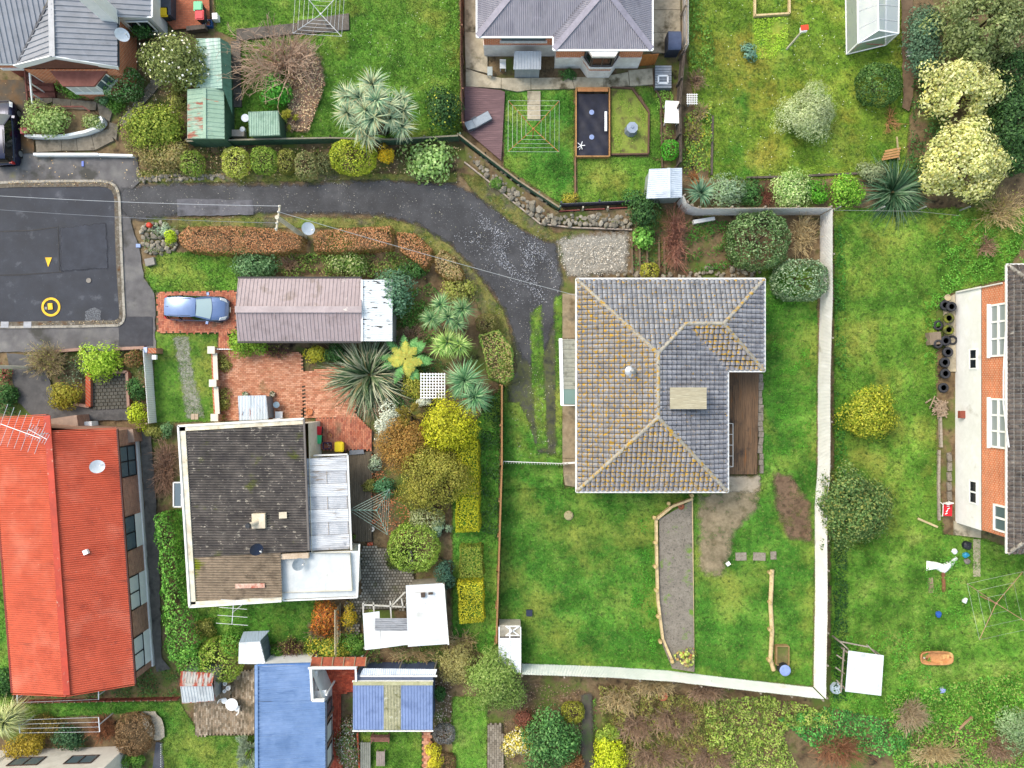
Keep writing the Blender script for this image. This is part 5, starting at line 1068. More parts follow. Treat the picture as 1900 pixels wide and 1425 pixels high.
for i in range(3): L_ = (Vector(bay[i + 1]) - Vector(bay[i])).length; window(ha, bay[i], bay[i + 1],.05, L_ - .05,1.2,2.3, WHT2, GLSL if i == 1 else GLS2,1 if i != 1 else 2,0,.09,1)
gx0, gx1 = W2(-20,120,3.0), W2(44,120,3.0); MB().prism([(gx0[0], gx0[1] + .25),(gx1[0], gx1[1] + .25),(gx1[0], gx1[1] + 1),(gx0[0], gx0[1] + 1)],1.9,3.0).bd('brick_lintel', BRO, ha); br((gx0[0], gx0[1] + .22,1.85),(gx1[0], gx1[1] + .22,1.85),.1,.25).bd('white_beam', WHT2, ha)
for i in range(8): bx(((gx0[0] + gx1[0]) / 2, gx0[1] + .5,.12 + i * .23),(gx1[0] - gx0[0],.05,.2)).bd('door_slat', mat('#8c4a3c', rough=.6), ha)
fs = thing('front_steps', 'flight of dark red timber steps up to the grey-roofed house', 'steps', W2(85,160)); STP = mat(['#6a3c34','#7c4a40','#583028'], scale=2, rough=.75, var=.15, stains=(('#4a3c30', 1,.58,.7),))
for i in range(6):
    px0, px1 = 58 + i * .8,106 + i * .9; yy0 = 182 - i * 10; MB().prism([W2(px0, yy0 + 1), W2(px1, yy0 + 1), W2(px1 - 1, yy0 - 9.5), W2(px0 - 1, yy0 - 9.5)],0,.2 + .19 * i).bd('step', STP, fs)
for p, q, mm in (((52,200),(46,130), STP),((60,192),(55,135), WHT2),((107,148),(80,122), WHT2)):
    b = MB(); b.bar(W(p[0], p[1],.9), W(q[0], q[1],2.0),.08,.1)
    for t in (0,.33,.66,1): c = Vector(W(p[0], p[1],.9)).lerp(Vector(W(q[0], q[1],2.0)), t); b.box((c.x, c.y, c.z / 2),(.07,.07, c.z))
    b.bd('handrail', mm, fs)
cn = thing('white_chimney', 'tall white plastered chimney on the grey ribbed roof', 'chimney', W2(202,27,3.4),2.9); X, Y, _ = W(199,24,3.6); MB().prism([(X - .42, Y - .42),(X + .42, Y - .42),(X + .42, Y + .42),(X - .42, Y + .42)],2.9,6.2).bd('stack', WHT2, cn); MB().prism([(X - .48, Y - .48),(X + .48, Y - .48),(X + .48, Y + .48),(X - .48, Y + .48)],6.2,6.35).bd('cap', WHT2, cn)
# ================================================================ sheds
def shed(name, label, poly, zlo, m, wallm, rib, ridge=None, pitch=.2, cat='shed', kind='rib', over=.06, sw=.8):
    """poly: 4 pixel corners tl,tr,br,bl of the roof; zlo/zhi per corner list"""
    zs = zlo; c = np.mean(np.array(poly),0); root = thing(name, label, cat, W2(c[0], c[1], zs[0])); pts = [W(a, b, z) for (a, b), z in zip(poly, zs)]
    if ridge is None: ribbed('roof_sheet', pts, rib, pitch, .03, m, root, kind, sw)
    else:
        (r0, r1, rz) = ridge; A, B = W(*r0, rz), W(*r1, rz)
        if abs(rib[0]) > .5: ribbed('roof_sheet', [pts[0], A, B, pts[3]], rib, pitch, .03, m, root, kind, sw); ribbed('roof_sheet', [A, pts[1], pts[2], B], rib, pitch, .03, m, root, kind, sw)
        else: ribbed('roof_sheet', [pts[0], pts[1], B, A], rib, pitch, .03, m, root, kind, sw); ribbed('roof_sheet', [A, B, pts[2], pts[3]], rib, pitch, .03, m, root, kind, sw)
        br(Vector(A) + Vector((0,0,.04)), Vector(B) + Vector((0,0,.04)),.2,.03).bd('ridge_cap', m, root)
    fpp = inset([p[:2] for p in pts], over); a = sum(pts[i][0] * pts[(i + 1) % 4][1] - pts[(i + 1) % 4][0] * pts[i][1] for i in range(4))
    MB().prism(fpp, 0,[z - .03 for z in zs], False).bd('wall', wallm, root); strip(root, 'trim', [(p[0], p[1], p[2] - .04) for p in pts],.04,.08, m, True)
    return root
GRN = mat(['#7f9d88','#92ad98','#6f8f7a'], scale=1.2, rough=.6, var=.1); GRND = mat(['#3f5c48','#4c6a55'], scale=2, rough=.7, vscale=(4,4,.4)); RUSTG = mat(['#86a08a', '#97ae9a', '#7c9a84'], scale=1.2, rough=.7, var=.08, stains=(('#9a5a48', 1.6,.46,.58,(.7,2.6,1)),))
shed('rusty_green_shed', 'green iron shed with rust-streaked gable roof beside the small cupboard shed', [(348,166),(415,164),(416,257),(348,257)],[2.0] * 4, mat(['#8aa68e', '#98b29c'], scale=1.2, rough=.65, var=.08, stains=(('#b07a60', 1.5,.64,.72,(.6,2.6,1)),)), RUSTG if False else GRND, (1,0,0),((380,164),(380,257),2.35), pitch=.3)
for c_ in bpy.data.objects['rusty_green_shed'].children[:4]:
    if c_.name.startswith('roof_sheet') and sum(v.co.x for v in c_.data.vertices) < 0: c_.data.materials[0] = RUSTG
shed('green_iron_shed', 'long pale green iron shed behind the white-flowering tree', [(364,72),(408,71),(412,163),(364,164)],[1.9,2.3,2.3,1.9], mat(['#a5bcb0','#8fb0a0','#c0cec8'], scale=1.1, rough=.5, var=.1, vscale=(2.5,.3,1)), GRND, (1,0,-.4), None, .25)
MB().poly([W(409,71,2.34), W(428,82,1.7), W(431,212,1.7), W(413,163,2.34)]).bd('side_roof', mat(['#4f7460','#5d8470'], scale=2, rough=.6, vscale=(.4,3,1)), bpy.data.objects['green_iron_shed'])
shed('small_green_shed', 'small green iron shed with flat ribbed roof beside the water lid', [(461,208),(516,206),(519,250),(463,252)],[1.75] * 4, GRN, GRND, (0,1,0), pitch=.16)
shed('grey_tool_shed', 'grey metal tool shed against the plaster wall of the mauve-roofed house', [(955,95),(1004,95),(1003,128),(953,128)],[1.9,1.9,1.6,1.6], mat(['#a9adb2','#bcc0c4','#989ca2'], scale=1, rough=.45, var=.06), mat(['#8f969c', '#a0a6ac'], scale=2, rough=.5, vscale=(5,5,.3)),(0,1,0), pitch=.2)
shed('white_garden_shed', 'pale blue-grey garden shed with gable roof at the fence corner', [(1205,314),(1265,312),(1265,366),(1200,368)],[1.75] * 4, mat(['#b9c2cc', '#c9d1d9','#a8b2be'], scale=1, rough=.5, var=.06), mat(['#8f9a92','#a3aca4'], scale=2, vscale=(4,4,.3)),(1,0,0),((1241,312),(1241,367),2.0), pitch=.14)
shed('striped_steel_shed', 'small steel shed with white ribbed roof beside the round bushes', [(444,1192),(482,1190),(492,1232),(443,1231)],[1.75,1.75,1.6,1.6], mat(['#d4d8dc', '#e4e7ea', '#b8bec4'], scale=1, rough=.4, var=.08), mat(['#66757a', '#77868c', '#56656a'], scale=2, rough=.5, vscale=(5,5,.3)),(1,0,0), pitch=.2)
MB().poly([W(452,1172,1.6), W(500,1170,1.6), W(482,1190,1.78), W(444,1192,1.78)]).bd('rear_roof', mat(['#6f7f84','#80909a', '#5f6f74'], scale=2, rough=.5, vscale=(4,.5,1)), bpy.data.objects['striped_steel_shed'])
RSH = mat(['#9a968f', '#aaa69f', '#b0aca6'], scale=1.5, rough=.7, stains=(('#a04a34', 1.3,.44,.54,(2,.6,1)),))
shed('rusty_roof_shed', 'grey iron shed with a rusty red roof half below the clipped bushes', [(336,1246),(398,1250),(398,1300),(338,1305)],[1.7,1.7,1.5,1.5], RSH, mat(['#8d9396','#a0a6a8'], scale=2, rough=.55, vscale=(5,5,.3)),(0,1,0),((334,1270),(394,1270),1.95), pitch=.2)
for c_ in bpy.data.objects['rusty_roof_shed'].children:
    if c_.name.startswith('roof_sheet') and np.mean([v.co.y for v in c_.data.vertices]) < 0: c_.data.materials[0] = mat(['#b4b8ba', '#c6caca', '#a6aaac'], scale=1, rough=.5, var=.06)
shed('steel_lean_shed', 'small rusted steel shed against the cream wall on the brick yard', [(442,735),(493,734),(497,778),(444,780)],[1.7] * 4, mat(['#b9c4cc', '#ccd4da', '#a0adb8'], scale=1, rough=.4, var=.1, vscale=(2,.3,1), stains=(('#8c4a34', 1.6,.62,.7,(4,.5,1)),('#7d93a8', 1.8,.62,.7,(3,.5,1)))), mat(['#77797c', '#8a8c90'], scale=2, rough=.5, vscale=(5,5,.3)),(0,1,0), pitch=.2)
gh = thing('greenhouse', 'white-framed polycarbonate greenhouse with red bracing at the top right', 'greenhouse', W2(1625,30)); POL = glassy('#c4ccd2', .3,.55); zE, zR = 1.75,2.25
a0, a1, a2, a3 = W(1590,-50, zE), W(1668,-50, zE), W(1668,58, zE), W(1592,80, zE); a2 = W(1667,62, zE); r0, r1 = W(1628,-50, zR), W(1630,56, zR)
b0, b1, b2, b3 = [(p[0], p[1],.1) for p in (a0, a1, a2, a3)]
for q in ((a0, r0, r1, a3),(r0, a1, a2, r1),(a3, r1, a2),(b0, a0, a3, b3),(b1, a1, a2, b2),(b3, a3, a2, b2)): MB().poly(list(q)).bd('panel', POL, gh)
for p, q in ((a0, a3),(a1, a2),(r0, r1),(a3, r1),(r1, a2),(a3, a2),(a3, b3),(a2, b2),(b3, b2),(b0, b3),(b1, b2)): br(p, q, .07,.07).bd('frame_bar', WHT2, gh)
for t in (.25,.55,.8):
    for A, B, Cc, D in ((a0, r0, a3, r1),(r0, a1, r1, a2)): br(Vector(A).lerp(Vector(Cc), t), Vector(B).lerp(Vector(D), t),.04,.04).bd('frame_bar', mat('#b9bcbc'), gh)
for p, q in ((b3, r1),(b2, a3)): br(Vector(p).lerp(Vector(q),.1), Vector(p).lerp(Vector(q),.7),.06,.03).bd('brace', mat('#a85a50', rough=.7), gh)
pf = thing('narrow_cold_frame', 'narrow white slatted cold frame standing at the end of the timber fence', 'cold frame', W2(946,1205)); PW_ = mat(['#dfe1ea', '#eceef4','#cfd2de'], scale=2, rough=.45, var=.06)
yy = 1186
for i in range(14): br(W(926, yy + i * 4.7,1.7), W(966.5, yy + i * 4.7,1.7),.155,.03).bd('slat', PW_, pf)
for px_ in (926,946,966): br(W(px_, 1163,1.74), W(px_, 1250,1.74),.06,.05).bd('frame_bar', WHT2, pf)
MB().prism(WP([(926,1160),(966,1160),(966,1182),(926,1182)],1.3),0,1.3).bd('bench_box', mat(['#a39c8c', '#b8b2a2'], scale=3, rough=.9), pf); MB().prism(WP([(927,1183),(966,1183),(966,1249),(927,1249)],1.5),0,1.4).bd('frame_box', mat(['#5a5450','#6d6660'], scale=3, rough=.9), pf)
for p, q in (((940,1163),(962,1178)),((940,1178),(962,1163)),((938,1162),(964,1162)),((938,1179),(964,1179))): br(W(*p, 1.38), W(*q, 1.38),.07,.05).bd('lattice_bar', WHT2, pf)
sh_ = thing('white_shelter', 'open timber frame shelter with a plain white sheet roof in the lower right yard', 'shelter', W2(1600,1245)); WHS = mat(['#dcdee0','#cfd2d4'], scale=1, rough=.5, var=.06, stains=(('#a8aaa4', 1.2,.58,.8),('#77726a', 9,.7,.77)))
ribbed('roof_sheet', [W(1574,1207,1.5), W(1640,1216,1.5), W(1635,1291,1.4), W(1568,1283,1.4)],(0,1,0),.85,.015, WHS, sh_, 'flat', .85); OLD = mat(['#8a7f6c', '#a3988a', '#6d6252'], scale=4, rough=.9)
for p, q, z in (((1558,1190),(1574,1205),1.3),((1558,1190),(1610,1200),1.2),((1608,1196),(1626,1214),1.2),((1566,1202),(1560,1284),1.1),((1552,1215),(1568,1226),.9),((1550,1238),(1567,1250),.9),((1552,1262),(1566,1275),.9)): br(W(*p, z), W(*q, z),.08,.08).bd('rail', OLD, sh_)
for p in ((1572,1210),(1636,1218),(1632,1288),(1570,1280),(1560,1192)): bx(W(*p, 1.3)[:2] + (.68,),(.09,.09,1.36)).bd('post', OLD, sh_)
# ================================================================ fences and walls
def path_pts(px, z=0.): return [Vector(W(a, b, z)) for a, b in px]
def corr_fence(label, px, h, m, name='corrugated_fence', sw=.8, side=1, rails=True, pitch=.1):
    pts = path_pts(px); c = sum(pts, Vector()) / len(pts); root = thing(name, label, 'fence', c[:2])
    me = bpy.data.meshes.new('fence_sheet'); n = int(sw / pitch) * 6; vs = []; fs = []
    for i in range(n + 1):
        x = sw * i / n; y = .022 * math.cos(2 * math.pi * x / pitch)
        for z in (.04, h): vs.append((x, y, z))
    for i in range(n): fs.append((2 * i, 2 * i + 2,2 * i + 3,2 * i + 1))
    me.from_pydata(vs, [], fs); me.materials.append(m)
    for a, b in zip(pts, pts[1:]):
        d = b - a; k = max(1, round(d.length / (sw * .97))); ang = math.atan2(d.y, d.x)
        for i in range(k):
            o = bpy.data.objects.new('fence_sheet', me); link(o, root); p = a + d * (i / k); nrm = Vector((-d.y, d.x, 0)).normalized() * (.006 * (i % 2))
            o.location = p + nrm - c + Vector((0,0, RU(-.025,.025))); o.rotation_euler[2] = ang; o.scale[0] = d.length / k / sw * 1.012
        nr = Vector((-d.y, d.x, 0)).normalized() * side
        if rails:
            for z in (.35, h - .3): br(a + nr * .08 + Vector((0,0, z)), b + nr * .08 + Vector((0,0, z)),.06,.09).bd('rail', mat(['#8f8474','#a09484'], scale=3, rough=.9), root)
            for i in range(max(1, round(d.length / 2.4)) + 1):
                p = a + d * (i / max(1, round(d.length / 2.4))) + nr * .16; bx((p.x, p.y, h * .47),(.1,.1, h * .94)).bd('post', mat(['#8f8474','#a09484'], scale=3, rough=.9), root)
    return root
def board_fence(label, px, h, m, bw=.14, gapw=.012, name='board_fence', th=.025, pm=None, side=1, lattice=False, cap=None, topj=.02):
    pts = path_pts(px); c = sum(pts, Vector()) / len(pts); root = thing(name, label, 'fence', c[:2]); me = None; pm = pm or m
    b = MB(); b.box((0,0, h / 2),(bw - gapw, th, h)); ob = b.bd('board', m, root, local=True); me = ob.data; first = ob
    for a, q in zip(pts, pts[1:]):
        d = q - a; k = max(1, round(d.length / bw)); ang = math.atan2(d.y, d.x)
        for i in range(k):
            o = first if first else bpy.data.objects.new('board', me)
            if not first: link(o, root)
            first = None; o.location = a + d * ((i + .5) / k) - c + Vector((0,0, RU(-topj, topj))); o.rotation_euler[2] = ang
        nr = Vector((-d.y, d.x, 0)).normalized() * side
        for z in (.25, h - .25): br(a + nr * .05 + Vector((0,0, z)), q + nr * .05 + Vector((0,0, z)),.05,.09).bd('rail', pm, root)
        for i in range(max(1, round(d.length / 2.2)) + 1):
            p = a + d * (i / max(1, round(d.length / 2.2))) + nr * .11; bx((p.x, p.y, h * .5 + .04),(.1,.1, h + .08)).bd('post', pm, root)
        if cap: br(a + Vector((0,0, h + .04)), q + Vector((0,0, h + .04)),.1,.03).bd('cap_rail', cap, root)
    return root
WFE = mat(['#f0efec', '#e6e4e0','#f6f5f3'], gain=1.15, scale=.7, rough=.5, var=.05, vscale=(1,1,.5), stains=(('#bdb49c', .6,.62,.8),))
corr_fence('white corrugated iron fence along the top of the tiled house plot', [(1255,376),(1261,389),(1270,396),(1285,400),(1521,399)],2.0, WFE)
corr_fence('long white corrugated iron fence down the right side of the tiled house plot', [(1521,400),(1521,560),(1517,700),(1517,860),(1511,940),(1512,1100),(1509,1274)],2.0, WFE, side=1)
corr_fence('white corrugated iron fence along the bottom of the tiled house plot', [(1508,1275),(1340,1256),(1240,1244),(1120,1236),(968,1231)],1.9, mat(['#ecefec', '#dfe5e2','#f2f2f0'], gain=1.18, scale=.5, rough=.5, var=.05, stains=(('#c8c0a8', .5,.62,.8),)), side=1)
corr_fence('white corrugated fence at the right of the mauve-roofed house', [(1266,-40),(1266,104)],1.8, WFE, side=-1)
DKW = mat(['#4f463e', '#625850','#3f3832'], scale=3, rough=.9, var=.2); TIM = mat(['#8a6440','#9c744c', '#74543a'], scale=3, rough=.85, var=.15, vscale=(3,3,.5))
board_fence('dark weathered board fence beside the vegetable garden', [(1262,112),(1254,210),(1256,312)],1.5, DKW, side=-1)
board_fence('thin timber paling fence between the tiled house lawn and the hedge garden', [(932,714),(932,860),(926,1050),(922,1180)],1.5, TIM, side=-1, cap=TIM)
GRF = mat(['#3d5f4c', '#4a6e58','#335242'], scale=2.5, rough=.75, var=.15)
board_fence('dark green trellis fence between the upper lawn and the topiary row', [(360,272),(440,270),(520,268),(620,266),(730,269),(852,262)],1.1, GRF, bw=.1, gapw=.022, side=1, pm=mat(['#6d6a58','#857f6c'], scale=3, rough=.9), cap=mat(['#8a8470','#6f6a58'], scale=3))
board_fence('green paling fence running diagonally above the stone bank', [(854,260),(900,296),(960,342),(1036,392)],1.1, GRF, bw=.1, gapw=.02, side=1, pm=mat(['#5f7566','#748a7a'], scale=3), cap=mat(['#9a8a72','#7c6c58'], scale=3))
board_fence('brown paling fence left of the mauve-roofed house', [(857,-40),(857,120),(860,242)],1.5, mat(['#6f4f3e', '#85614e', '#5c4234'], scale=3, rough=.85, var=.15), side=1)
board_fence('dark paling fence with jagged top behind the stone bank', [(1040,384),(1180,378),(1258,372)],.9, mat(['#4a4c54','#5f6068','#3c3d44'], scale=3, rough=.8), side=1)
lf = thing('sleeper_wall', 'low wall of dark red boards with pale posts above the rocks', 'wall', W2(1108,390)); RSL = mat(['#7a3a34','#8c4a42','#64302c'], scale=2, rough=.8, var=.15)
for i, (a, c) in enumerate((((1038,392),(1076,390)),((1084,389),(1122,388)),((1130,387),(1168,385)))):
    for k in range(3): br(W(*a, .12 + .2 * k), W(*c, .12 + .2 * k),.06,.19).bd('board', RSL, lf)
for px_ in (1080,1126): br(W(px_, 396,0), W(px_ + 2,384,.95),.12,.1).bd('brace_post', mat(['#b8b09c', '#a39a86'], scale=3), lf)
tk = thing('timber_kerb', 'low pale timber kerb at the foot of the stone bank', 'kerb', W2(1000,400)); kq = path_pts([(862,302),(900,332),(950,374),(1002,416),(1060,423),(1172,427)])
for a, c in zip(kq, kq[1:]): br(a + Vector((0,0,.1)), c + Vector((0,0,.1)),.09,.24).bd('sleeper', mat(['#8f7f70','#b0a294','#77695c'], scale=3, rough=.9), tk)
ROCKS = []
for k in range(8):
    bm = bmesh.new(); bmesh.ops.create_icosphere(bm, subdivisions=2, radius=1.); g_ = np.random.default_rng(k)
    pl = [(Vector(g_.normal(size=3)).normalized(),.55 + .35 * g_.random()) for _ in range(9)]
    for v in bm.verts:
        for n_, dd in pl:
            t = v.co.dot(n_)
            if t > dd: v.co -= n_ * (t - dd)
        v.co *= 1 + .05 * g_.normal()
    me = bpy.data.meshes.new('stone'); bm.to_mesh(me); bm.free(); me.materials.append(mat([['#7a7266','#908878','#5c564c'],['#6a6458','#807a6c', '#4c483e'],['#8a8274','#a09888','#6f685c']][k % 3], scale=4, rough=.9, bump=.5, var=.2, stains=(('#6b7040', 2,.62,.72),))); ROCKS.append(me)
def stones(root, poly, n, smin, smax, z=.1, hz=.7, zslope=None):
    pw = WP(poly); P = scatter(pw, 140); got = []
    for p in P:
        if len(got) >= n: break
        s = RU(smin, smax) * .5
        if any((p[0] - q[0]) ** 2 + (p[1] - q[1]) ** 2 < (.66 * (s + q[2])) ** 2 for q in got): continue
        got.append((p[0], p[1], s)); o = bpy.data.objects.new('stone', random.choice(ROCKS)); link(o, root); o.location = Vector((p[0], p[1], z + s * .3 + (zslope(p) if zslope else 0))) - ORG[root.name]; o.rotation_euler = (RU(-.4,.4), RU(-.4,.4), random.random() * 6.28); o.scale = (s * 1.2, s, s * hz)
bank = thing('stone_bank', 'bank of stacked grey-brown field stones below the green fence', 'rockery', W2(1000,370))
mb = MB(); tp = path_pts([(862,272),(900,302),(960,348),(1036,398),(1172,390)]); bt = path_pts([(866,300),(902,332),(952,373),(1004,414),(1172,425)])
for i in range(4): mb.add([tp[i] + Vector((0,0,.5)), tp[i + 1] + Vector((0,0,.5)), bt[i + 1] + Vector((0,0,.08)), bt[i] + Vector((0,0,.08))],[(3,2,1,0)])
mb.bd('earth', SOIL, bank)
stones(bank, [(930,322),(1036,398),(1030,418),(1005,414),(955,375),(915,340)],130,.28,.6,.2); stones(bank, [(1020,398),(1172,391),(1172,423),(1008,415)],130,.26,.52,.2); stones(bank, [(866,275),(925,318),(915,338),(880,305)],45,.25,.5,.2)
rg = thing('rock_garden', 'small rockery of grey stones at the end of the brown hedge', 'rockery', W2(290,445)); stones(rg, [(262,415),(300,412),(330,430),(330,462),(300,475),(268,470)],60,.2,.45,.08)
bx(W(279,486,.2),(.65,.5,.25),.2).solo('stone_block', mat(['#8d8780','#9c968e'], scale=3, rough=.9, bump=.4), 'grey concrete block at the corner of the small lawn', 'block', W2(279,486))
bank2 = thing('stone_edging', 'broken line of stones under the topiary row', 'edging', W2(320,328)); stones(bank2,[(255,310),(265,330),(320,325),(420,326),(420,332),(262,338)],45,.18,.4,.06)
st3 = thing('stone_edging', 'rough stone edge between the garden and the top of the tiled roof', 'edging', W2(1300,505)); stones(st3,[(1140,505),(1180,498),(1250,512),(1340,490),(1410,498),(1410,510),(1270,516),(1140,515)],45,.2,.45,.08)
board_fence('white paling fence along the left of the mossy drive', [(281,650),(291,784)],1.15, WHT2, bw=.13, side=-1, name='white_fence', pm=mat(['#8c7a5a', '#a3906e'], scale=3))
lw = thing('brick_garden_wall', 'low brick wall with white coping and pillars between mossy drive and brick yard', 'wall', W2(402,715)); BRT = BW('#b06a48','#9a5638','#b8a088')
for (a, c) in (((399,655),(401,705)),((401,718),(404,768))): br(W(*a, .4), W(*c, .4),.22,.8).bd('brick_panel', BRT, lw); br(W(*a, .86), W(*c, .86),.3,.1).bd('coping', CRM, lw)
for p in ((398,650),(401,711),(404,774)): X, Y, _ = W(*p, .6); bx((X, Y, .55),(.42,.42,1.1)).bd('pillar', BRT, lw); bx((X, Y, 1.14),(.5,.5,.08)).bd('pillar_cap', CRM, lw)
gp = thing('gate_pillar', 'brick gate pillar with letterbox beside the white paling fence', 'pillar', W2(288,652)); X, Y, _ = W(287,651,.6); bx((X, Y, .5),(.6,.36,1.0)).bd('brickwork', BRT, gp); bx((X - .42, Y + .05,.9),(.24,.36,.3)).bd('letterbox', mat('#b4bfe0', rough=.5), gp); bx((X + .15, Y - .45,.9),(.28,.3,.2)).bd('meter_box', WHT2, gp)
wa = thing('white_garden_wall', 'long low white garden wall beside the footpath', 'wall', W2(155,289)); br(W(66,288,.25), W(185,288,.25),.16,.5).bd('wall', WHT2, wa); br(W(185,288.5,.22), W(249,290,.22),.14,.44).bd('wall_end', WHT2, wa)
pl_ = thing('curved_planter', 'white curved planter wall with garden bed in front of the grey-roofed house', 'planter', W2(130,240)); cp = path_pts([(56,256),(90,258),(130,257),(165,250),(188,242),(198,230),(194,222)])
for a, c in zip(cp, cp[1:]): br(a + Vector((0,0,.3)), c + Vector((0,0,.3)),.18,.6).bd('wall', WHT2, pl_)
MB().prism(WP([(58,215),(140,205),(180,212),(194,224),(186,240),(130,254),(60,254)]),0,.42).bd('soil', SOIL, pl_); rq = path_pts([(62,207),(110,205),(165,205),(178,214)])
for a, c in zip(rq, rq[1:]): br(a + Vector((0,0,.7)), c + Vector((0,0,.7)),.1,.06).bd('timber_rail', STP, pl_)
bx(W(51,245,.5),(.55,.4,.7),.1).solo('letterbox', mat('#8c2a34', rough=.5), 'dark red letterbox at the end of the white planter wall', 'letterbox', W2(51,245))
tw = thing('terracotta_wall', 'low terracotta brick walls framing the small cobbled court', 'wall', W2(200,705)); TER = BW('#b4502f', '#a04428','#a08070', .24,.09)
for a, c, w_ in (((105,652),(155,648),.2),((215,648),(270,645),.2),((168,690),(168,754),.34),((140,750),(168,754),.2),((212,691),(238,690),.18),((238,690),(241,755),.18),((241,755),(252,757),.18)): br(W(*a, .22), W(*c, .22), w_, .44 if w_ < .3 else .6).bd('wall', TER, tw)
tf = thing('stained_fence', 'low dark red timber fence below the red roof', 'fence', W2(200,1295)); fq0, fq1 = Vector(W(40,1299)), Vector(W(336,1293))
for i in range(22):
    a, c = fq0.lerp(fq1, i / 22), fq0.lerp(fq1,(i + 1) / 22 - .004); br(a + Vector((0,0,.25)), c + Vector((0,0,.25)),.05,.5).bd('board', mat(['#6a3228','#7c4236','#542820'], scale=2, rough=.85, var=.2), tf); br(a + Vector((0,-.12,.02)), a + Vector((0,.02,.6)),.06,.06).bd('stake', mat(['#a09078','#857660'], scale=4), tf)
gw_ = thing('yard_gate', 'thin white lattice gate between fence and tiled house', 'gate', W2(1000,858)); b = MB()
for z in (.5,1.0): b.bar(W(934,856, z), W(1044,860, z),.04,.05)
b.bar(W(1044,860,.9), W(1072,858,.9),.12,.1)
for i in range(24): p = Vector(W(934,856,0)).lerp(Vector(W(1044,860,0)), i / 23); b.bar(p, p + Vector((0,0,1.05)),.03,.03)
b.bd('frame', WHT, gw_)
for px_ in (933,1044,1050): bx(W(px_, 858)[:2] + (.6,),(.09,.09,1.2)).bd('post', mat(['#8f8a7c', '#a39e90'], scale=3), gw_)
wfz = thing('wire_fence', 'sagging wire fence along the top of the tyre yard', 'fence', W2(1620,388)); b = MB()
for z in (.4,.8,1.1): b.tube([W(1545,390, z), W(1700,392, z), W(1780,400, z)],.012,4)
for px_ in (1545,1625,1700,1780): b.box(W(px_, 391)[:2] + (.6,),(.08,.08,1.2))
b.bd('wires', mat(['#8a8c88','#a0a29c'], scale=3, rough=.6), wfz)
rt = thing('retaining_edge', 'pale timber retaining edge with round posts along the gravel path', 'edging', W2(1220,1080)); SLP = mat(['#c0a878','#cfb88c', '#a89068'], scale=2.5, rough=.85, var=.15, vscale=(2,2,.5)); rq = path_pts([(1283,924),(1245,938),(1216,962),(1217,1040),(1219,1110),(1228,1182),(1247,1226)])
for a, c in zip(rq, rq[1:]): br(a + Vector((0,0,.22)), c + Vector((0,0,.22)),.16,.44).bd('sleeper', SLP, rt)
br(W(1284,926,.1), W(1287,1240,.1),.07,.2).bd('edge_board', SLP, rt)
for p in ((1281,918),(1240,934),(1213,960),(1214,1006),(1214,1050),(1216,1094),(1219,1142),(1224,1188),(1246,1222)): a = Vector(W(*p)); tb_([a, a + Vector((RU(-.1,.0), RU(0,.1),.62))],.13,10).bd('post', mat(['#b09860','#c4ad78','#8f7a4c'], scale=4, rough=.9), rt)
rt2 = thing('log_edge', 'straight pale log retaining edge with stub posts on the lawn', 'edging', W2(1429,1150)); lq = path_pts([(1431,1056),(1428,1120),(1431,1170),(1428,1222),(1434,1242)])
for a, c in zip(lq, lq[1:]): tb_([a + Vector((0,0,.16)), a.lerp(c, .5) + Vector((0,0,.17)), c + Vector((0,0,.16))],.15,10).bd('log', SLP, rt2)
for p in ((1426,1061),(1426,1116),(1426,1166),(1424,1222)): a = Vector(W(*p)); tb_([a, a + Vector((-.06,.05,.5))],.12,10).bd('post', mat(['#b09860','#c4ad78','#8f7a4c'], scale=4, rough=.9), rt2)
for i, (px_, py_, w_) in enumerate(((1374,1032,.75),(1408,1032,.85),(1434,1030,.4))): X, Y, _ = W(px_, py_); bx((X, Y, .05),(w_, .55,.16), random.gauss(0,.04)).solo('stepping_stone', mat(['#7f7668','#948b7c', '#6a6154'], scale=4, rough=.9, bump=.4),['leftmost', 'middle', 'rightmost'][i] + ' grey paver in the row on the tiled house lawn', 'paver', (X, Y), group='lawn stepping stones')
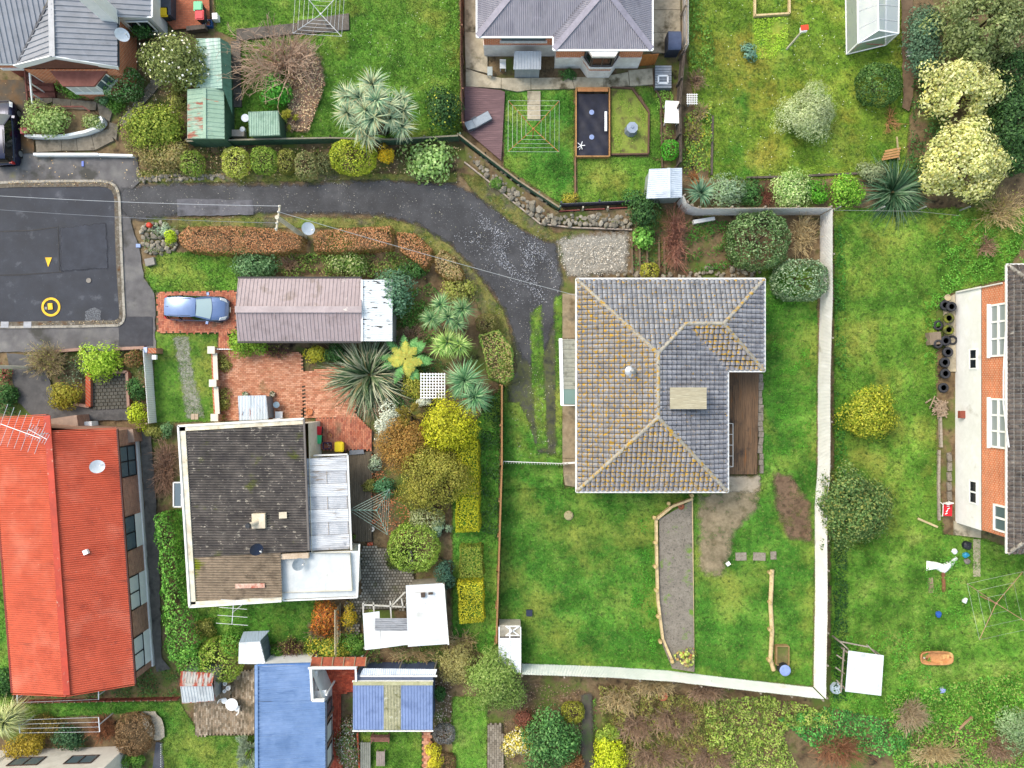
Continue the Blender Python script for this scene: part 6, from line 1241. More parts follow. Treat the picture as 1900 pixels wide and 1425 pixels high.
# ================================================================ vehicles
def car(name, label, px, py, rot, paint, L=4.25, Wd=1.74, roofz=1.52, glass='#b8cccc', side='#15181c'):
    x, y, _ = W(px, py, .8); root = thing(name, label, 'car', (x, y),0, None, rot); sx = L / 4.25; sw = Wd / 1.74
    st = [(-2.12,.62,.70,.38),(-2.06,.78,.86,.3),(-1.8,.84,.96,.24),(-1.2,.87,.98,.22),(-.3,.87,.97,.22),(.5,.87,.97,.22),(1.0,.86,.96,.22),(1.5,.83,.86,.24),(1.85,.76,.74,.28),(2.05,.62,.62,.32),(2.13,.42,.52,.36)]
    b = MB(); prof = [(1., 0.),(1.02,.45),(.98,.75),(.9,.93),(.6,1.),(0,1.03)]
    for X, hw_, zt, zb in st:
        row = [(X * sx, -hw_ * f * sw, zb + (zt - zb) * g_) for f, g_ in prof] + [(X * sx, hw_ * f * sw, zb + (zt - zb) * g_) for f, g_ in prof[-2::-1]]
        b.v += row
    n = 11
    for i in range(len(st) - 1):
        for k in range(n - 1): b.f.append((i * n + k, i * n + k + 1,(i + 1) * n + k + 1,(i + 1) * n + k))
    b.f.append(tuple(range(n))); b.f.append(tuple((len(st) - 1) * n + k for k in range(n))[::-1]); b.f = [f[::-1] for f in b.f]; b.bd('body', paint, root, smooth=True, local=True)
    rz = roofz; gl = glassy(side, .06); wsg = glassy(glass, .08)
    roof = [(-1.92,.56, rz - .1),(-1.7,.62, rz - .02),(-.9,.66, rz + .02),(-.1,.65, rz),(.22,.6, rz - .07)]; belt = [(-2.06,.72,.93),(-1.8,.80,.97),(-.9,.82,.99),(0,.82,.99),(1.0,.76,.98)]
    rb = MB()
    for X, hw_, z in roof:
        for f, dz in ((-1,0),(-.55,.035),(0,.05),(.55,.035),(1,0)): rb.v.append((X * sx, hw_ * f * sw, z + dz))
    for i in range(4):
        for k in range(4): rb.f.append((i * 5 + k, (i + 1) * 5 + k, (i + 1) * 5 + k + 1, i * 5 + k + 1))
    rb.bd('roof', paint, root, smooth=True, local=True)
    for s in (-1,1):
        sb = MB()
        for (X, h_, z),(X2, h2_, z2) in zip(roof, belt): sb.v += [(X * sx, s * h_ * sw, z - .01),(X2 * sx, s * h2_ * sw, z2)]
        for i in range(4): f = (2 * i, 2 * i + 1,2 * i + 3,2 * i + 2); sb.f.append(f if s > 0 else f[::-1])
        sb.bd('side_window', gl, root, local=True)
        for i in (1,2): br((roof[i][0] * sx, s * (roof[i][1] + .01) * sw, roof[i][2]),(belt[i][0] * sx, s * (belt[i][1] + .012) * sw, belt[i][2]),.07,.03).bd('pillar', mat('#14161a', rough=.4), root, local=True)
        br((roof[4][0] * sx, s * roof[4][1] * sw, roof[4][2]),(belt[4][0] * sx, s * belt[4][1] * sw, belt[4][2]),.09,.06).bd('windscreen_pillar', paint, root, local=True)
        bx((.85 * sx, s * .98 * sw, 1.02),(.16,.2,.14), s * .2).bd('wing_mirror', paint, root, local=True)
        hb_ = MB(); hb_.add([(1.62 * sx, s * .6 * sw, .84),(1.55 * sx, s * .8 * sw, .83),(1.93 * sx, s * .70 * sw, .66),(2.04 * sx, s * .45 * sw, .64),(1.7 * sx, s * .62 * sw, .87)],[(0,1,2,3),(0,4,1),(4,3,2,1),(0,3,4)]); hb_.bd('headlight', glassy('#c9d2d8', .08), root, local=True)
        bx((-2.03 * sx, s * .66 * sw, .86),(.14,.22,.34)).bd('tail_light', mat('#b01818', rough=.25), root, local=True)
        br((-1.6 * sx, s * .58 * sw, rz + .04),(-.1 * sx, s * .58 * sw, rz + .05),.025,.02).bd('roof_trim', mat('#22262c', rough=.4), root, local=True)
        for X in (-1.3,1.32):
            wl_ = tb_([(X * sx, s * .68 * sw, .31),(X * sx, s * .885 * sw, .31)],.31,18).bd('wheel', mat('#17181a', rough=.85), root, local=True); tb_([(X * sx, s * .80 * sw, .31),(X * sx, s * .9 * sw, .31)],.2,14).bd('rim', mat('#a8acb0', rough=.35, metal=.6), wl_, local=True)
    wsb = MB(); (X1, h1, z1),(X2, h2_, z2) = roof[4], belt[4]
    for f in (-1,-.5,0,.5,1): bow = (1 - f * f); wsb.v += [(X1 * sx + .05 * bow, f * h1 * sw, z1 + .045 * bow),(X2 * sx + .13 * bow, f * h2_ * sw, z2 + .02 * bow)]
    wsb.f = [(2 * i, 2 * i + 1,2 * i + 3,2 * i + 2) for i in range(4)]; wsb.bd('windscreen', wsg, root, smooth=True, local=True)
    rwb = MB().add([(-1.93 * sx, -.55 * sw, rz - .1),(-1.93 * sx, .55 * sw, rz - .1),(-2.07 * sx, .7 * sw, .95),(-2.07 * sx, -.7 * sw, .95)],[(0,1,2,3)]); rwb.bd('rear_window', gl, root, local=True)
    bx((2.06 * sx, 0,.5),(.16,1.0 * sw, .16)).bd('grille', mat('#121316', rough=.5), root, local=True); bx((2.15 * sx, 0,.42),(.03,.36,.12)).bd('number_plate', WHT2, root, local=True)
    for s in (-.3,.25): br((1.05 * sx, s * .9,1.0),(.8 * sx, s + .3,1.06),.02,.02).bd('wiper', mat('#101010'), root, local=True)
    tb_([(-1.55 * sx, 0, rz),(-1.75 * sx, 0, rz + .14)],.012,5).bd('radio_aerial', mat('#101010'), root, local=True)
    br((1.05 * sx, -.45 * sw, .985),(2.0 * sx, -.32 * sw, .70),.015,.012).bd('bonnet_crease', paint, root, local=True); br((1.05 * sx, .45 * sw, .985),(2.0 * sx, .32 * sw, .70),.015,.012).bd('bonnet_crease', paint, root, local=True)
    return root
car('hatchback_car', 'silver-blue hatchback parked on the herringbone brick bay in front of the garage', 365,572,-.03, mat(['#6f84aa', '#7b90b6'], scale=2, rough=.25, metal=.55, var=.03, spec=.6))
car('dark_car', 'dark navy car half out of frame at the left edge', 3,245, math.pi / 2 + .04, mat(['#141a34','#1a2240'], scale=2, rough=.2, metal=.3, var=.03, spec=.6), L=4.5, Wd=1.8, glass='#303840')
# ================================================================ poles, wires, dishes, aerials
WOODP = mat(['#d8d0bc', '#c4bba4','#e4ddcc'], scale=4, rough=.9, var=.12)
up_ = thing('power_pole', 'leaning-looking pale timber power pole between the two brown hedges', 'pole', W2(566,440)); b0 = Vector(W(566,440)); t0 = b0 + Vector((0,0,6.0)); tb_([b0, t0],.17,12,.13).bd('pole', WOODP, up_); ca_ = Vector((.15,1,0)).normalized()
br(t0 - ca_ * .8 + Vector((0,0,-.25)), t0 + ca_ * .8 + Vector((0,0,-.25)),.1,.12).bd('crossarm', WOODP, up_)
for s in (-.7,-.35,.35,.7): lt_(tuple(t0 + ca_ * s + Vector((0,0,-.18))),[(.03,0),(.06,.05),(.06,.12),(.02,.16)],8).bd('insulator', mat('#d8d4cc', rough=.3), up_)
pt = t0 + Vector((0,0,.0))
def wire(label, a, b_, sag, r=.013, c='#b8bcc0'):
    a, b_ = Vector(a), Vector(b_); ps = [a.lerp(b_, i / 14) - Vector((0,0, sag * 4 * (i / 14) * (1 - i / 14))) for i in range(15)]; m_ = a.lerp(b_, .5); return tb_(ps, r, 5).solo('power_line', mat(c, rough=.5), label, 'wire', m_[:2], m_.z)
wire('thin overhead wire crossing the turning head to the power pole', W(-60,360,6.6), t0 + ca_ * .7 + Vector((0,0,-.05)),.5); wire('lower faint overhead wire across the turning head', W(-60,385,6.3), t0 - ca_ * .35 + Vector((0,0,-.05)),.6,.011, '#7f848c'); wire('overhead wire from the power pole to the tiled house', t0 + ca_ * .35 + Vector((0,0,-.05)), W(1068,548,3.1),.5,.015, '#a8acac')
lp = thing('street_pole', 'white concrete street pole at the left edge beside the twiggy shrub', 'pole', W2(66,682)); b0 = Vector(W(66,683)); tb_([b0, b0 + Vector((0,0,7.5))],.13,12,.1).bd('pole', mat(['#d0cabc', '#bdb6a6'], scale=3, rough=.8), lp); lt_(tuple(b0),[(.22,0),(.2,.12),(.14,.14)],12).bd('base', mat('#a9a294'), lp)
DW = mat(['#dfe3e8','#d2d7dd'], scale=3, rough=.4); DB = mat(['#20283c', '#2a3348'], scale=3, rough=.4)
satdish('satellite_dish', 'white satellite dish on the hedge-side power pole', 571,424,2.6,.42,-.4, DW, mast=2.6); satdish('satellite_dish', 'white satellite dish on the brick corner of the grey-roofed house', 226,65,3.3,.42,-.2, DW); satdish('satellite_dish', 'round white satellite dish on the red metal roof', 180,866,3.9,.42,.3, DW, .5); satdish('satellite_dish', 'black satellite dish on the dark corrugated roof', 475,1019,4.1,.40,-.2, DB, .7); satdish('satellite_dish', 'grey satellite dish on the white flat roof', 553,1047,3.5,.4,.1, mat(['#9aa2a8','#aab2b8'], scale=3, rough=.5),.6)
AL = mat(['#e6e6e8','#d4d4d8'], scale=4, rough=.4, metal=.2); aerial('tv_aerial', 'large white TV aerial with long bars over the red roof', 38,800,5.6,2.6,-.35, AL, 7,1.3); aerial('tv_aerial', 'small dense TV aerial beside the large one on the red roof', 70,806,5.4,1.3,-.5, AL, 9,.45); aerial('tv_aerial', 'white TV aerial overhanging the lawn below the dark roof', 432,1136,5.0,1.5,1.5, AL, 4,1.0, mast=5.0)
rotary('rotary_clothesline', 'white rotary clothesline on the upper left lawn', 593,22,2.3,.72, mat('#d0d2d4', rough=.4, metal=.3), mat('#e4e6e8', rough=.5)); rotary('rotary_clothesline', 'rotary clothesline with rusty orange arms on the fenced lawn', 990,236,2.4,.78, mat(['#a5683a', '#b87a48'], scale=5, rough=.7), mat('#c8cac4', rough=.5)); rotary('rotary_clothesline', 'rotary clothesline with rusty arms at the right edge', 1854,1122,2.7,1.0, mat(['#b8907a', '#a0765c'], scale=5, rough=.7), mat('#a8b0a0', rough=.5), rings=3)
rotary('rotary_clothesline', 'half-folded green rotary clothesline beside the dark deck', 697,948,1.75,1.0, mat(['#6f8f80','#83a292'], scale=5, rough=.6), mat('#a4c0b2', rough=.5), arms=3, rings=5)
cl = thing('line_clothesline', 'four-wire white clothesline over the flower bed, bottom left', 'clothesline', W2(110,1345)); MT = mat('#d4d8dc', rough=.5)
for p, q in (((34,1336),(37,1360)),((183,1331),(185,1358))): br(W(*p, 1.7), W(*q, 1.7),.05,.05).bd('crossbar', MT, cl); X, Y, _ = W((p[0] + q[0]) / 2,(p[1] + q[1]) / 2,1.7); tb_([(X, Y, 0),(X, Y, 1.7)],.035,8).bd('post', MT, cl)
for t in (0,.33,.66,1): tb_([Vector(W(34,1336,1.72)).lerp(Vector(W(37,1360,1.72)), t), Vector(W(183,1331,1.72)).lerp(Vector(W(185,1358,1.72)), t)],.012,4).bd('wire', mat('#c8ccd0'), cl)
cl2 = thing('line_clothesline', 'narrow white line clothesline just below the red roof', 'clothesline', W2(105,1292))
for px_, py_ in ((32,1296),(183,1290)): X, Y, _ = W(px_, py_, 1.5); tb_([(X, Y, 0),(X, Y, 1.5)],.03,8).bd('post', MT, cl2); br((X, Y - .3,1.5),(X, Y + .3,1.5),.05,.05).bd('crossbar', MT, cl2)
for dy in (-.28,.28): a, c = Vector(W(32,1296,1.52)), Vector(W(183,1290,1.52)); tb_([a + Vector((0, dy, 0)), c + Vector((0, dy, 0))],.011,4).bd('wire', mat('#c8ccd0'), cl2)
# ================================================================ bins
wheelie_bin('yellow-lidded wheelie bin beside the grey-roofed house', 303,22, '#e8c020'); wheelie_bin('green-lidded wheelie bin on the red brick pad at the top left', 367,11, '#6cc490'); wheelie_bin('red-lidded wheelie bin on the red brick pad at the top left', 370,27, '#cc2434')
wheelie_bin('red-lidded wheelie bin beside the cream wall on the brick yard', 587,799, '#c8202c', rot=1.5); wheelie_bin('green-lidded wheelie bin beside the cream wall on the brick yard', 587,815, '#3fbe7c', rot=1.5); wheelie_bin('yellow-lidded wheelie bin on the brick yard', 629,829, '#e8cc18', body='#c8a818')
def crate(label, px, py, c, sx_=.55, sy_=.42, h=.36, rot=0., bottles=True):
    x, y, _ = W(px, py, .3); root = thing('recycling_crate', label, 'crate', (x, y),0, None, rot); b = MB(); m_ = mat(c, rough=.5)
    for s in (-1,1): b.box((s * sx_ / 2,0, h / 2),(.03, sy_, h)); b.box((0, s * sy_ / 2, h / 2),(sx_ - .03,.03, h))
    b.box((0,0,.02),(sx_ - .04, sy_ - .04,.03)); b.bd('crate', m_, root, local=True)
    if bottles:
        for i in range(7): a, c_ = RU(-.2,.2), RU(-.14,.14); tb_([(a, c_, .05),(a + RU(-.1,.1), c_ + RU(-.08,.08),.4)],.035,7,.02).bd('bottle', mat(random.choice(['#e4e0d4','#2f4a34','#c9b48c', '#d8dce0']), rough=.3), root, local=True)
    return root
crate('blue recycling crate of bottles on the brick pad, top left', 385,43, '#2c5a94'); crate('dark blue recycling crate on the brick yard', 607,827, '#1c2a66')
sheet('brick_paving', WP([(310,-30),(390,-30),(392,52),(325,58),(310,40)]), mat(['#a5583a', '#b86a4a'], brick=(.24,.12, '#7a5a48', .01, 'xy'), rough=.85, scale=2)); bx(W(366,54,.4),(1.3,.3,.5),.12).solo('planter_box', DKW, 'dark timber planter at the edge of the brick pad', 'planter', W2(366,54)); bx(W(310,10,.7)[:2] + (.5,),(.8,1.6,1.0),0).solo('storage_box', mat(['#3a3f48','#474d58'], scale=2, rough=.5), 'dark grey storage box beside the brick pad', 'box', W2(310,10))
bx(W(401,33,.3),(.35,.42,.5),.05).solo('white_bin', WHT2, 'small white box on the grass beside the brick pad', 'box', W2(401,33))
# ================================================================ garden furniture and small things
dkb = thing('composite_deck', 'purple-brown composite deck with the grey lounger', 'deck', W2(900,225)); boards(dkb, 'deck_board', WP([(862,160),(937,168),(930,298),(862,240)],.2),.02,.14,.01,.03,.2, mat(['#7a5f60','#6d5456','#87696a'], scale=1.5, vscale=(.5,6,1), rough=.75, var=.1)); MB().prism(inset(WP([(862,160),(937,168),(930,298),(862,240)],.2),.03),0,.15).bd('deck_frame', mat('#3c302e'), dkb)
lg = T('sun_lounger', 'grey cushioned sun lounger on the purple-brown deck', 'sun lounger', 888,228,.2); lg.rotation_euler[2] = .5; LGM = mat(['#8f979e', '#9ca4ab'], scale=4, rough=.8); FRM = mat('#5a5f66', rough=.5)
bx((.28,0,.3),(1.25,.58,.1)).bd('seat_cushion', LGM, lg, local=True); MB().add([(-.36,-.29,.26),(-.36,.29,.26),(-.95,.29,.5),(-.95,-.29,.5),(-.36,-.29,.35),(-.36,.29,.35),(-.95,.29,.6),(-.95,-.29,.6)],[(3,2,1,0),(4,5,6,7),(0,1,5,4),(1,2,6,5),(2,3,7,6),(3,0,4,7)]).bd('back_cushion', LGM, lg, local=True)
for s in (-1,1):
    br((-.9, s * .32,.24),(.92, s * .32,.24),.05,.06).bd('side_rail', FRM, lg, local=True)
    for X in (-.5,.8): bx((X, s * .32,.11),(.05,.05,.22)).bd('leg', FRM, lg, local=True)
    bx((-.2, s * .34,.42),(.4,.05,.04)).bd('armrest', FRM, lg, local=True)
rbed = thing('raised_bed', 'raised timber bed lined with black cloth', 'raised bed', W2(1100,228)); x0_, y0_ = W2(1069,163,.4); x1_, y1_ = W2(1131,290,.4); BT = mat(['#a87a4a', '#b88a58','#8f643a'], scale=3, vscale=(1,1,3), rough=.8)
for a, c in (((x0_, y0_),(x0_, y1_)),((x1_, y0_),(x1_, y1_)),((x0_, y1_),(x1_, y1_)),((x0_, y0_),(x1_, y0_))):
    for z in (.12,.34): br((a[0], a[1], z),(c[0], c[1], z),.07,.21).bd('plank', BT, rbed)
for i in range(2): bx((x0_ + (x1_ - x0_) * (.27 + .46 * i), y0_ - .14,.43),(1.05,.26,.04)).bd('seat_plank', mat(['#b87a4a', '#c48a58'], scale=3), rbed)
bp_ = []; nx, ny = 14,26; b = MB(); BN = Bumps(.8,3)
for j in range(ny + 1):
    for i in range(nx + 1): X = x0_ + .06 + (x1_ - x0_ - .12) * i / nx; Y = y0_ - .35 + (y1_ - y0_ + .4) * j / ny; b.v.append((X, Y, .22 + .035 * float(BN(np.array([[X, Y]]))[0])))
b.f = [(j * (nx + 1) + i, (j + 1) * (nx + 1) + i, (j + 1) * (nx + 1) + i + 1, j * (nx + 1) + i + 1) for j in range(ny) for i in range(nx)]; b.bd('liner', mat(['#1b1c28','#252736'], scale=3, rough=.6), rbed, smooth=True)
for px_, py_, t_ in ((1098,208, 'upper'),(1098,254, 'lower')): x, y, _ = W(px_, py_, .3); d_ = thing('plastic_disc', f'{t_} pale blue plastic disc on the black liner', 'disc', (x, y),.22, 'liner discs'); lt_((x, y, .24),[(.17,0),(.17,.04),(.1,.05),(.1,.03),(.04,.03),(.04,.06),(0,.06)],16).bd('disc', mat('#8fa0c8', rough=.5), d_)
bx(W(1124,225,.5),(.16,1.35,.03)).solo('white_plank', WHT2, 'pale grey plank lying on the edge of the black liner', 'plank', W2(1124,225,.5),.45); gd = thing('garden_ornament', 'white spoked garden ornament in the corner of the black liner', 'ornament', W2(1078,270,.4),.24); c_ = Vector(W(1078,270,.4))
for k in range(5): a = k * 1.25; br(c_, c_ + Vector((.28 * math.cos(a),.28 * math.sin(a),.05)),.04,.02).bd('spoke', WHT2, gd)
tb_([c_ - Vector((0,0,.15)), c_ + Vector((-.1,-.3,.05))],.02,5).bd('stem', WHT2, gd)
hx = thing('timber_edging', 'dark timber edging round the hexagonal garden bed', 'edging', W2(1165,230)); hq = path_pts([(1134,164),(1172,166),(1203,210),(1202,287),(1134,288)]); MB().prism([(p.x, p.y) for p in hq],0,.1).bd('bed_soil', mat(['#6a7a30','#82903c', '#5a5034'], scale=1.5, rough=.9, bump=.5), hx)
for a, c in zip(hq, hq[1:]): br(a + Vector((0,0,.12)), c + Vector((0,0,.12)),.1,.24).bd('sleeper', mat(['#5c4438','#6d5244'], scale=3, rough=.9), hx)
eb = thing('timber_edging', 'thin dark edging between lawn and the right-hand vegetable strip', 'edging', W2(1228,240)); eq = path_pts([(1212,128),(1212,160),(1225,186),(1228,312)])
for a, c in zip(eq, eq[1:]): br(a + Vector((0,0,.1)), c + Vector((0,0,.1)),.07,.2).bd('board', mat(['#5c4a3c', '#6d5a4a'], scale=3, rough=.9), eb)
lq2 = path_pts([(1067,292),(1067,376)]); br(lq2[0] + Vector((0,0,.08)), lq2[1] + Vector((0,0,.08)),.08,.16).solo('lawn_edge_board', mat(['#7c5a44','#8c6a52'], scale=3), 'brown edging board dividing the two small lawns', 'edging', W2(1067,334))
cb_ = thing('compost_bin', 'grey-blue plastic compost bin in the hexagonal bed', 'compost bin', W2(1172,240)); x, y, _ = W(1172,239,.5); oc = lambda r: [(x + r * math.cos(R(22.5 + 45 * k)), y + r * math.sin(R(22.5 + 45 * k))) for k in range(8)]
MB().add([(a, c, 0) for a, c in oc(.48)] + [(a, c, .7) for a, c in oc(.36)],[tuple((i, (i + 1) % 8,8 + (i + 1) % 8,8 + i)) for i in range(8)]).bd('body', mat(['#77808c', '#8a929c'], scale=3, rough=.6), cb_); MB().prism(oc(.4),.7,.78).bd('lid', mat(['#8a95a5','#98a3b2'], scale=3, rough=.5), cb_); lt_((x, y + .04,.78),[(.12,0),(.1,.06),(0,.06)],12).bd('knob', mat('#8a95a5', rough=.5), cb_)
wt = thing('white_table', 'white square potting table beside the dark board fence', 'table', W2(1248,208)); x, y, _ = W(1248,208,.9); bx((x, y, .9),(1.05,1.5,.06),-.05).bd('top', WHT2, wt)
for a, c in ((-.42,-.6),(.42,-.6),(.42,.6),(-.42,.6)): bx((x + a, y + c, .44),(.07,.07,.87)).bd('leg', WHT, wt)
cfm = thing('cold_frame', 'slatted cold frame with white-framed lid beside the gate', 'cold frame', W2(1231,142)); x, y, _ = W(1231,142,.5); bx((x, y, .22),(1.1,1.55,.44)).bd('box', mat('#6a7078'), cfm)
for i in range(9): bx((x, y - .7 + i * .175,.46),(1.12,.13,.03)).bd('slat', mat(['#8a8f94','#a0a5aa'], scale=3), cfm)
strip(cfm, 'lid_frame', [(x - .35, y - .45,.5),(x + .3, y - .45,.5),(x + .3, y + .05,.5),(x - .35, y + .05,.5)],.1,.05, WHT2, True)
wsd = thing('storage_cupboard', 'dark blue-black plastic storage cupboard by the white fence', 'cupboard', W2(1250,80)); x, y, _ = W(1250,78,1.); bx((x - .02, y, .6),(.85,1.2,1.2)).bd('body', mat(['#3a4050','#2c3140'], scale=2, rough=.5), wsd); b = MB(); n = 8
for i in range(n + 1): t = math.pi * i / n; b.v += [(x - .44, y + .64 * math.cos(t),1.2 + .22 * math.sin(t)),(x + .44, y + .64 * math.cos(t),1.2 + .22 * math.sin(t))]
b.f = [(2 * i, 2 * i + 1,2 * i + 3,2 * i + 2)[::-1] for i in range(n)]; b.bd('curved_lid', mat(['#3f4860','#4c5670'], scale=2, rough=.35), wsd, smooth=True)
for nm, lab, px_, py_, sz, c in (('white_chair', 'small white seat against the plaster wall of the mauve-roofed house', 933,122,(.42,.38), '#ecebe6'),('utility_box', 'pale grey utility box at the corner of the plaster wall', 909,132,(.35,.6), '#a5aca8')):
    r_ = thing(nm, lab, nm.split('_')[1], W2(px_, py_)); x, y, _ = W(px_, py_, .5); bx((x, y, .5),(sz[0], sz[1],.06)).bd('seat' if 'chair' in nm else 'lid', mat(c, rough=.5), r_)
    for a, d in ((-1,-1),(1,-1),(1,1),(-1,1)): bx((x + a * sz[0] * .42, y + d * sz[1] * .42,.24),(.05,.05,.46)).bd('leg' if 'chair' in nm else 'corner_post', mat(c, rough=.6), r_)
    if 'chair' in nm: bx((x, y + sz[1] / 2,.75),(sz[0],.05,.5)).bd('backrest', mat(c, rough=.5), r_)
tl = thing('white_trellis', 'square white lattice trellis lying over the shrubs near the fern', 'trellis', W2(803,716,1.2),.9); x, y, _ = W(803,716,1.3)
for i in range(9): bx((x - .8 + i * .2, y, 1.3),(.06,1.75,.02)).bd('slat', WHT2, tl); bx((x, y - .8 + i * .2,1.325),(1.7,.06,.02)).bd('slat', WHT2, tl)
for a, c in ((-.8,-.8),(.8,-.8),(.8,.8),(-.8,.8)): bx((x + a, y + c, .64),(.07,.07,1.28)).bd('post', WHT, tl)
bf = thing('bird_feeder', 'white lattice bird feeder beside the dark board fence', 'bird feeder', W2(1284,184)); x, y, _ = W(1284,184,1.2)
for i in range(5): bx((x - .3 + i * .15, y, 1.2),(.05,.75,.03)).bd('slat', WHT, bf); bx((x, y - .3 + i * .15,1.23),(.75,.05,.03)).bd('slat', WHT, bf)
bx((x, y, .6),(.08,.08,1.2)).bd('post', WHT, bf)
sp_ = thing('bird_house', 'white post with a red-roofed bird house on the top right lawn', 'bird house', W2(1459,92)); b0 = Vector(W(1459,92)); t_ = b0 + Vector((0,0,1.9)); t_.x, t_.y = W2(1490,56,1.9); br(b0, t_, .1,.1).bd('post', mat(['#c9c4b0','#b5b09a'], scale=4), sp_); bx((t_.x, t_.y, 1.95),(.4,.32,.24),.1).bd('house', WHT2, sp_); bx((t_.x + .03, t_.y + .08,2.1),(.5,.34,.05),.1).bd('roof', mat('#d8482c', rough=.5), sp_)
bx_ = thing('timber_bed_frame', 'timber frame of a vegetable bed at the top of the right lawn', 'bed frame', W2(1430,10))
for p, q in (((1400,-30),(1400,32)),((1400,30),(1464,26)),((1464,26),(1464,-30))): br(W(*p, .15), W(*q, .15),.12,.3).bd('plank', SLP, bx_)
ms = thing('pallet_bench', 'wooden pallet bench leaning in the corner of the top right lawn', 'bench', W2(1655,290))
for i in range(4): br(W(1636 + i * 2,296 - i * 5,.3 + .05 * i), W(1668 + i, 290 - i * 5,.3 + .05 * i),.14,.04).bd('slat', mat(['#a57a4c', '#b88c5c'], scale=3), ms)
br(W(1668,296,.1), W(1664,254,.8),.08,.08).bd('upright', SLP, ms)
gar = thing('folding_chair', 'white folding chair among the dark shrubs at the top right', 'chair', W2(1690,98)); x, y, _ = W(1690,98,.5); bx((x, y, .45),(.4,.4,.04),.4).bd('seat', WHT2, gar); bx((x - .1, y + .2,.75),(.4,.04,.55),.4).bd('backrest', WHT2, gar)
for a, c in ((-.15,-.15),(.15,-.15),(.15,.15),(-.15,.15)): bx((x + a, y + c, .22),(.04,.04,.44)).bd('leg', WHT2, gar)
def tyre(label, px, py, z, r=.33, w=.2, rot=0., m=None, tilt=0.):
    x, y, _ = W(px, py, z + w); root = thing('tyre', label, 'tyre', (x, y), z, 'old tyres piled along the white wall'); prof = [(.56,.02),(.85,0),(.98,.05),(1,.3),(1,.7),(.98,.95),(.85,1),(.6,.97),(.54,.88),(.7,.8),(.72,.2),(.56,.02)]
    lt_((0,0,0),[(a * r, b_ * w) for a, b_ in prof],22).bd('tread', m or mat(['#2b2c30','#393a40','#232428'], scale=5, rough=.8, var=.15), root, smooth=True, local=True); lt_((0,0, w * .45),[(r * .62,0),(r * .6,.03),(r * .56,.0)],18).bd('bead', mat('#18191c', rough=.7), root, local=True); root.rotation_euler = (tilt, 0, rot); return root
MOS = mat(['#3a3b34','#5c5f24','#7c8228'], scale=3, rough=.9); wd_ = ['second', 'third', 'fourth', 'fifth', 'sixth', 'seventh', 'eighth']
for i, (px_, py_, n, mm) in enumerate(((1755,566,2, None),(1766,569,3, None),(1762,590,4, MOS),(1761,612,4, MOS),(1741,604,1, None),(1756,632,3, None),(1741,638,3, None),(1768,631,1, None),(1760,653,3, None),(1754,673,3, None),(1755,693,3, None),(1752,720,1, None))):
    for k in range(n): tyre(f'{"mossy" if mm else "black"} tyre, {"top" if k == n - 1 else ["lowest", "second from the ground", "third from the ground"][k]} of the {["first", "second", "third", "fourth", "fifth", "sixth", "seventh", "eighth", "ninth", "tenth", "eleventh", "last"][i]} pile down the white wall', px_ + RU(-.6,.6), py_ + RU(-.6,.6),.02 + k * .2,.34 if i != 6 else .3, m=mm if k == n - 1 else None)
pot('tan round planter at the top end of the tyre row', 1759,552,.22,.4, '#b8a888'); bx(W(1732,628,.3),(.8,.85,.5),.1).solo('wooden_crate', mat(['#7a6c5a', '#8f8070'], scale=3, rough=.9), 'weathered wooden box beside the tyres', 'box', W2(1732,628))
dl = thing('firewood_pile', 'heap of broken sticks and boards below the tyres', 'wood pile', W2(1742,758))
for i in range(46): a = random.random() * 3.14; c_ = Vector(W(1742 + random.gauss(0,8),757 + random.gauss(0,8),.1 + .1 * random.random())); v_ = Vector((math.cos(a), math.sin(a), RU(-.1,.25))) * RU(.2,.5); br(c_ - v_ + Vector((0,0,.12)), c_ + v_ + Vector((0,0,.12)), RU(.03,.09),.03).bd('stick', mat(['#8a7560','#a3907a', '#6b5846'], scale=4, rough=.9), dl)
ed = thing('timber_edging', 'old timber edging at the foot of the white wall', 'edging', W2(1748,860))
for a, c in (((1744,770),(1746,830)),((1742,835),(1741,900)),((1741,900),(1742,965))): br(W(*a, .1), W(*c, .1),.16,.2).bd('board', OLD, ed)
for i in range(5): br(W(1761 + RU(-1,1),840 + i * 18,.15), W(1762,856 + i * 18,.15),.3,.12).bd('stone_slab', STN, ed)
rch = thing('red_chair', 'white-framed chair with red cushion beside the white wall', 'chair', W2(1759,945)); x, y, _ = W(1759,946,.5); bx((x, y, .46),(.55,.85,.12),-.05).bd('red_cushion', mat(['#c01824','#d42834'], scale=4, rough=.6), rch); b = MB()
for s in (-1,1): b.tube([(x - .35, y + .45,.6),(x + s * .3, y + .4,.45),(x + s * .3, y - .45,.4),(x + s * .3, y - .5,0)],.025,6); b.tube([(x + s * .3, y + .35,.45),(x + s * .34, y + .55,0)],.025,6)
b.bd('frame', WHT2, rch); bx((x - .12, y + .5,.75),(.45,.06,.5),.2).bd('backrest', WHT2, rch)
for i in range(4): bx((x + RU(-.15,.15), y - .25 + i * .17,.53),(.18,.06,.012), random.random()).bd('cushion_print', WHT2, rch)
ba = thing('bath_tub', 'rust-brown old bath tub lying in the grass', 'bath', W2(1737,1221)); x, y, _ = W(1738,1221,.4); ba.rotation_euler[2] = 0
def ov(rx_, ry_, z, n=28): return [(x + rx_ * math.copysign(abs(math.cos(t)) ** .55, math.cos(t)), y + ry_ * math.copysign(abs(math.sin(t)) ** .6, math.sin(t)), z) for t in [6.2832 * k / n for k in range(n)]]
b = MB(); rg_ = [ov(1.0,.38,.05), ov(1.12,.46,.42), ov(1.16,.49,.44), ov(1.14,.47,.46), ov(1.04,.39,.45), ov(.98,.33,.25), ov(.8,.24,.16)]
for r_ in rg_: b.v += r_
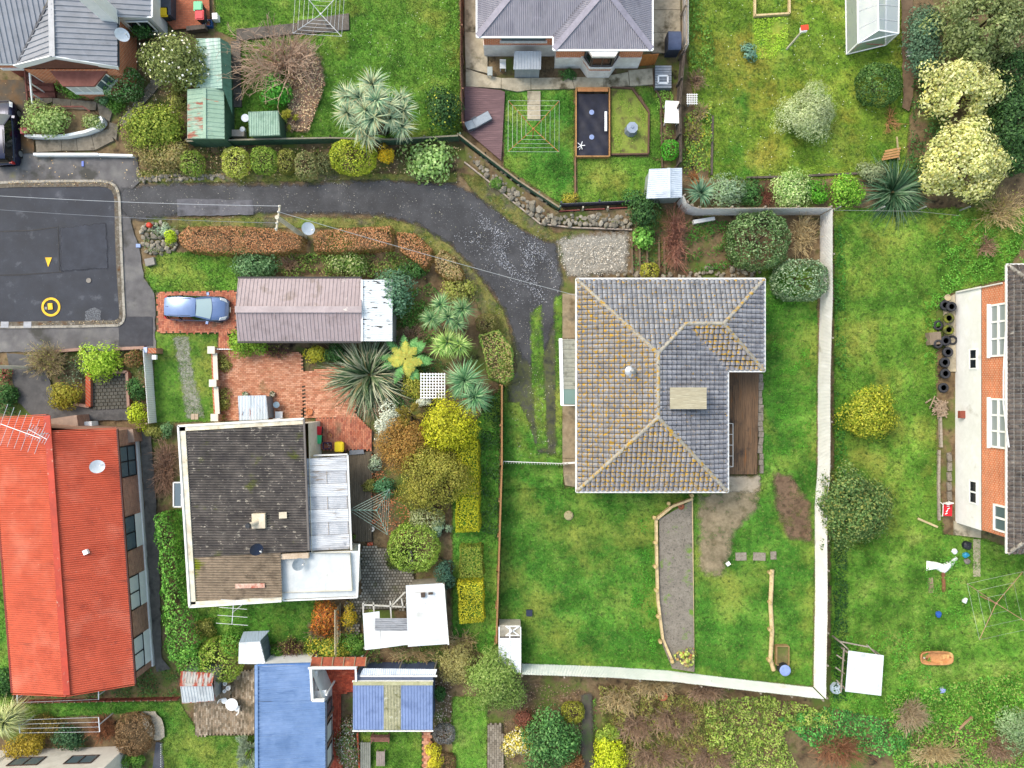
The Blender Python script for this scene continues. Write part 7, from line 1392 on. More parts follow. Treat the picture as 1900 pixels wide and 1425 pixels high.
for i in range(len(rg_) - 1):
    for k in range(28): b.f.append((i * 28 + k, i * 28 + (k + 1) % 28,(i + 1) * 28 + (k + 1) % 28,(i + 1) * 28 + k))
b.f.append(tuple(6 * 28 + k for k in range(28))); b.bd('tub', mat(['#b07a4a', '#c08a58','#96623a'], scale=1.6, rough=.6, var=.15, stains=(('#d8b070', 1.4,.6,.7),('#6b3a22', 2,.62,.72))), ba, smooth=True); lt_((x - .75, y - .05,.2),[(.07,0),(.07,.02),(0,.02)],10).bd('plug_hole', mat('#d0c8b8', rough=.4), ba)
tp_ = thing('white_tarpaulin', 'crumpled white tarpaulin draped on the grass', 'tarpaulin', W2(1745,1050)); pw = WP([(1718,1040),(1736,1042),(1748,1046),(1762,1040),(1772,1032),(1776,1036),(1768,1048),(1756,1060),(1750,1064),(1736,1056),(1717,1058)]); P = np.array(pw); cxy = P.mean(0); b = MB()
for f, z in ((1., .05),(.7,.22),(.35,.28)): b.v += [(cxy[0] + (p[0] - cxy[0]) * f, cxy[1] + (p[1] - cxy[1]) * f, z + RU(-.04,.05)) for p in pw]
n = len(pw)
for i in range(2):
    for k in range(n): b.f.append((i * n + k, i * n + (k + 1) % n, (i + 1) * n + (k + 1) % n, (i + 1) * n + k)[::-1])
b.f.append(tuple(2 * n + k for k in range(n))[::-1]); b.bd('sheet', mat(['#f4f4f2','#ececea'], scale=3, rough=.6, var=.03), tp_)
br(W(1750,1062,.1), W(1751,1098,.1),.22,.1).solo('old_plank', mat(['#8a5a3c', '#6d4630'], scale=3), 'rotten brown plank below the white tarpaulin', 'plank', W2(1750,1080)); br(W(1726,1072,.06), W(1728,1100,.06),.35,.06).solo('old_plank', mat(['#8a7860','#a08c72'], scale=3), 'short grey board left of the rotten plank', 'plank', W2(1727,1086)); br(W(1703,962,.12), W(1740,978,.12),.14,.05).solo('old_plank', mat(['#c8b88c', '#b5a478'], scale=3), 'pale loose plank lying on the lawn below the white wall', 'plank', W2(1720,970))
for lab, px_, py_, c, s in (('black rubbish bag on the grass beside the concrete strip', 1794,1012, '#22252c', .32),('bright blue plastic tub beside the rubbish bag', 1793,1030, '#2a8ab0', .22),('grey lump of rubbish below the blue tub', 1795,1042, '#77706a', .2),('white plastic container on the grass', 1772,1024, '#dcdfe0', .2),('small blue bucket in the weeds above the bath', 1742,1140, '#2c5aa8', .2),('blue box lying in the weeds below the bath', 1749,1281, '#8a98c8', .24),('crumpled white rag on the weedy grass', 1791,1115, '#e0e2e4', .18)):
    x, y, _ = W(px_, py_, .2); b = MB(); b.lathe((x, y, .02),[(s * .8,0),(s, .1),(s * .92, s * .9),(s * .5, s * 1.15),(s * .2, s * 1.2)],9); g_ = np.random.default_rng(px_); b.v = [(a + g_.normal() * .03, c_ + g_.normal() * .03, z + abs(g_.normal()) * .02) for a, c_, z in b.v]; b.solo('rubbish_item' if 'bucket' not in lab else 'bucket', mat(c, rough=.4), lab, 'bucket' if 'bucket' in lab else 'rubbish', (x, y))
bx(W(1812,1035,.03),(.5,2.6,.06)).solo('concrete_strip', CONC, 'narrow concrete strip by the rubbish in the right yard', 'slab', W2(1812,1035)); lg2 = thing('fallen_branch', 'curved grey fallen branch in the weeds, bottom right', 'branch', W2(1785,1360)); tb_([W(1804,1330,.3), W(1790,1342,.35), W(1776,1358,.3), W(1772,1378,.2), W(1778,1394,.15)],.1,8,.05).bd('limb', mat(['#8a6a4c', '#a3866a'], scale=4, rough=.9), lg2)
lt_(W(1550,1275,.1),[(.1,0),(.45,.1),(.4,.22),(0,.25)],9).solo('white_sack', mat(['#c8d4da', '#b0bec6'], scale=4, rough=.5), 'pale crumpled plastic sheet beside the white shelter', 'plastic sheet', W2(1550,1275))
wbx = thing('wooden_planter', 'small timber planter box beside the blue-lidded barrel', 'planter', W2(1452,1216)); x, y, _ = W(1452,1216,.35)
for s in (-1,1): bx((x + s * .42, y, .22),(.06,1.3,.44)).bd('side_board', mat(['#8a7048','#a0865c'], scale=3), wbx); bx((x, y + s * .65,.22),(.78,.06,.44)).bd('end_board', mat(['#8a7048','#a0865c'], scale=3), wbx)
bx((x, y, .18),(.78,1.24,.3)).bd('soil', SOIL, wbx); brl = thing('water_barrel', 'black barrel with a blue lid on the tiled house lawn', 'barrel', W2(1452,1240)); x, y, _ = W(1453,1240,.4); lt_((x, y, 0),[(.34,0),(.4,.3),(.36,.75)],18).bd('body', mat('#26282c', rough=.6), brl); lt_((x, y, .75),[(.38,0),(.38,.05),(.3,.08),(0,.08)],18).bd('lid', mat(['#7f92c4','#8fa2d0'], scale=4, rough=.5), brl)
lt_(W(1055,956,0),[(.34,0),(.33,.14),(.25,.2),(0,.2)],11).solo('tree_stump', mat(['#8a7f5c', '#a39a74','#6d6a44'], scale=5, rough=.9, bump=.5), 'cut tree stump in the lawn below the tiled roof', 'stump', W2(1055,956)); bx(W(982,1137,.12),(.42,.42,.24)).solo('drain_box', mat('#2e3448', rough=.5), 'small dark blue box on the lower lawn', 'box', W2(982,1137)); bx(W(1351,1046,.1),(.28,.26,.06),.6).solo('paper_scrap', WHT2, 'scrap of white paper on the lawn edge', 'paper', W2(1351,1046))
pot('terracotta pot lying among the brush below the white fence', 1230,1292,.33,.5, '#b0684c'); pot('terracotta pot at the top of the gravel path', 1264,940,.22,.3, '#8a5238')
pot('white pot left of the steel shed on the brick yard', 455,732,.2,.35, '#d8d2c4', plantc=['#4a6a34','#5c7c40']); pot('white pot right of the steel shed on the brick yard', 505,731,.2,.35, '#d8d2c4', plantc=['#5c5a34','#6c6c40']); pot('terracotta pot on the brick yard', 574,764,.24,.35, '#b8744c'); pot('terracotta bowl by the cream wall corner', 612,808,.16,.25, '#b8784c'); pot('white bowl in the mulch beside the green clothesline', 690,982,.18,.25, '#e0dcd0'); pot('terracotta pot by the deck edge at the clothesline', 693,968,.16,.25, '#a8603c'); pot('dark pot at the corner of the clear lean-to', 655,995,.2,.4, '#5a3a2c', plantc=['#5a7a2c', '#6c8c3a'])
bx(W(527,732,.05),(.42,.42,.06)).solo('square_drain', mat(['#8f9290','#a0a3a0'], scale=4), 'grey square drain lid in the brick yard', 'drain', W2(527,732)); bb = thing('bird_bath', 'small pale blue bird bath beside the steel shed', 'bird bath', W2(513,751)); x, y, _ = W(513,751,.6); lt_((x, y, 0),[(.16,0),(.08,.1),(.06,.5),(.22,.6),(.22,.64),(.15,.6),(0,.58)],14).bd('basin', mat(['#a8c0cc', '#bcd0da'], scale=4, rough=.5), bb)
wch = thing('white_chair', 'white plastic chair beside the steel shed', 'chair', W2(517,770)); x, y, _ = W(517,770,.5); bx((x, y, .45),(.5,.48,.05)).bd('seat', WHT2, wch); bx((x, y - .24,.72),(.5,.05,.5)).bd('backrest', WHT2, wch)
for a, c in ((-.2,-.2),(.2,-.2),(.2,.2),(-.2,.2)): bx((x + a, y + c, .22),(.05,.05,.44)).bd('leg', WHT2, wch)
ft = thing('round_table', 'round white garden table on the weathered brick patio', 'table', W2(430,1305)); x, y, _ = W(430,1307,.7); lt_((x, y, 0),[(.3,0),(.05,.04),(.05,.66),(.42,.7),(.42,.73),(0,.73)],20).bd('table', WHT2, ft)
for i, (px_, py_, a, t_) in enumerate(((421,1295,2.2, 'left'),(444,1309,-.3, 'right'))):
    ch_ = T('garden_chair', f'white metal garden chair at the {t_} of the round table', 'chair', px_, py_, 0, 'patio chairs', a); lt_((0,0,.42),[(.21,0),(.21,.04),(0,.05)],14).bd('seat', WHT2, ch_, local=True); b = MB()
    for k in range(6): t = -.9 + 1.8 * k / 5; b.tube([(.2 * math.cos(t),.2 * math.sin(t),.44),(.3 * math.cos(t),.3 * math.sin(t),.85)],.014,5)
    b.tube([(.3 * math.cos(t),.3 * math.sin(t),.86) for t in [-.95 + 1.9 * k / 8 for k in range(9)]],.02,5); b.bd('backrest', WHT2, ch_, local=True)
    for t in (.8,2.4,3.9,5.5): tb_([(.16 * math.cos(t),.16 * math.sin(t),.42),(.22 * math.cos(t),.22 * math.sin(t),0)],.016,5).bd('leg', WHT2, ch_, local=True)
ps = thing('potting_shelf', 'narrow shelf of white pots beside the rusty-roofed shed', 'shelf', W2(420,1280)); bx(W(420,1278,.4)[:2] + (.4,),(.5,1.2,.05)).bd('shelf', mat(['#7c6a54','#8f7c64'], scale=3), ps)
for a, c in ((-.2,-.5),(.2,-.5),(.2,.5),(-.2,.5)): X, Y, _ = W(420,1278,.4); bx((X + a, Y + c, .19),(.05,.05,.38)).bd('leg', mat('#6a5a48'), ps)
for i, (px_, py_, r_) in enumerate(((418,1268,.14),(424,1276,.16),(417,1282,.12))): x, y, _ = W(px_, py_, .6); lt_((x, y, .43),[(r_ * .7,0),(r_, .25),(r_ * .8,.25),(r_ * .7,.05),(0,.05)],12).solo('white_pot', WHT2,['uppermost', 'middle', 'lowest'][i] + ' white pot on the shelf by the rusty-roofed shed', 'pot', (x, y),.42, group='white pots on the shelf')
bk = thing('plastic_bucket', 'cream bucket with dark blue base near the white garden table', 'bucket', W2(424,1284)); x, y, _ = W(424,1286,.3); lt_((x, y, 0),[(.14,0),(.17,.3),(.18,.32),(.14,.31),(.12,.05),(0,.05)],14).bd('pail', mat('#d8d0b8', rough=.5), bk); lt_((x, y - .2,0),[(.15,0),(.15,.05),(0,.06)],12).bd('tray', mat('#2a2c5c', rough=.5), bk)
lt_(W(381,1349,.02),[(.15,0),(.14,.05),(.08,.06),(.07,.03),(0,.03)],14).solo('white_saucer', WHT2, 'white round saucer on the weathered brick patio', 'saucer', W2(381,1349))
def bench(label, px, py, rot, m, w=1.25, back=True, d=.5):
    x, y, _ = W(px, py, .45); root = thing('garden_bench', label, 'bench', (x, y),0, None, rot); n = 5
    for i in range(n): bx((0,-d / 2 + (i + .5) * d / n, .43),(w, d / n - .015,.03)).bd('seat_slat', m, root, local=True)
    for sx_ in (-1,1):
        for sy_ in (-1,1): bx((sx_ * (w / 2 - .06), sy_ * (d / 2 - .05),.21),(.06,.06,.42)).bd('leg', m, root, local=True)
        if back: bx((sx_ * (w / 2 - .03),0,.62),(.05, d, .05)).bd('armrest', m, root, local=True); bx((sx_ * (w / 2 - .03), d / 2,.66),(.05,.05,.45)).bd('back_post', m, root, local=True)
    if back:
        for i in range(9): bx((-w / 2 + .1 + i * (w - .2) / 8, d / 2,.66),(.05,.025,.4)).bd('back_slat', m, root, local=True)
        bx((0, d / 2,.88),(w, .05,.06)).bd('top_rail', m, root, local=True)
    return root
bench('slatted brown timber bench below the blue shed roof', 706,1370,0, mat(['#7a5246','#8c6254'], scale=4, rough=.8)); bench('low grey timber table on the small lawn', 706,1408,1.57, mat(['#8a7c74','#9c8e86'], scale=4, rough=.8),1.0, False, .6); bench('long grey slatted bench at the edge of the small lawn', 678,1402,1.57, mat(['#77786e', '#8a8b80'], scale=4, rough=.85),1.8, False, .7)
br(W(664,1358,.2), W(668,1430,.2),.1,.4).solo('brick_edging', TER, 'terracotta brick edging beside the long slatted bench', 'edging', W2(666,1395)); tr_ = thing('lattice_panel', 'weathered lattice panel standing between the two gardens', 'trellis', W2(632,1155)); c0, c1 = Vector(W(632,1118)), Vector(W(632,1198))
for i in range(16): p = c0.lerp(c1, i / 15); br(p + Vector((0,0,.05)), p + Vector((0,-.25,1.6)),.03,.05).bd('slat', mat(['#a09478','#b5aa8e'], scale=3), tr_)
for z in (.1,.8,1.6): br(c0 + Vector((0,0, z)), c1 + Vector((0,0, z)),.06,.07).bd('rail', mat(['#a09478','#b5aa8e'], scale=3), tr_)
pd = thing('dark_deck', 'narrow dark timber deck beside the clear lean-to', 'deck', W2(672,930)); boards(pd, 'deck_board', WP([(640,842),(690,838),(692,1005),(652,1005)],.25), math.pi / 2 + .02,.14,.014,.03,.25, mat(['#5a5040','#6b6050','#4a4234'], scale=1.5, vscale=(6,.5,1), rough=.9, var=.2)); MB().prism(inset(WP([(640,842),(690,838),(692,1005),(652,1005)],.25),.04),0,.19).bd('deck_frame', mat('#3a3226'), pd)
MB().prism(WP([(648,836),(674,834),(676,842),(648,844)],.35),0,.35).solo('deck_step', mat(['#6a6e74','#7c8086'], scale=3), 'grey mat step at the top of the dark deck', 'step', W2(662,839)); bx(W(687,1009,.15),(.38,.2,.12),.1).solo('loose_brick', TER, 'single orange brick below the clothesline', 'brick', W2(687,1009)); ho = thing('garden_hose', 'coiled dark hose at the foot of the white flat-roofed wing', 'hose', W2(678,1040))
hs = [W(678 + (9 - i * .12) * math.cos(i * .5),1040 + (13 - i * .15) * math.sin(i * .5),.06 + .004 * i) for i in range(42)]; tb_(hs, .022,6).bd('coil', mat('#3c4a44', rough=.5), ho); cfl = thing('paver_stack', 'pair of pale pavers on the mossy drive', 'pavers', W2(362,773))
for i in range(2): bx(W(358 + i * 7,773,.05),(.24,.4,.1)).bd('paver', mat(['#a8947c', '#b8a48c'], scale=4), cfl)
lt_(W(455,219,.9),[(.06,-.9),(.06,-.02),(.27,0),(.27,.03),(0,.05)],18).solo('round_tank_lid', mat(['#d8dce4','#c8ccd6'], scale=4, rough=.5), 'round white lid beside the small green shed', 'lid', W2(455,219,.9),0); bx(W(444,249,.3),(.85,.45,.5)).solo('stone_trough', mat(['#b8ada0','#a39888'], scale=3, rough=.9), 'stone trough by the rusty green shed', 'trough', W2(444,249)); lt_(W(450,240,.5),[(.08,-.5),(.2,-.1),(.18,.05),(.05,.1)],10).solo('white_bag', WHT2, 'white plastic bag beside the stone trough', 'bag', W2(450,240))
kn = thing('timber_stairs', 'timber garden edging steps above the tiled roof', 'steps', W2(1220,460))
for i, px_ in enumerate((1172,1186,1200,1222,1232)): br(W(px_, 440,.12), W(px_ + 1,508,.12),.12,.24).bd('sleeper', mat(['#6a5844','#7c6a54'], scale=3, rough=.9), kn)
MB().prism(WP([(1286,408),(1326,402),(1327,408),(1288,415)],.4),.0,.4).solo('white_bench', WHT, 'white painted bench under the top fence', 'bench', W2(1306,408)); wf2 = thing('timber_edging', 'dark sleeper line at the bottom of the top right lawn', 'edging', W2(1430,330))
for a, c in (((1322,215),(1320,325)),((1385,330),(1450,328)),((1500,326),(1590,322))): br(W(*a, .08), W(*c, .08),.14,.16).bd('sleeper', DKW, wf2)
pth = sheet('soil_path', WP([(1668,-30),(1690,-30),(1692,180),(1684,210),(1672,200)]), mat(['#5f4c3a', '#74604c', '#4a3a2c'], scale=1.5, rough=.95), jag=.06)
bx(W(544,405,.3),(.1,.1,.1)).v
rbl = lt_(W(280,419,.3),[(.05,0),(.18,.08),(.18,.3),(.1,.36),(0,.36)],12).solo('red_pot', mat('#c83a24', rough=.5), 'bright red pot on the rockery', 'pot', W2(280,419)); bx(W(257,456,.1),(.3,.24,.12)).solo('blue_box', mat('#8fa4d4', rough=.5), 'pale blue meter lid beside the rockery', 'box', W2(257,456)); bx(W(154,304,.1),(.14,.36,.1)).solo('blue_bottle', mat('#4a68c0', rough=.4), 'small blue packet on the asphalt', 'litter', W2(154,304)); bx(W(264,616,.08),(.34,.26,.03),-.4).solo('paper_scrap', WHT2, 'white sheet of paper on the dark asphalt patch', 'paper', W2(264,616))
dg = thing('driveway_gate', 'thin white metal gate across the brick yard entrance', 'gate', W2(418,648)); br(W(402,648,.9), W(432,648,.9),.05,.05).bd('top_rail', WHT2, dg); br(W(402,648,.3), W(432,648,.3),.05,.05).bd('bottom_rail', WHT2, dg)
for i in range(8): p = Vector(W(402,648)).lerp(Vector(W(432,648)), i / 7); br(p + Vector((0,0,.1)), p + Vector((0,0,1.)),.025,.025).bd('bar', WHT2, dg)
wfb = thing('white_rail_fence', 'white slatted gate by the gravel path at the bottom left', 'gate', W2(300,1395)); b = MB(); br(W(300,1378,.02), W(292,1440,.02),.8,.05).bd('path', mat(['#4a4c54','#5c5e66'], scale=2), wfb)
for i in range(14): br(W(301 + i * .0,1380 + i * 4,.1), W(298,1382 + i * 4,1.0),.04,.03).bd('bar', WHT2, wfb)
gvb = sheet('gravel_bed', WP([(262,1318),(290,1316),(306,1335),(310,1365),(290,1372),(272,1350)]), mat(['#8f8878','#a8a090','#77705f'], scale=9, rough=.95, bump=.7), jag=.06)
# ================================================================ vegetation
G1 = ['#3f6a24','#54812c', '#6b9638','#86ab4c']; G2 = ['#2a4a22','#38602c', '#4a7638','#5f8a48']; G3 = ['#6f8a2c', '#8fa63a', '#a9ba50','#c2cb6a']; G4 = ['#3c5c34','#527848','#6f9460','#8aaa78']
OL = ['#5c6228','#767a34','#8f9044','#a6a458']; YG = ['#8a9a1c', '#aeb824','#cccf30','#e2dc4a']; BR = ['#7c5236','#96663f', '#ae7c4c', '#c2946a']; DGR = ['#20391c', '#2e4d26','#3f6232','#52763e']; TAN = ['#a08a5e', '#b8a274','#cdb98c', '#85704a']; TWG = ['#7c6450','#94785e', '#ad927a', '#644e3c']; GG = ['#7f9474','#95a888','#aebc9e', '#c2ccb0']
plant('flowering_tree', 'olive-green tree dotted with white blossom beside the green iron shed', 325,112,66,50,4.0,['#4f5c2c', '#68743a', '#828c4c', '#9aa262'], cat='tree', flowers=(['#f4f2ea', '#e6e2d6','#f0e4a0'],.028,.15), ls=.17)
SH('dark green shrub against the white windows of the grey-roofed house', 264,68,22,30,1.8, G2); SH('dense round shrub with pale leaf edges beside the bay window', 226,156,36,30,1.8,['#2f5626','#42702f', '#5c8a42','#a9bc8c'], style='clip', ls=.13)
SH('low bright green shrub under the bay window', 145,165,38,13,.9, G1, ls=.13); SH('small grey-green mound at the corner of the bay', 194,183,16,12,.7, G4, ls=.12); SH('small leafy shrub beside the front path', 216,197,18,13,.7, G1, ls=.12); SH('light green feathery shrub filling the curved planter', 90,222,45,28,1.6,['#6c8a42','#86a254','#a2b86c', '#bccb86'], ls=.15); SH('small variegated shrub at the round end of the planter', 175,229,19,15,.9,['#5c7a34','#7c9648','#a9b870','#d8dca8'], ls=.12)
SH('yellow-green sprawling shrub beside the rusty shed', 283,236,62,40,1.9,['#5c7426','#788c30','#96a43e', '#b2b850'], ls=.16); SH('narrow yellow-green shrub against the rusty shed', 332,180,15,28,1.5, OL, ls=.14); SH('straggly brown and green bush above the topiary row', 312,288,52,22,1.2,['#8c7c4c', '#a3905c', '#7a7f3c', '#b8a878'], ls=.13, dens=.8)
for lab, px, py, rx, ry, h, c in (('first clipped ball of the topiary row, next to the straggly bush', 357,303,21,23,1.3,['#5c7a2c', '#7c9a38','#9ab448','#a39a6c']),('tall yellow-green clipped egg, second of the topiary row', 437,301,24,27,1.5,['#8a9a34','#a9b444','#c2c85c', '#d2cf86']),('green clipped ball, third of the topiary row', 490,298,24,25,1.5,['#54742a', '#729234','#90ac42','#aebf58']),('small dull olive clipped bush, fourth of the topiary row', 532,300,16,23,1.2, OL),('grey-green clipped egg with brown top, fifth of the topiary row', 568,308,20,26,1.4,['#6c7a44','#848c54','#9a9a68','#8f7a58']),('sparse dark bush beside the large golden topiary', 605,303,18,20,1.1,['#4c5434','#626a40','#7c8052','#58603c']),('largest golden-green clipped dome of the topiary row', 655,292,42,31,1.9,['#6f8a24','#90a42e', '#b2bc3c', '#ced050'])): TO(lab, px, py, rx, ry, h, c, style='clip', ls=.11, group='topiary row')
SH('small bush of bright yellow flowers in the topiary row', 718,286,17,16,.9,['#c8a41c', '#e2bc20','#f2d034','#8a8a2c'], ls=.11); SH('pale green hydrangea bush at the end of the topiary row', 797,296,46,36,1.4,['#6a8a44','#88a85a', '#a6c274','#bcd08a'], ls=.2, asp=.95, nclump=60); SH('dark green bush in the corner of the upper left lawn', 824,205,30,42,2.2, DGR, ls=.15, flowers=(['#a9a83c', '#8f9a34'],.03,.12))
SH('bright green glossy bush below the bare tree', 512,170,27,30,1.7,['#2f7420','#46922c', '#62ac3c', '#80c452'], ls=.16); twigs('bare_tree', 'leafless brown-twigged tree over the upper left lawn', 505,115,105,80,3.0,['#a88a74','#bc9e86','#cdb29a', '#94765f'], n=60, r=.04, cat='tree', depth=4, base=(530,120)); SH('small golden conifer beside the small green shed', 536,222,14,16,.9,['#8a8c24','#a3a034','#b8b04a', '#6f7a24'], style='feather', ls=.12)
rosettes('cabbage_tree', 'many-headed pale green cabbage tree behind the green trellis fence', [(691,158,4.0,1.1),(645,178,3.4,.95),(668,182,4.2,1.),(699,186,4.4,1.1),(723,194,3.8,.9),(744,185,3.2,.8),(748,205,3.2,.9),(645,210,3.6,1.),(677,204,4.4,.95),(693,219,4.2,1.1),(724,219,3.6,.9),(668,235,3.6,1.),(682,252,3.2,.9),(746,236,3., .9)],1.15,['#5c8068','#7c9a78','#9ab08a', '#b8c49c', '#c8cfa4','#a89a6c'], nb=110, wd=.06, base=(715,245), droop=.28)
twigs('dry_shrub', 'dry pinkish-brown shrub outside the dark board fence', 1294,147,22,22,1.2, TWG, n=40); twigs('dry_shrub', 'straw-brown tuft below the white bird feeder', 1302,208,16,18,.9, TAN, n=34); twigs('dry_shrub', 'dry brown scrub low on the fence side of the right lawn', 1290,240,20,22,.8, TWG, n=26, leafy=(OL, 200,.12))
cover('weeds', 'green weeds between the white fence and the right lawn', [(1276,0),(1300,0),(1325,90),(1320,140),(1276,130)], G1,.5, ls=.15, seed=3); cover('weeds', 'mixed weeds and yellow flowers outside the dark fence', [(1268,215),(1320,190),(1320,320),(1268,325)],['#4f7a2a', '#6b9438','#8fae4c', '#c8b83c'],.5, ls=.14, seed=4)
SH('pale silvery willow bush in the middle of the top right lawn', 1500,209,54,46,2.2,['#8c9c62','#a5b27a', '#bcc694','#cfd6ac'], ls=.15, asp=.3, nclump=90); TO('dark green clipped dome on the top right lawn', 1631,157,40,38,1.7,['#27441e', '#3a5c28','#52783a', '#7c9858'], style='clip', ls=.12)
plant('tree', 'large olive-leaved tree in the top right corner', 1822,50,105,78,5.0,['#4c5a2c', '#667440','#828e58','#9ca674'], cat='tree', ls=.2, nclump=110); SH('blue-green shrub beside the soil path, top right', 1715,70,32,70,2.6,['#3f5c44','#557458','#6f8c6c', '#3a5238'], ls=.16)
plant('tree', 'pale yellow variegated tree with a dark gap in its crown', 1785,165,88,58,4.0,['#98a056','#b6bc70','#d2d28e', '#e2e0aa', '#c8be58'], cat='tree', ls=.2, nclump=80, hole=(1796,192,16)); plant('tree', 'large round pale yellow variegated tree at the right', 1788,297,88,82,4.4,['#98a056','#b6bc70','#d2d28e', '#e2e0aa', '#d0c660'], cat='tree', ls=.2, nclump=120)
plant('tree', 'dark green tree behind the variegated trees at the right edge', 1885,235,52,105,3.2, DGR, cat='tree', ls=.18, nclump=90); SH('dark green shrub at the right edge below the olive tree', 1875,130,45,42,3.0, DGR, ls=.18)
twigs('bare_shrub', 'tangle of tan leafless branches at the right edge', 1862,388,62,45,1.8, TAN, n=70, r=.016, leafy=(OL, 150,.12)); twigs('bare_shrub', 'broken brown branches on the edge of the top right lawn', 1655,222,26,34,.7,['#a3764a', '#b88c5c', '#8c6440'], n=22); twigs('bare_shrub', 'small bare reddish shrub on the tyre lawn', 1832,458,22,28,1.0, TWG, n=40)
rosettes('yucca', 'green yucca rosette beside the garden shed', [(1300,358,.7,1.)],1.25,['#4a7254','#62886a', '#7f9f7c', '#98b08c'], cat='plant', nb=120, wd=.07, droop=.15, zmin=.02); twigs('dry_shrub', 'orange-brown dry fronds above the yucca', 1290,330,20,16,.8,['#b87c4a', '#c8925c', '#a06a3c'], n=30)
SH('grey-green rounded shrub beside the yucca', 1347,352,32,34,1.5, GG[:2] + ['#6f8a5c', '#86a070'], ls=.15); SH('dark green shrub between the grey-green and variegated ones', 1398,362,24,26,1.1, G2, ls=.14); twigs('dry_shrub', 'reddish-brown shrub beside the variegated bush', 1424,362,16,26,1.0,['#7a4a3c', '#8c5c4a', '#6a3c30'], n=40); SH('pale variegated shrub along the top fence', 1469,354,38,36,1.5,['#6a9044','#8cae5c', '#b0c67c', '#ccd69c'], ls=.14)
SH('bright green low shrub right of the variegated bush', 1515,356,22,24,1.0,['#3f7c1c', '#589a28','#74b438'], ls=.15); SH('bright green shrub left of the flax', 1567,356,33,30,1.3,['#4a7c1c', '#649a28','#84b43a', '#a6c850'], ls=.15); tussock('flax', 'large dark green flax with long strap leaves over the top fence', 1655,358,58,['#243f2a', '#345438','#4c6c4c', '#7c9070'], n=330, wd=.11, el=(.1,.97)); SH('grey weedy shrub above the flax', 1620,322,30,18,.8,['#6c7a54','#848f68','#9aa27c'], ls=.12)
cover('weeds', 'bright green clover mass at the top of the tyre yard', [(1740,400),(1790,400),(1900,420),(1900,500),(1860,520),(1800,525),(1745,555),(1735,480)],['#3c741e', '#4f8a2a', '#66a038','#7cb04a'],.3, ls=.11, seed=6); cover('weeds', 'green weeds around the tyres', [(1715,545),(1750,545),(1735,700),(1712,680)],['#447e22','#58942e', '#6fa83c'],.25, ls=.11, seed=7, amin=.1)
SH('dark ivy mass climbing above the timber steps', 1197,395,28,30,2.0, DGR, ls=.16); SH('bright round-leaved ivy below the dark ivy', 1193,440,16,30,1.0,['#4a7c2c', '#64983c', '#86b454'], ls=.2, asp=.9); twigs('dead_hedge', 'dead red-brown twig hedge above the tiled roof', 1252,440,24,75,1.7,['#8a5a48','#a0705c', '#7a4c3c', '#b08474'], n=130, r=.012, cat='hedge'); TO('small yellow-green ball above the tiled roof', 1206,503,17,15,.9,['#8a8c2c', '#a4a43c', '#bab850'], style='clip', ls=.1)
plant('tree', 'large round dark-leaved bush inside the top fence', 1407,447,55,52,2.8,['#365028','#4e6c3a', '#6c8a52','#98aa7c'], cat='tree', style='clip', ls=.15); SH('grey-green bush leaning on the white fence', 1484,520,50,38,2.3,['#486440','#607e54','#80986e', '#a4b494'], style='clip', ls=.15); twigs('bare_shrub', 'tan leafless shrub between the two dark bushes', 1491,440,30,46,2.0, TAN, n=55, r=.018)
cover('weeds', 'weeds in the shaded garden bed above the tiled roof', [(1272,410),(1350,410),(1375,480),(1350,500),(1272,505)],['#2f5a1c', '#427428','#5c8c38'],.3, ls=.13, seed=8); SH('rambling dark climber on the corner of the stone bank', 1180,372,22,18,1.4, G2, ls=.14, dens=.8); tussock('dry_grass', 'dry straw grass on the stone bank', 1160,405,18,['#a8946c', '#c0ac84','#8c784e'], n=60, wd=.03); SH('small green plant on the diagonal stone bank', 920,340,12,10,.5, G1, ls=.1)
cover('weeds', 'weeds along the right side of the tiled house lawn', [(1425,560),(1500,560),(1505,850),(1440,840)],['#3f7c1e', '#4f8c28','#64a034'],.1, ls=.08, seed=9, amin=.5); plant('plant', 'red-stemmed rhubarb at the foot of the gravel path', 1270,1222,20,18,.6,['#8aa43c', '#b0bc58','#c8c880','#a85c44'], ls=.24, asp=.8, cat='plant', dens=.5)
cover('weeds', 'coarse weeds along the edge of the gravel path', [(1185,955),(1212,965),(1218,1230),(1160,1225)],['#3a7a1e', '#4a8c28','#60a034'],.15, ls=.09, seed=10, amin=.45)
def brh(lab, poly, h=1.5, cols=BR): hedge('brown_hedge', lab, poly, h, ['#6a5230','#84663a', '#9c7c48','#6f6a34'],.1, group='clipped brown hedges along the driveway', top=cols)
HB = ['#946040','#ac744c', '#c08a5c', '#d0a074','#805238']
brh('longest clipped brown hedge, left of the power pole', [(324,436),(345,418),(450,418),(520,424),(562,436),(560,460),(520,468),(440,471),(350,466),(330,455)],1.5, HB); brh('clipped brown hedge right of the power pole', [(578,436),(590,426),(650,421),(727,418),(728,458),(690,462),(620,468),(580,465)],1.5, HB); brh('short angled brown hedge on the driveway bend', [(734,428),(770,432),(802,462),(800,482),(788,498),(760,478),(738,462)],1.5, HB); brh('last pale brown tapered hedge on the driveway bend', [(806,474),(818,460),(842,476),(861,508),(858,520),(828,518),(806,500)],1.4,['#9a7c50','#b09468','#c4ac80','#8a8a4c'])
hedge('green_hedge', 'leaning green and brown clipped hedge beside the side driveway', [(888,620),(925,610),(950,645),(953,700),(938,714),(908,702)],1.5,['#4f7c2c', '#6a983a', '#88b050','#8c7c48'],.12, top=['#5c8030','#7c9c40','#a0a858','#9a8258','#b09a70'])
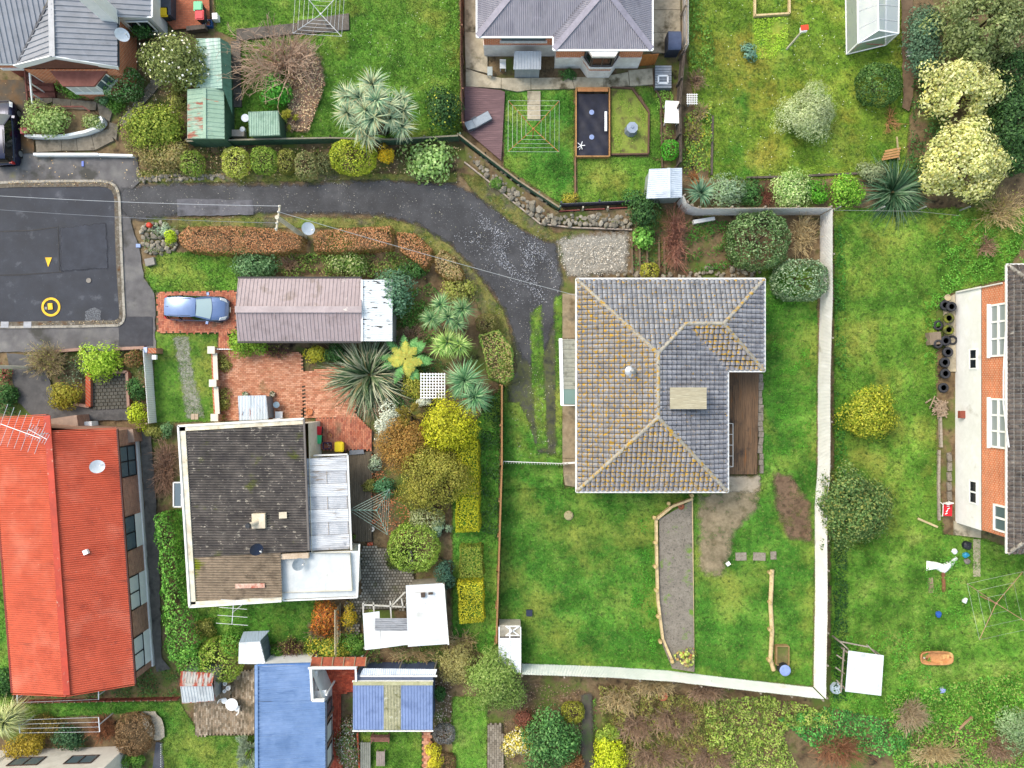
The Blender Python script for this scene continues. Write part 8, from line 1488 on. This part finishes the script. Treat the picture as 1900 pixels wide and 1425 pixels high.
cover('weeds', 'tangled weeds between brown hedges and the garage', [(440,468),(560,470),(730,465),(800,500),(790,520),(730,515),(560,514),(440,514)],['#3f5c22','#587a2e', '#76943e', '#9a9a58'],.5, ls=.14, seed=12, amin=-.4); SH('pale green bush in front of the garage corner', 472,494,48,24,1.3, G4, ls=.14); twigs('bare_shrub', 'bare twigs among the weeds behind the garage', 535,490,22,18,.9, TWG, n=40); SH('blue-green shrub overhanging the white lean-to', 735,540,34,44,2.9,['#33543c', '#4a6e4c', '#64886a', '#7c9c7c'], ls=.17); SH('weedy shrub with pale leaves behind the garage', 640,492,45,18,1., ['#4a6a28','#688a38','#94a85c', '#c0c08c'], ls=.14); SH('dark shrub at the right end of the weeds', 765,500,25,18,1.1, G2, ls=.14)
cover('weeds', 'dark grass and weeds right of the lean-to', [(735,545),(800,525),(830,560),(800,640),(735,640)],['#2f5a1e', '#44762a', '#5f9038','#8c7a50'],.3, ls=.13, seed=13); SH('straggly yellow-green shrub at the driveway bend', 850,540,30,26,1.1,['#7c8a34','#98a048','#b4b464','#8a7a4c'], ls=.13, dens=.8); twigs('bare_shrub', 'dead brown branches below the lean-to', 765,625,35,25,.7, TWG, n=45); SH('brown clump beside the green hedge top', 905,600,22,18,1.2,['#5c5c34','#74703f', '#8a8050'], style='clip', ls=.1)
CT = ['#3f6c40','#5a8650','#7ea066','#a6ba84','#6f9458']; rosettes('cabbage_tree', 'cluster of green cabbage tree heads nearest the driveway bend', [(818,566,2.4,.95),(858,574,2.8,1.),(832,588,2.6,1.),(800,592,2.2,.9),(848,600,2.4,.8)],.98, CT, nb=105, base=(838,600)); rosettes('cabbage_tree', 'lower light green pair of cabbage tree heads', [(830,635,2.2,1.1),(852,640,2., 1.),(815,645,1.9,.85)],1.0,['#6a9440','#86ac50','#a6c068','#c0d080'], nb=110, base=(836,650)); rosettes('cabbage_tree', 'big green cabbage tree heads above the golden conifer', [(862,706,2.4,1.25),(880,736,2.4,1.1)],1.25,['#3c6a44','#548454','#78a06c', '#9cb888'], nb=150, base=(872,724))
tussock('flax', 'large dark bronze-green flax beside the brick yard', 686,696,74,['#2a3f28','#3c5434','#586c48','#8c9474','#a8a88c', '#8a7a50'], n=520, wd=.12, droop=.42, el=(.1,.97)); tussock('dry_grass', 'pale brown dry grass clump below the flax', 690,752,26,['#a88c70','#c0a48a', '#8c7058'], n=110, wd=.03)
fn = thing('tree_fern', 'green tree fern with a yellow heart', 'fern', W2(752,668)); fx, fy, _ = W(752,666,1.6); tb_([(fx, fy, 0),(fx, fy, 1.35)],.12,8,.1).bd('trunk', mat(['#4a3626','#5c4632'], scale=8, rough=.95), fn)
for k in range(22):
    a = k * .61 + random.gauss(0,.2); inner = k >= 13; L_ = RU(1.0,1.25) if inner else RU(1.6,2.0); n = 26; t = np.linspace(.08,1, n); d = np.array([math.cos(a), math.sin(a)]); mid = np.stack([fx + d[0] * L_ * t, fy + d[1] * L_ * t, 1.35 + .25 * inner + .55 * L_ * t * .5 - .75 * t ** 2 * L_ * .5],1); pr = np.array([-d[1], d[0],0]); wl_ = .34 * np.sin(np.clip(t * 1.05,0,1) * math.pi) ** .7 + .03
    P = np.concatenate([mid, mid]); D = np.concatenate([np.tile(pr, (n, 1)), np.tile(-pr, (n, 1))]) + np.append(d, -.15) * .45; D /= np.linalg.norm(D, axis=1)[:, None]; V, F = blades(P, D, np.concatenate([wl_, wl_]),.085,.12,2); tag(npobj('frond', V, F, 4, leafmat(['#a8a03c', '#b4ac4c', '#8fa044'] if inner else ['#4a7c3c', '#5f9450','#7cac64'],.2), fn), kind='stuff')
SH('yellow-leaved shrub above the brick yard', 582,655,20,20,1.0,['#a8a424','#c4bc34','#d8d050','#8a9a2c'], ls=.14); SH('bright green shrub at the garage corner by the brick path', 455,638,36,22,1.4,['#5c8424','#7aa030','#98b842'], ls=.14); twigs('bare_shrub', 'dark bare twigs against the garage wall', 510,652,35,14,.8,['#5c4438','#6f5446','#84685a'], n=50, leafy=(OL, 120,.1)); SH('dark shrub left of the flax', 620,655,20,16,.9, G2, ls=.13); SH('yellow-flowered shrub below the fern', 770,715,22,30,1.1,['#7c8a2c', '#a0a43c', '#c4b84c', '#5c6a28'], ls=.12); cover('weeds', 'low plants between fern and conifers', [(710,690),(790,690),(790,750),(720,760)], G2,.4, ls=.13, seed=14); SH('ragged weeds along the brick garden wall', 415,745,10,30,.4, OL, ls=.1, dens=.6); SH('ragged weeds along the brick garden wall at the gate', 416,675,10,22,.4, OL, ls=.1, dens=.6)
plant('tree', 'bright golden-yellow conifer above the clipped yellow hedge', 832,790,58,52,3.4,['#848a14','#a4a81c', '#c0be28','#d4ce3c', '#6c7814'], cat='tree', ls=.17, asp=.45, nclump=90); hedge('yellow_hedge', 'tall narrow yellow hedge below the golden conifer', [(846,820),(888,815),(890,990),(844,992)],1.7,['#7c8418','#94981e', '#a8a828'],.09, top=['#949818','#a8a820','#bab62c']); plant('tree', 'bronze-brown conifer beside the bins', 748,828,50,50,3.0,['#7c5c2c', '#966f34','#ae8644','#857434'], cat='tree', ls=.11, nclump=48, asp=.7); plant('tree', 'large olive conifer in the middle of the garden', 806,888,74,68,3.2,['#646420','#7c7c2c', '#94923a', '#a8a44c', '#84742c'], cat='tree', ls=.11, nclump=80, asp=.7); SH('brown-olive conifer tip between the white shrub and golden conifer', 758,772,26,22,2.3,['#6f6424','#857830','#9a8c40'], style='feather', ls=.13)
SH('white-grey leaved shrub at the edge of the conifers', 718,786,22,36,1.7,['#b8bca8','#ccd0bc', '#dce0cc', '#98a088'], ls=.14); SH('small white-leaved shrub below the trellis', 790,747,14,12,1.3,['#b8bca8','#ccd0bc', '#dce0cc'], ls=.13); SH('grey-green clipped mound below the olive conifer', 792,962,32,20,1.3,['#76824c', '#8f9862','#a8ae7c', '#c0c298'], style='clip', ls=.12); TO('large perfect green ball topiary below the conifers', 768,1016,46,44,1.9,['#5c7c24','#7c9a34','#9ab44a', '#b4c668'], style='clip', ls=.12); SH('dark low bush left of the ball topiary', 735,1030,22,20,.7,['#3c4c1c', '#526428','#687a34'], ls=.11); SH('blue-green young shrub in the mulch', 716,905,18,18,.9,['#3c6a44','#528458','#70a072'], ls=.13); SH('dark teal narrow hedge right of the ball topiary', 826,1062,13,36,1.4,['#2c4a3c', '#3c5c4a', '#52745c'], ls=.11); SH('greyish shrub behind the ball topiary', 818,985,20,18,1., GG[:2] + ['#5c7a64'], ls=.12); SH('small pale shrub on the deck edge', 700,860,14,12,.7, GG, ls=.11); SH('thin shrub at the deck corner by the clothesline', 686,905,10,16,.6, OL, ls=.1)
hedge('olive_hedge_box', 'clipped olive-green box hedge, upper of the two boxes', [(852,1016),(894,1014),(897,1072),(852,1074)],1.3,['#5c6a24','#747f2e', '#8c943c'],.09, top=['#6a7a28','#848f36','#9aa248'], rnd=.12); hedge('yellow_hedge_box', 'clipped bright yellow box hedge, lower of the two boxes', [(848,1082),(896,1079),(898,1156),(852,1160)],1.3,['#9a9a1c', '#b8b42a', '#d0c83c'],.09, top=['#a09e20','#b4b02a', '#c8c23c'], rnd=.12)
tussock('yucca', 'small spiky yucca on the broken shed roof edge', 690,1124,12,['#7a9434','#98ac48','#b4c464'], n=40, h=.5); cover('weeds', 'dark understorey along the timber fence', [(892,715),(928,730),(926,1000),(895,990)],['#24401e', '#34582a', '#466e36'],.6, ls=.14, seed=15, amin=-.1)
hedge('leafy_hedge', 'long bright green leafy hedge between the red and dark roofs', [(279,962),(296,948),(312,975),(322,1050),(338,1120),(350,1165),(368,1195),(352,1225),(330,1242),(306,1230),(302,1180),(296,1110),(290,1040)],1.9,['#3a6c24','#528a30','#6ea63e', '#8cbc54'],.15, wob=.2, rnd=.5); TO('round green bush at the foot of the leafy hedge', 358,1226,28,28,1.7,['#4a7a2a', '#649638','#82b04a'], style='clip', ls=.13); TO('yellow-green clipped bush with brown hollow beside the rusty shed', 410,1224,40,40,1.8,['#6a8a2c', '#88a43a', '#a6bc50','#8a7a4c'], style='clip', ls=.13); TO('small green dome leaning on the striped steel shed', 433,1193,20,26,1.8,['#4c7c28','#669834','#84b048'], style='clip', ls=.12)
SH('bright yellow-green round bush beside the footpath', 184,669,35,34,1.6,['#6f9420','#8cb02c', '#acc83e', '#c4d858'], ls=.15); twigs('bare_shrub', 'spiky straw-coloured shrub under the street pole', 82,668,48,38,1.4,['#a8946c', '#bca880','#8c7a54'], n=130, r=.01, leafy=(OL, 350,.1)); SH('yellow-olive shrub in front of the red roof', 121,731,28,26,1.2,['#7c7c24','#98942f', '#b0aa40','#8a6c2c'], ls=.12); SH('bright yellow-green upright shrub at the end of the white fence', 259,770,16,30,1.4,['#8a9c1c', '#a6b428','#c2cc3a'], ls=.13); SH('dark green shrub against the white fence', 254,722,15,22,1.1, G2, ls=.13); SH('brown flowering shrub right of the yellow-green bush', 235,665,22,18,.9,['#5c6a2c', '#7a7438','#94704a', '#a86a50'], ls=.11); twigs('bare_shrub', 'dark rose twigs in the front bed', 150,690,30,26,.9,['#4c4a38','#5f5a44','#74705a'], n=50, leafy=(GG[:2] + G2[:2],260,.11)); SH('small green shrub above the dead bracken', 312,798,12,14,.8, G4, ls=.12); SH('olive shrub at the white fence foot', 285,800,16,12,.8, OL, ls=.11)
twigs('dead_bracken', 'heap of dead brown bracken between the two houses', 305,868,26,72,.9,['#7c5c48','#967460','#ac8c74','#644838'], n=140, r=.014); SH('red and green flowers at the left edge by the street pole', 8,690,14,20,.8,['#3c5a2a', '#52743a', '#a83a4c', '#6a8a44'], ls=.12); SH('dark shrub at the left edge above the aerial', 10,745,22,30,1.0, G2, ls=.13)
cover('weeds', 'dark weeds along the bottom of the red roof', [(210,1240),(330,1240),(335,1290),(60,1294),(60,1284),(140,1290)],['#2c4a20','#40622c', '#587c3a', '#6a4a34'],.5, ls=.14, seed=16, amin=-.3); SH('green shrub left of the red roof', 5,1270,20,30,1.2, G2, ls=.14)
rosettes('cabbage_tree', 'pale yellow-green palm head at the bottom left edge', [(8,1338,2.2,1.2),(22,1325,2., .9)],1.2,['#98a05c', '#b4b878','#ccca94','#8a9a58'], nb=130, base=(10,1340), droop=.5); SH('golden brown flowering shrub at the bottom left', 48,1385,36,24,1.2,['#8a7a24','#a8942c', '#c0a83c', '#6f5c28'], ls=.12); SH('dark green shrub behind the line clothesline', 128,1370,32,20,1.0,['#2c4c30','#3f6440','#587c54'], ls=.13); twigs('bare_shrub', 'rust-brown twiggy dome under the line clothesline', 190,1352,34,28,.9,['#8a5a3c', '#a06e4c', '#7a4c34'], n=130, r=.011); TO('brown clipped ball bush at the edge of the bottom left lawn', 249,1362,33,38,1.3,['#6a5238','#846848','#9c805c', '#5c4a30'], style='clip', ls=.11); SH('green shrub at the corner of the cream house', 250,1410,20,18,.9, G1, ls=.12); SH('mixed brown flower bed shrub, bottom left', 90,1350,42,14,.6,['#6a5a30','#867038','#a08a40','#4c5a2c'], ls=.11); SH('grey-green feathery shrub beside the blue roof', 462,1392,16,40,1.4,['#6a7a5c', '#84927a', '#9caa90'], style='feather', ls=.13, asp=.3)
SH('green flower bed shrubs along the dark house lawn', 380,1165,16,18,.7, OL, ls=.11)
SH('orange-flowered shrub beside the lattice panel', 606,1145,30,32,1.3,['#b0582c', '#c87030','#e09a3c', '#7a6a34','#8c4a2c'], ls=.12); twigs('dry_shrub', 'dry pinkish shrub below the orange flowers', 588,1172,22,20,1.0, TWG, n=50); twigs('dry_shrub', 'dark brown bare shrub right of the steel shed', 540,1200,30,22,1.0,['#5c4034','#6f5042','#84645a'], n=70, leafy=(OL, 200,.1)); SH('yellow and green leafy bank above the rusty canopy', 610,1205,50,18,.9,['#4a6a24','#6a8a30','#b0a83c', '#d8c448'], ls=.13); SH('yellow-flowered shrub right of the lattice panel', 648,1140,12,30,.9,['#7a8a2c', '#c8a82c', '#e0bc3c', '#5c7028'], ls=.11, dens=.6); SH('green bush below the lattice panel', 655,1195,22,22,.9, G1, ls=.13); SH('low plants along the steel shed wall', 512,1215,16,14,.6, G1, ls=.11)
twigs('bare_shrub', 'dry straw-coloured brush beside the ruined shed', 855,1192,42,26,1.1, TAN, n=60, leafy=(OL, 150,.1)); twigs('bare_shrub', 'dead brown stems below the ruined shed', 770,1215,60,12,.6, TAN, n=50); SH('pale olive feathery bush left of the green conifer', 848,1232,32,36,1.8,['#8a8448','#a09a5c', '#b6ae74'], ls=.15, asp=.3); plant('tree', 'soft feathery green conifer below the cold frame', 920,1264,64,62,2.9,['#54702c', '#6c883a', '#869e4e', '#a0b068'], cat='tree', ls=.18, asp=.28, nclump=80)
plant('tree', 'dense dark green tree in the bottom garden', 1020,1376,52,62,2.8,['#2c5228','#406c34','#5a8846','#76a05c'], cat='tree', ls=.17, nclump=70); TO('small yellow-olive clipped ball beside the dark tree', 1063,1322,21,19,1.0,['#7a7c24','#949634','#aaac48'], style='clip', ls=.1); SH('red-brown shrub left of the dark tree', 974,1332,20,18,.9,['#6a3c30','#84503f', '#9a6a54'], ls=.11); SH('yellow and white flowering shrub below the red-brown one', 965,1378,24,28,.9,['#8a8c30','#b8a83c', '#d8c84c', '#f0ecd8','#5c6a2c'], ls=.12); SH('bright yellow-green bush at the bottom edge', 1133,1402,30,36,1.3,['#98a810','#b6c41c', '#d2da30','#e2e650'], ls=.13); SH('green-yellow shrub above the bright yellow bush', 1125,1362,20,18,.9,['#6a842c', '#8aa03c', '#a8b850'], ls=.12); SH('brown mound at the bottom edge near the dark tree', 1062,1415,18,22,.7, BR, ls=.1); SH('grey lavender mound beside the blue shed', 824,1362,20,18,.7,['#6c6a66','#807e7a', '#96948e'], style='clip', ls=.09); SH('yellow shrub below the lavender mound', 805,1405,12,26,.7,['#a8a424','#c4bc30','#d8d044'], ls=.11); SH('brown mound right of the yellow shrub', 826,1415,20,18,.6,['#5c4630','#6f583c', '#84704c'], style='clip', ls=.1); SH('green plants beside the blue shed wall', 815,1285,14,14,.6, G2, ls=.12); SH('flower bed plants left of the small lawn', 645,1380,14,50,.7,['#4a6a30','#6a8a44','#8a5a44','#d8d8d0'], ls=.11)
sheet('soil_path', WP([(1075,1280),(1100,1280),(1106,1440),(1072,1440)]), mat(['#3f3a33','#4f4a42','#4a5a34'], scale=1.2, rough=.9, soft=1.5), soft=.5); cover('weeds', 'green weeds on the shaded bottom path', [(1078,1330),(1106,1290),(1112,1425),(1080,1425)], G1,.15, ls=.1, seed=17, amin=.2)
WB = [(1120,1275),(1250,1290),(1300,1300),(1330,1425),(1140,1425)]
for i, (px, py, rx, ry, c, lab) in enumerate(((1150,1300,45,28, TAN, 'tan dead stalks'),(1215,1275,50,16, TAN, 'pale straw stalks against the fence'),(1180,1350,50,35, TWG, 'brown bramble tangle'),(1250,1340,55,35, TWG, 'mid brown bramble tangle'),(1220,1405,60,28, TWG, 'grey-brown bramble tangle'),(1320,1410,55,25, TWG, 'brown bramble at the bottom edge'),(1560,1395,65,35,['#7a5238','#8f6244','#a0765a'], 'red-brown dead fern heap'),(1690,1330,40,38,['#8c7a5c', '#a08e70','#b8a688'], 'grey-brown dead grass clump'),(1740,1400,60,25, TAN, 'straw heap at the bottom right'),(1310,1285,40,16, TWG, 'brown brush at the fence foot'),(1860,1390,40,30, TWG, 'dark twiggy brush in the bottom right corner'))): twigs('brush_heap', lab + (' below the white fence' if px < 1400 else ' in the weeds'), px, py, rx, ry, 1.25, c, n=120, r=.022)
cover('ground_cover', 'brown and green bramble thicket below the white fence', [(1110,1270),(1250,1285),(1330,1290),(1345,1425),(1125,1425)],['#6a5a38','#8a7848','#7c8a3c', '#a0a054','#5c4a34'],.7,1.5,.13, seed=20, amin=-1.6); cover('ground_cover', 'lime-green creeper thicket below the fence corner', [(1300,1290),(1420,1290),(1540,1318),(1545,1345),(1450,1360),(1480,1425),(1320,1425)],['#5f7c2a', '#7a9838','#94ac4a', '#aaba62','#8a8450'],.9,1.5,.14, seed=21, amin=-2); cover('ground_cover', 'dark green weeds below the fence corner', [(1440,1330),(1545,1310),(1700,1345),(1680,1400),(1520,1395)],['#2c6a2c', '#3f8438','#5ca048','#7ab85c'],.6,1.4,.15, seed=22, amin=-2); cover('ground_cover', 'leafy green ground cover across the lower right corner', [(1640,1290),(1905,1240),(1905,1430),(1660,1430)],['#3f7a22','#58942e', '#78ae40','#9a9a58'],.5,1.3,.14, seed=23, amin=-1.2); cover('ground_cover', 'bright leafy weeds around the white shelter', [(1540,1180),(1720,1160),(1730,1300),(1640,1330),(1540,1310)],['#447e22','#58942e', '#6fa83c'],.25,.8,.11, seed=24, amin=.0); cover('ground_cover', 'weeds behind the right fence, coloured dark in place of its shadow', [(1545,1000),(1570,1000),(1568,1300),(1545,1300)],['#1e3a18','#2c5222','#3f6a2e'],.5,1., .14, seed=25, amin=-.6); cover('ground_cover', 'weeds at the foot of the right fence beside the tyre lawn', [(1546,420),(1566,420),(1570,900),(1548,900)],['#2c5a1c', '#3f7828','#589238'],.3,.8,.13, seed=26, amin=.0); cover('ground_cover', 'lush weeds along the plank strip in the right yard', [(1715,1000),(1800,1000),(1800,1180),(1715,1160)],['#447e22','#589630','#70aa3e'],.2,.7,.1, seed=27, amin=.2); SH('pale weedy bush in the bottom right corner', 1885,1350,30,40,1.2,['#6a8a54','#84a06c', '#a0b488'], ls=.14)  # strip of weeds behind the right fence is dark green for fence shadow
SH('yellow-flecked golden round bush on the tyre lawn', 1613,769,50,52,2.0,['#667e1e', '#8c9a2a', '#b2b436','#ccc84a', '#4c681c'], ls=.15, nclump=60); plant('tree', 'big dark green round tree against the right fence', 1585,942,76,80,3.8,['#2f4c22','#456430','#5f7c42','#7c9256','#8f8c44'], cat='tree', ls=.16, nclump=130); cover('weeds', 'pale green vegetable bed on the top right lawn', [(1398,36),(1462,32),(1460,108),(1398,112)],['#7aa024','#94b834','#aecb48'],.12,1., .1, seed=28, amin=-.3); cover('weeds', 'weedy soil in the hexagonal bed', [(1138,168),(1170,170),(1198,212),(1196,282),(1138,284)],['#6a8a2c', '#84a03a', '#9ab04c'],.1,.7,.09, seed=29, amin=.1); TO('round bright green bush beside the garden shed', 1244,278,16,18,1.1,['#3a8a20','#52a62e', '#70c044'], style='clip', ls=.11); SH('low grassy tuft beside the bay window', 1052,137,17,8,.5, G2, ls=.11); cover('weeds', 'weeds in the vegetable strip by the fence', [(1214,165),(1250,165),(1250,310),(1230,310)],['#5a8430','#74a03e', '#8fb450'],.15,.7,.1, seed=30, amin=.2); SH('blue-green cabbage plant on the top right lawn', 1388,98,14,16,.5,['#5c8470','#749c84','#90b49a'], ls=.16); SH('yellow-brown plant at the fence foot of the small lawn', 1060,368,14,8,.5,['#8a8a2c', '#a8a03c', '#c0b04c'], ls=.1)
SH('lime-green plant on the rockery', 315,438,10,14,.6,['#a8c024','#c4d838','#8aa820'], ls=.1); SH('grey rockery plants beside the red pot', 300,425,14,10,.4, GG, ls=.1); cover('weeds', 'creeping plants over the rockery', [(268,420),(330,420),(325,470),(270,468)],['#6a7a4c', '#84905c', '#a0a87c'],.15,.6,.09, seed=31, amin=.1); cover('weeds', 'weeds along the paling fence by the upper left lawn', [(825,-20),(854,-20),(854,170),(830,170)], G1,.25,.8,.12, seed=32, amin=0.); cover('weeds', 'dark plants under the topiary row', [(330,275),(850,272),(845,315),(600,322),(340,322)],['#34481e', '#485c28','#5f7034','#7c6a40'],.25,.8,.11, seed=33, amin=-.1); cover('weeds', 'plants in the front beds beside the path', [(110,655),(270,652),(272,760),(245,760),(240,690),(165,690),(110,745)],['#34502a', '#4c6838','#687c4c', '#7a5c48'],.35,.8,.12, seed=34, amin=-.2); cover('weeds', 'dark plants along the lower edge of the grey-roofed house path', [(255,150),(345,150),(345,215),(240,225)],['#3c4a24','#52602e', '#6a5a34'],.2,.6,.1, seed=35, amin=.3); cover('weeds', 'weedy bank beside the white garden wall', [(225,255),(345,262),(345,325),(255,330)],['#6a7434','#868a48','#a09a64','#8a7450'],.35,.8,.12, seed=36, amin=-.2); cover('weeds', 'plants along the timber steps above the tiled roof', [(1172,425),(1240,425),(1240,512),(1172,505)], G2,.25,.6,.12, seed=37, amin=.2); cover('weeds', 'scrub at the foot of the top right trees', [(1690,150),(1730,100),(1760,230),(1720,330),(1680,330),(1690,220)], G2,.5,.9,.14, seed=38, amin=-.2)
cover('weeds', 'garden plants beside the lattice and ruined shed', [(500,1190),(670,1180),(830,1205),(820,1235),(680,1235),(560,1222)],['#40602a', '#5a7c36','#76944a', '#8a7248'],.35,.8,.12, seed=39, amin=-.2); cover('weeds', 'garden weeds left of the side driveway hedges', [(760,640),(800,660),(860,690),(800,700),(760,700)], G2,.4,.8,.13, seed=40, amin=-.3)
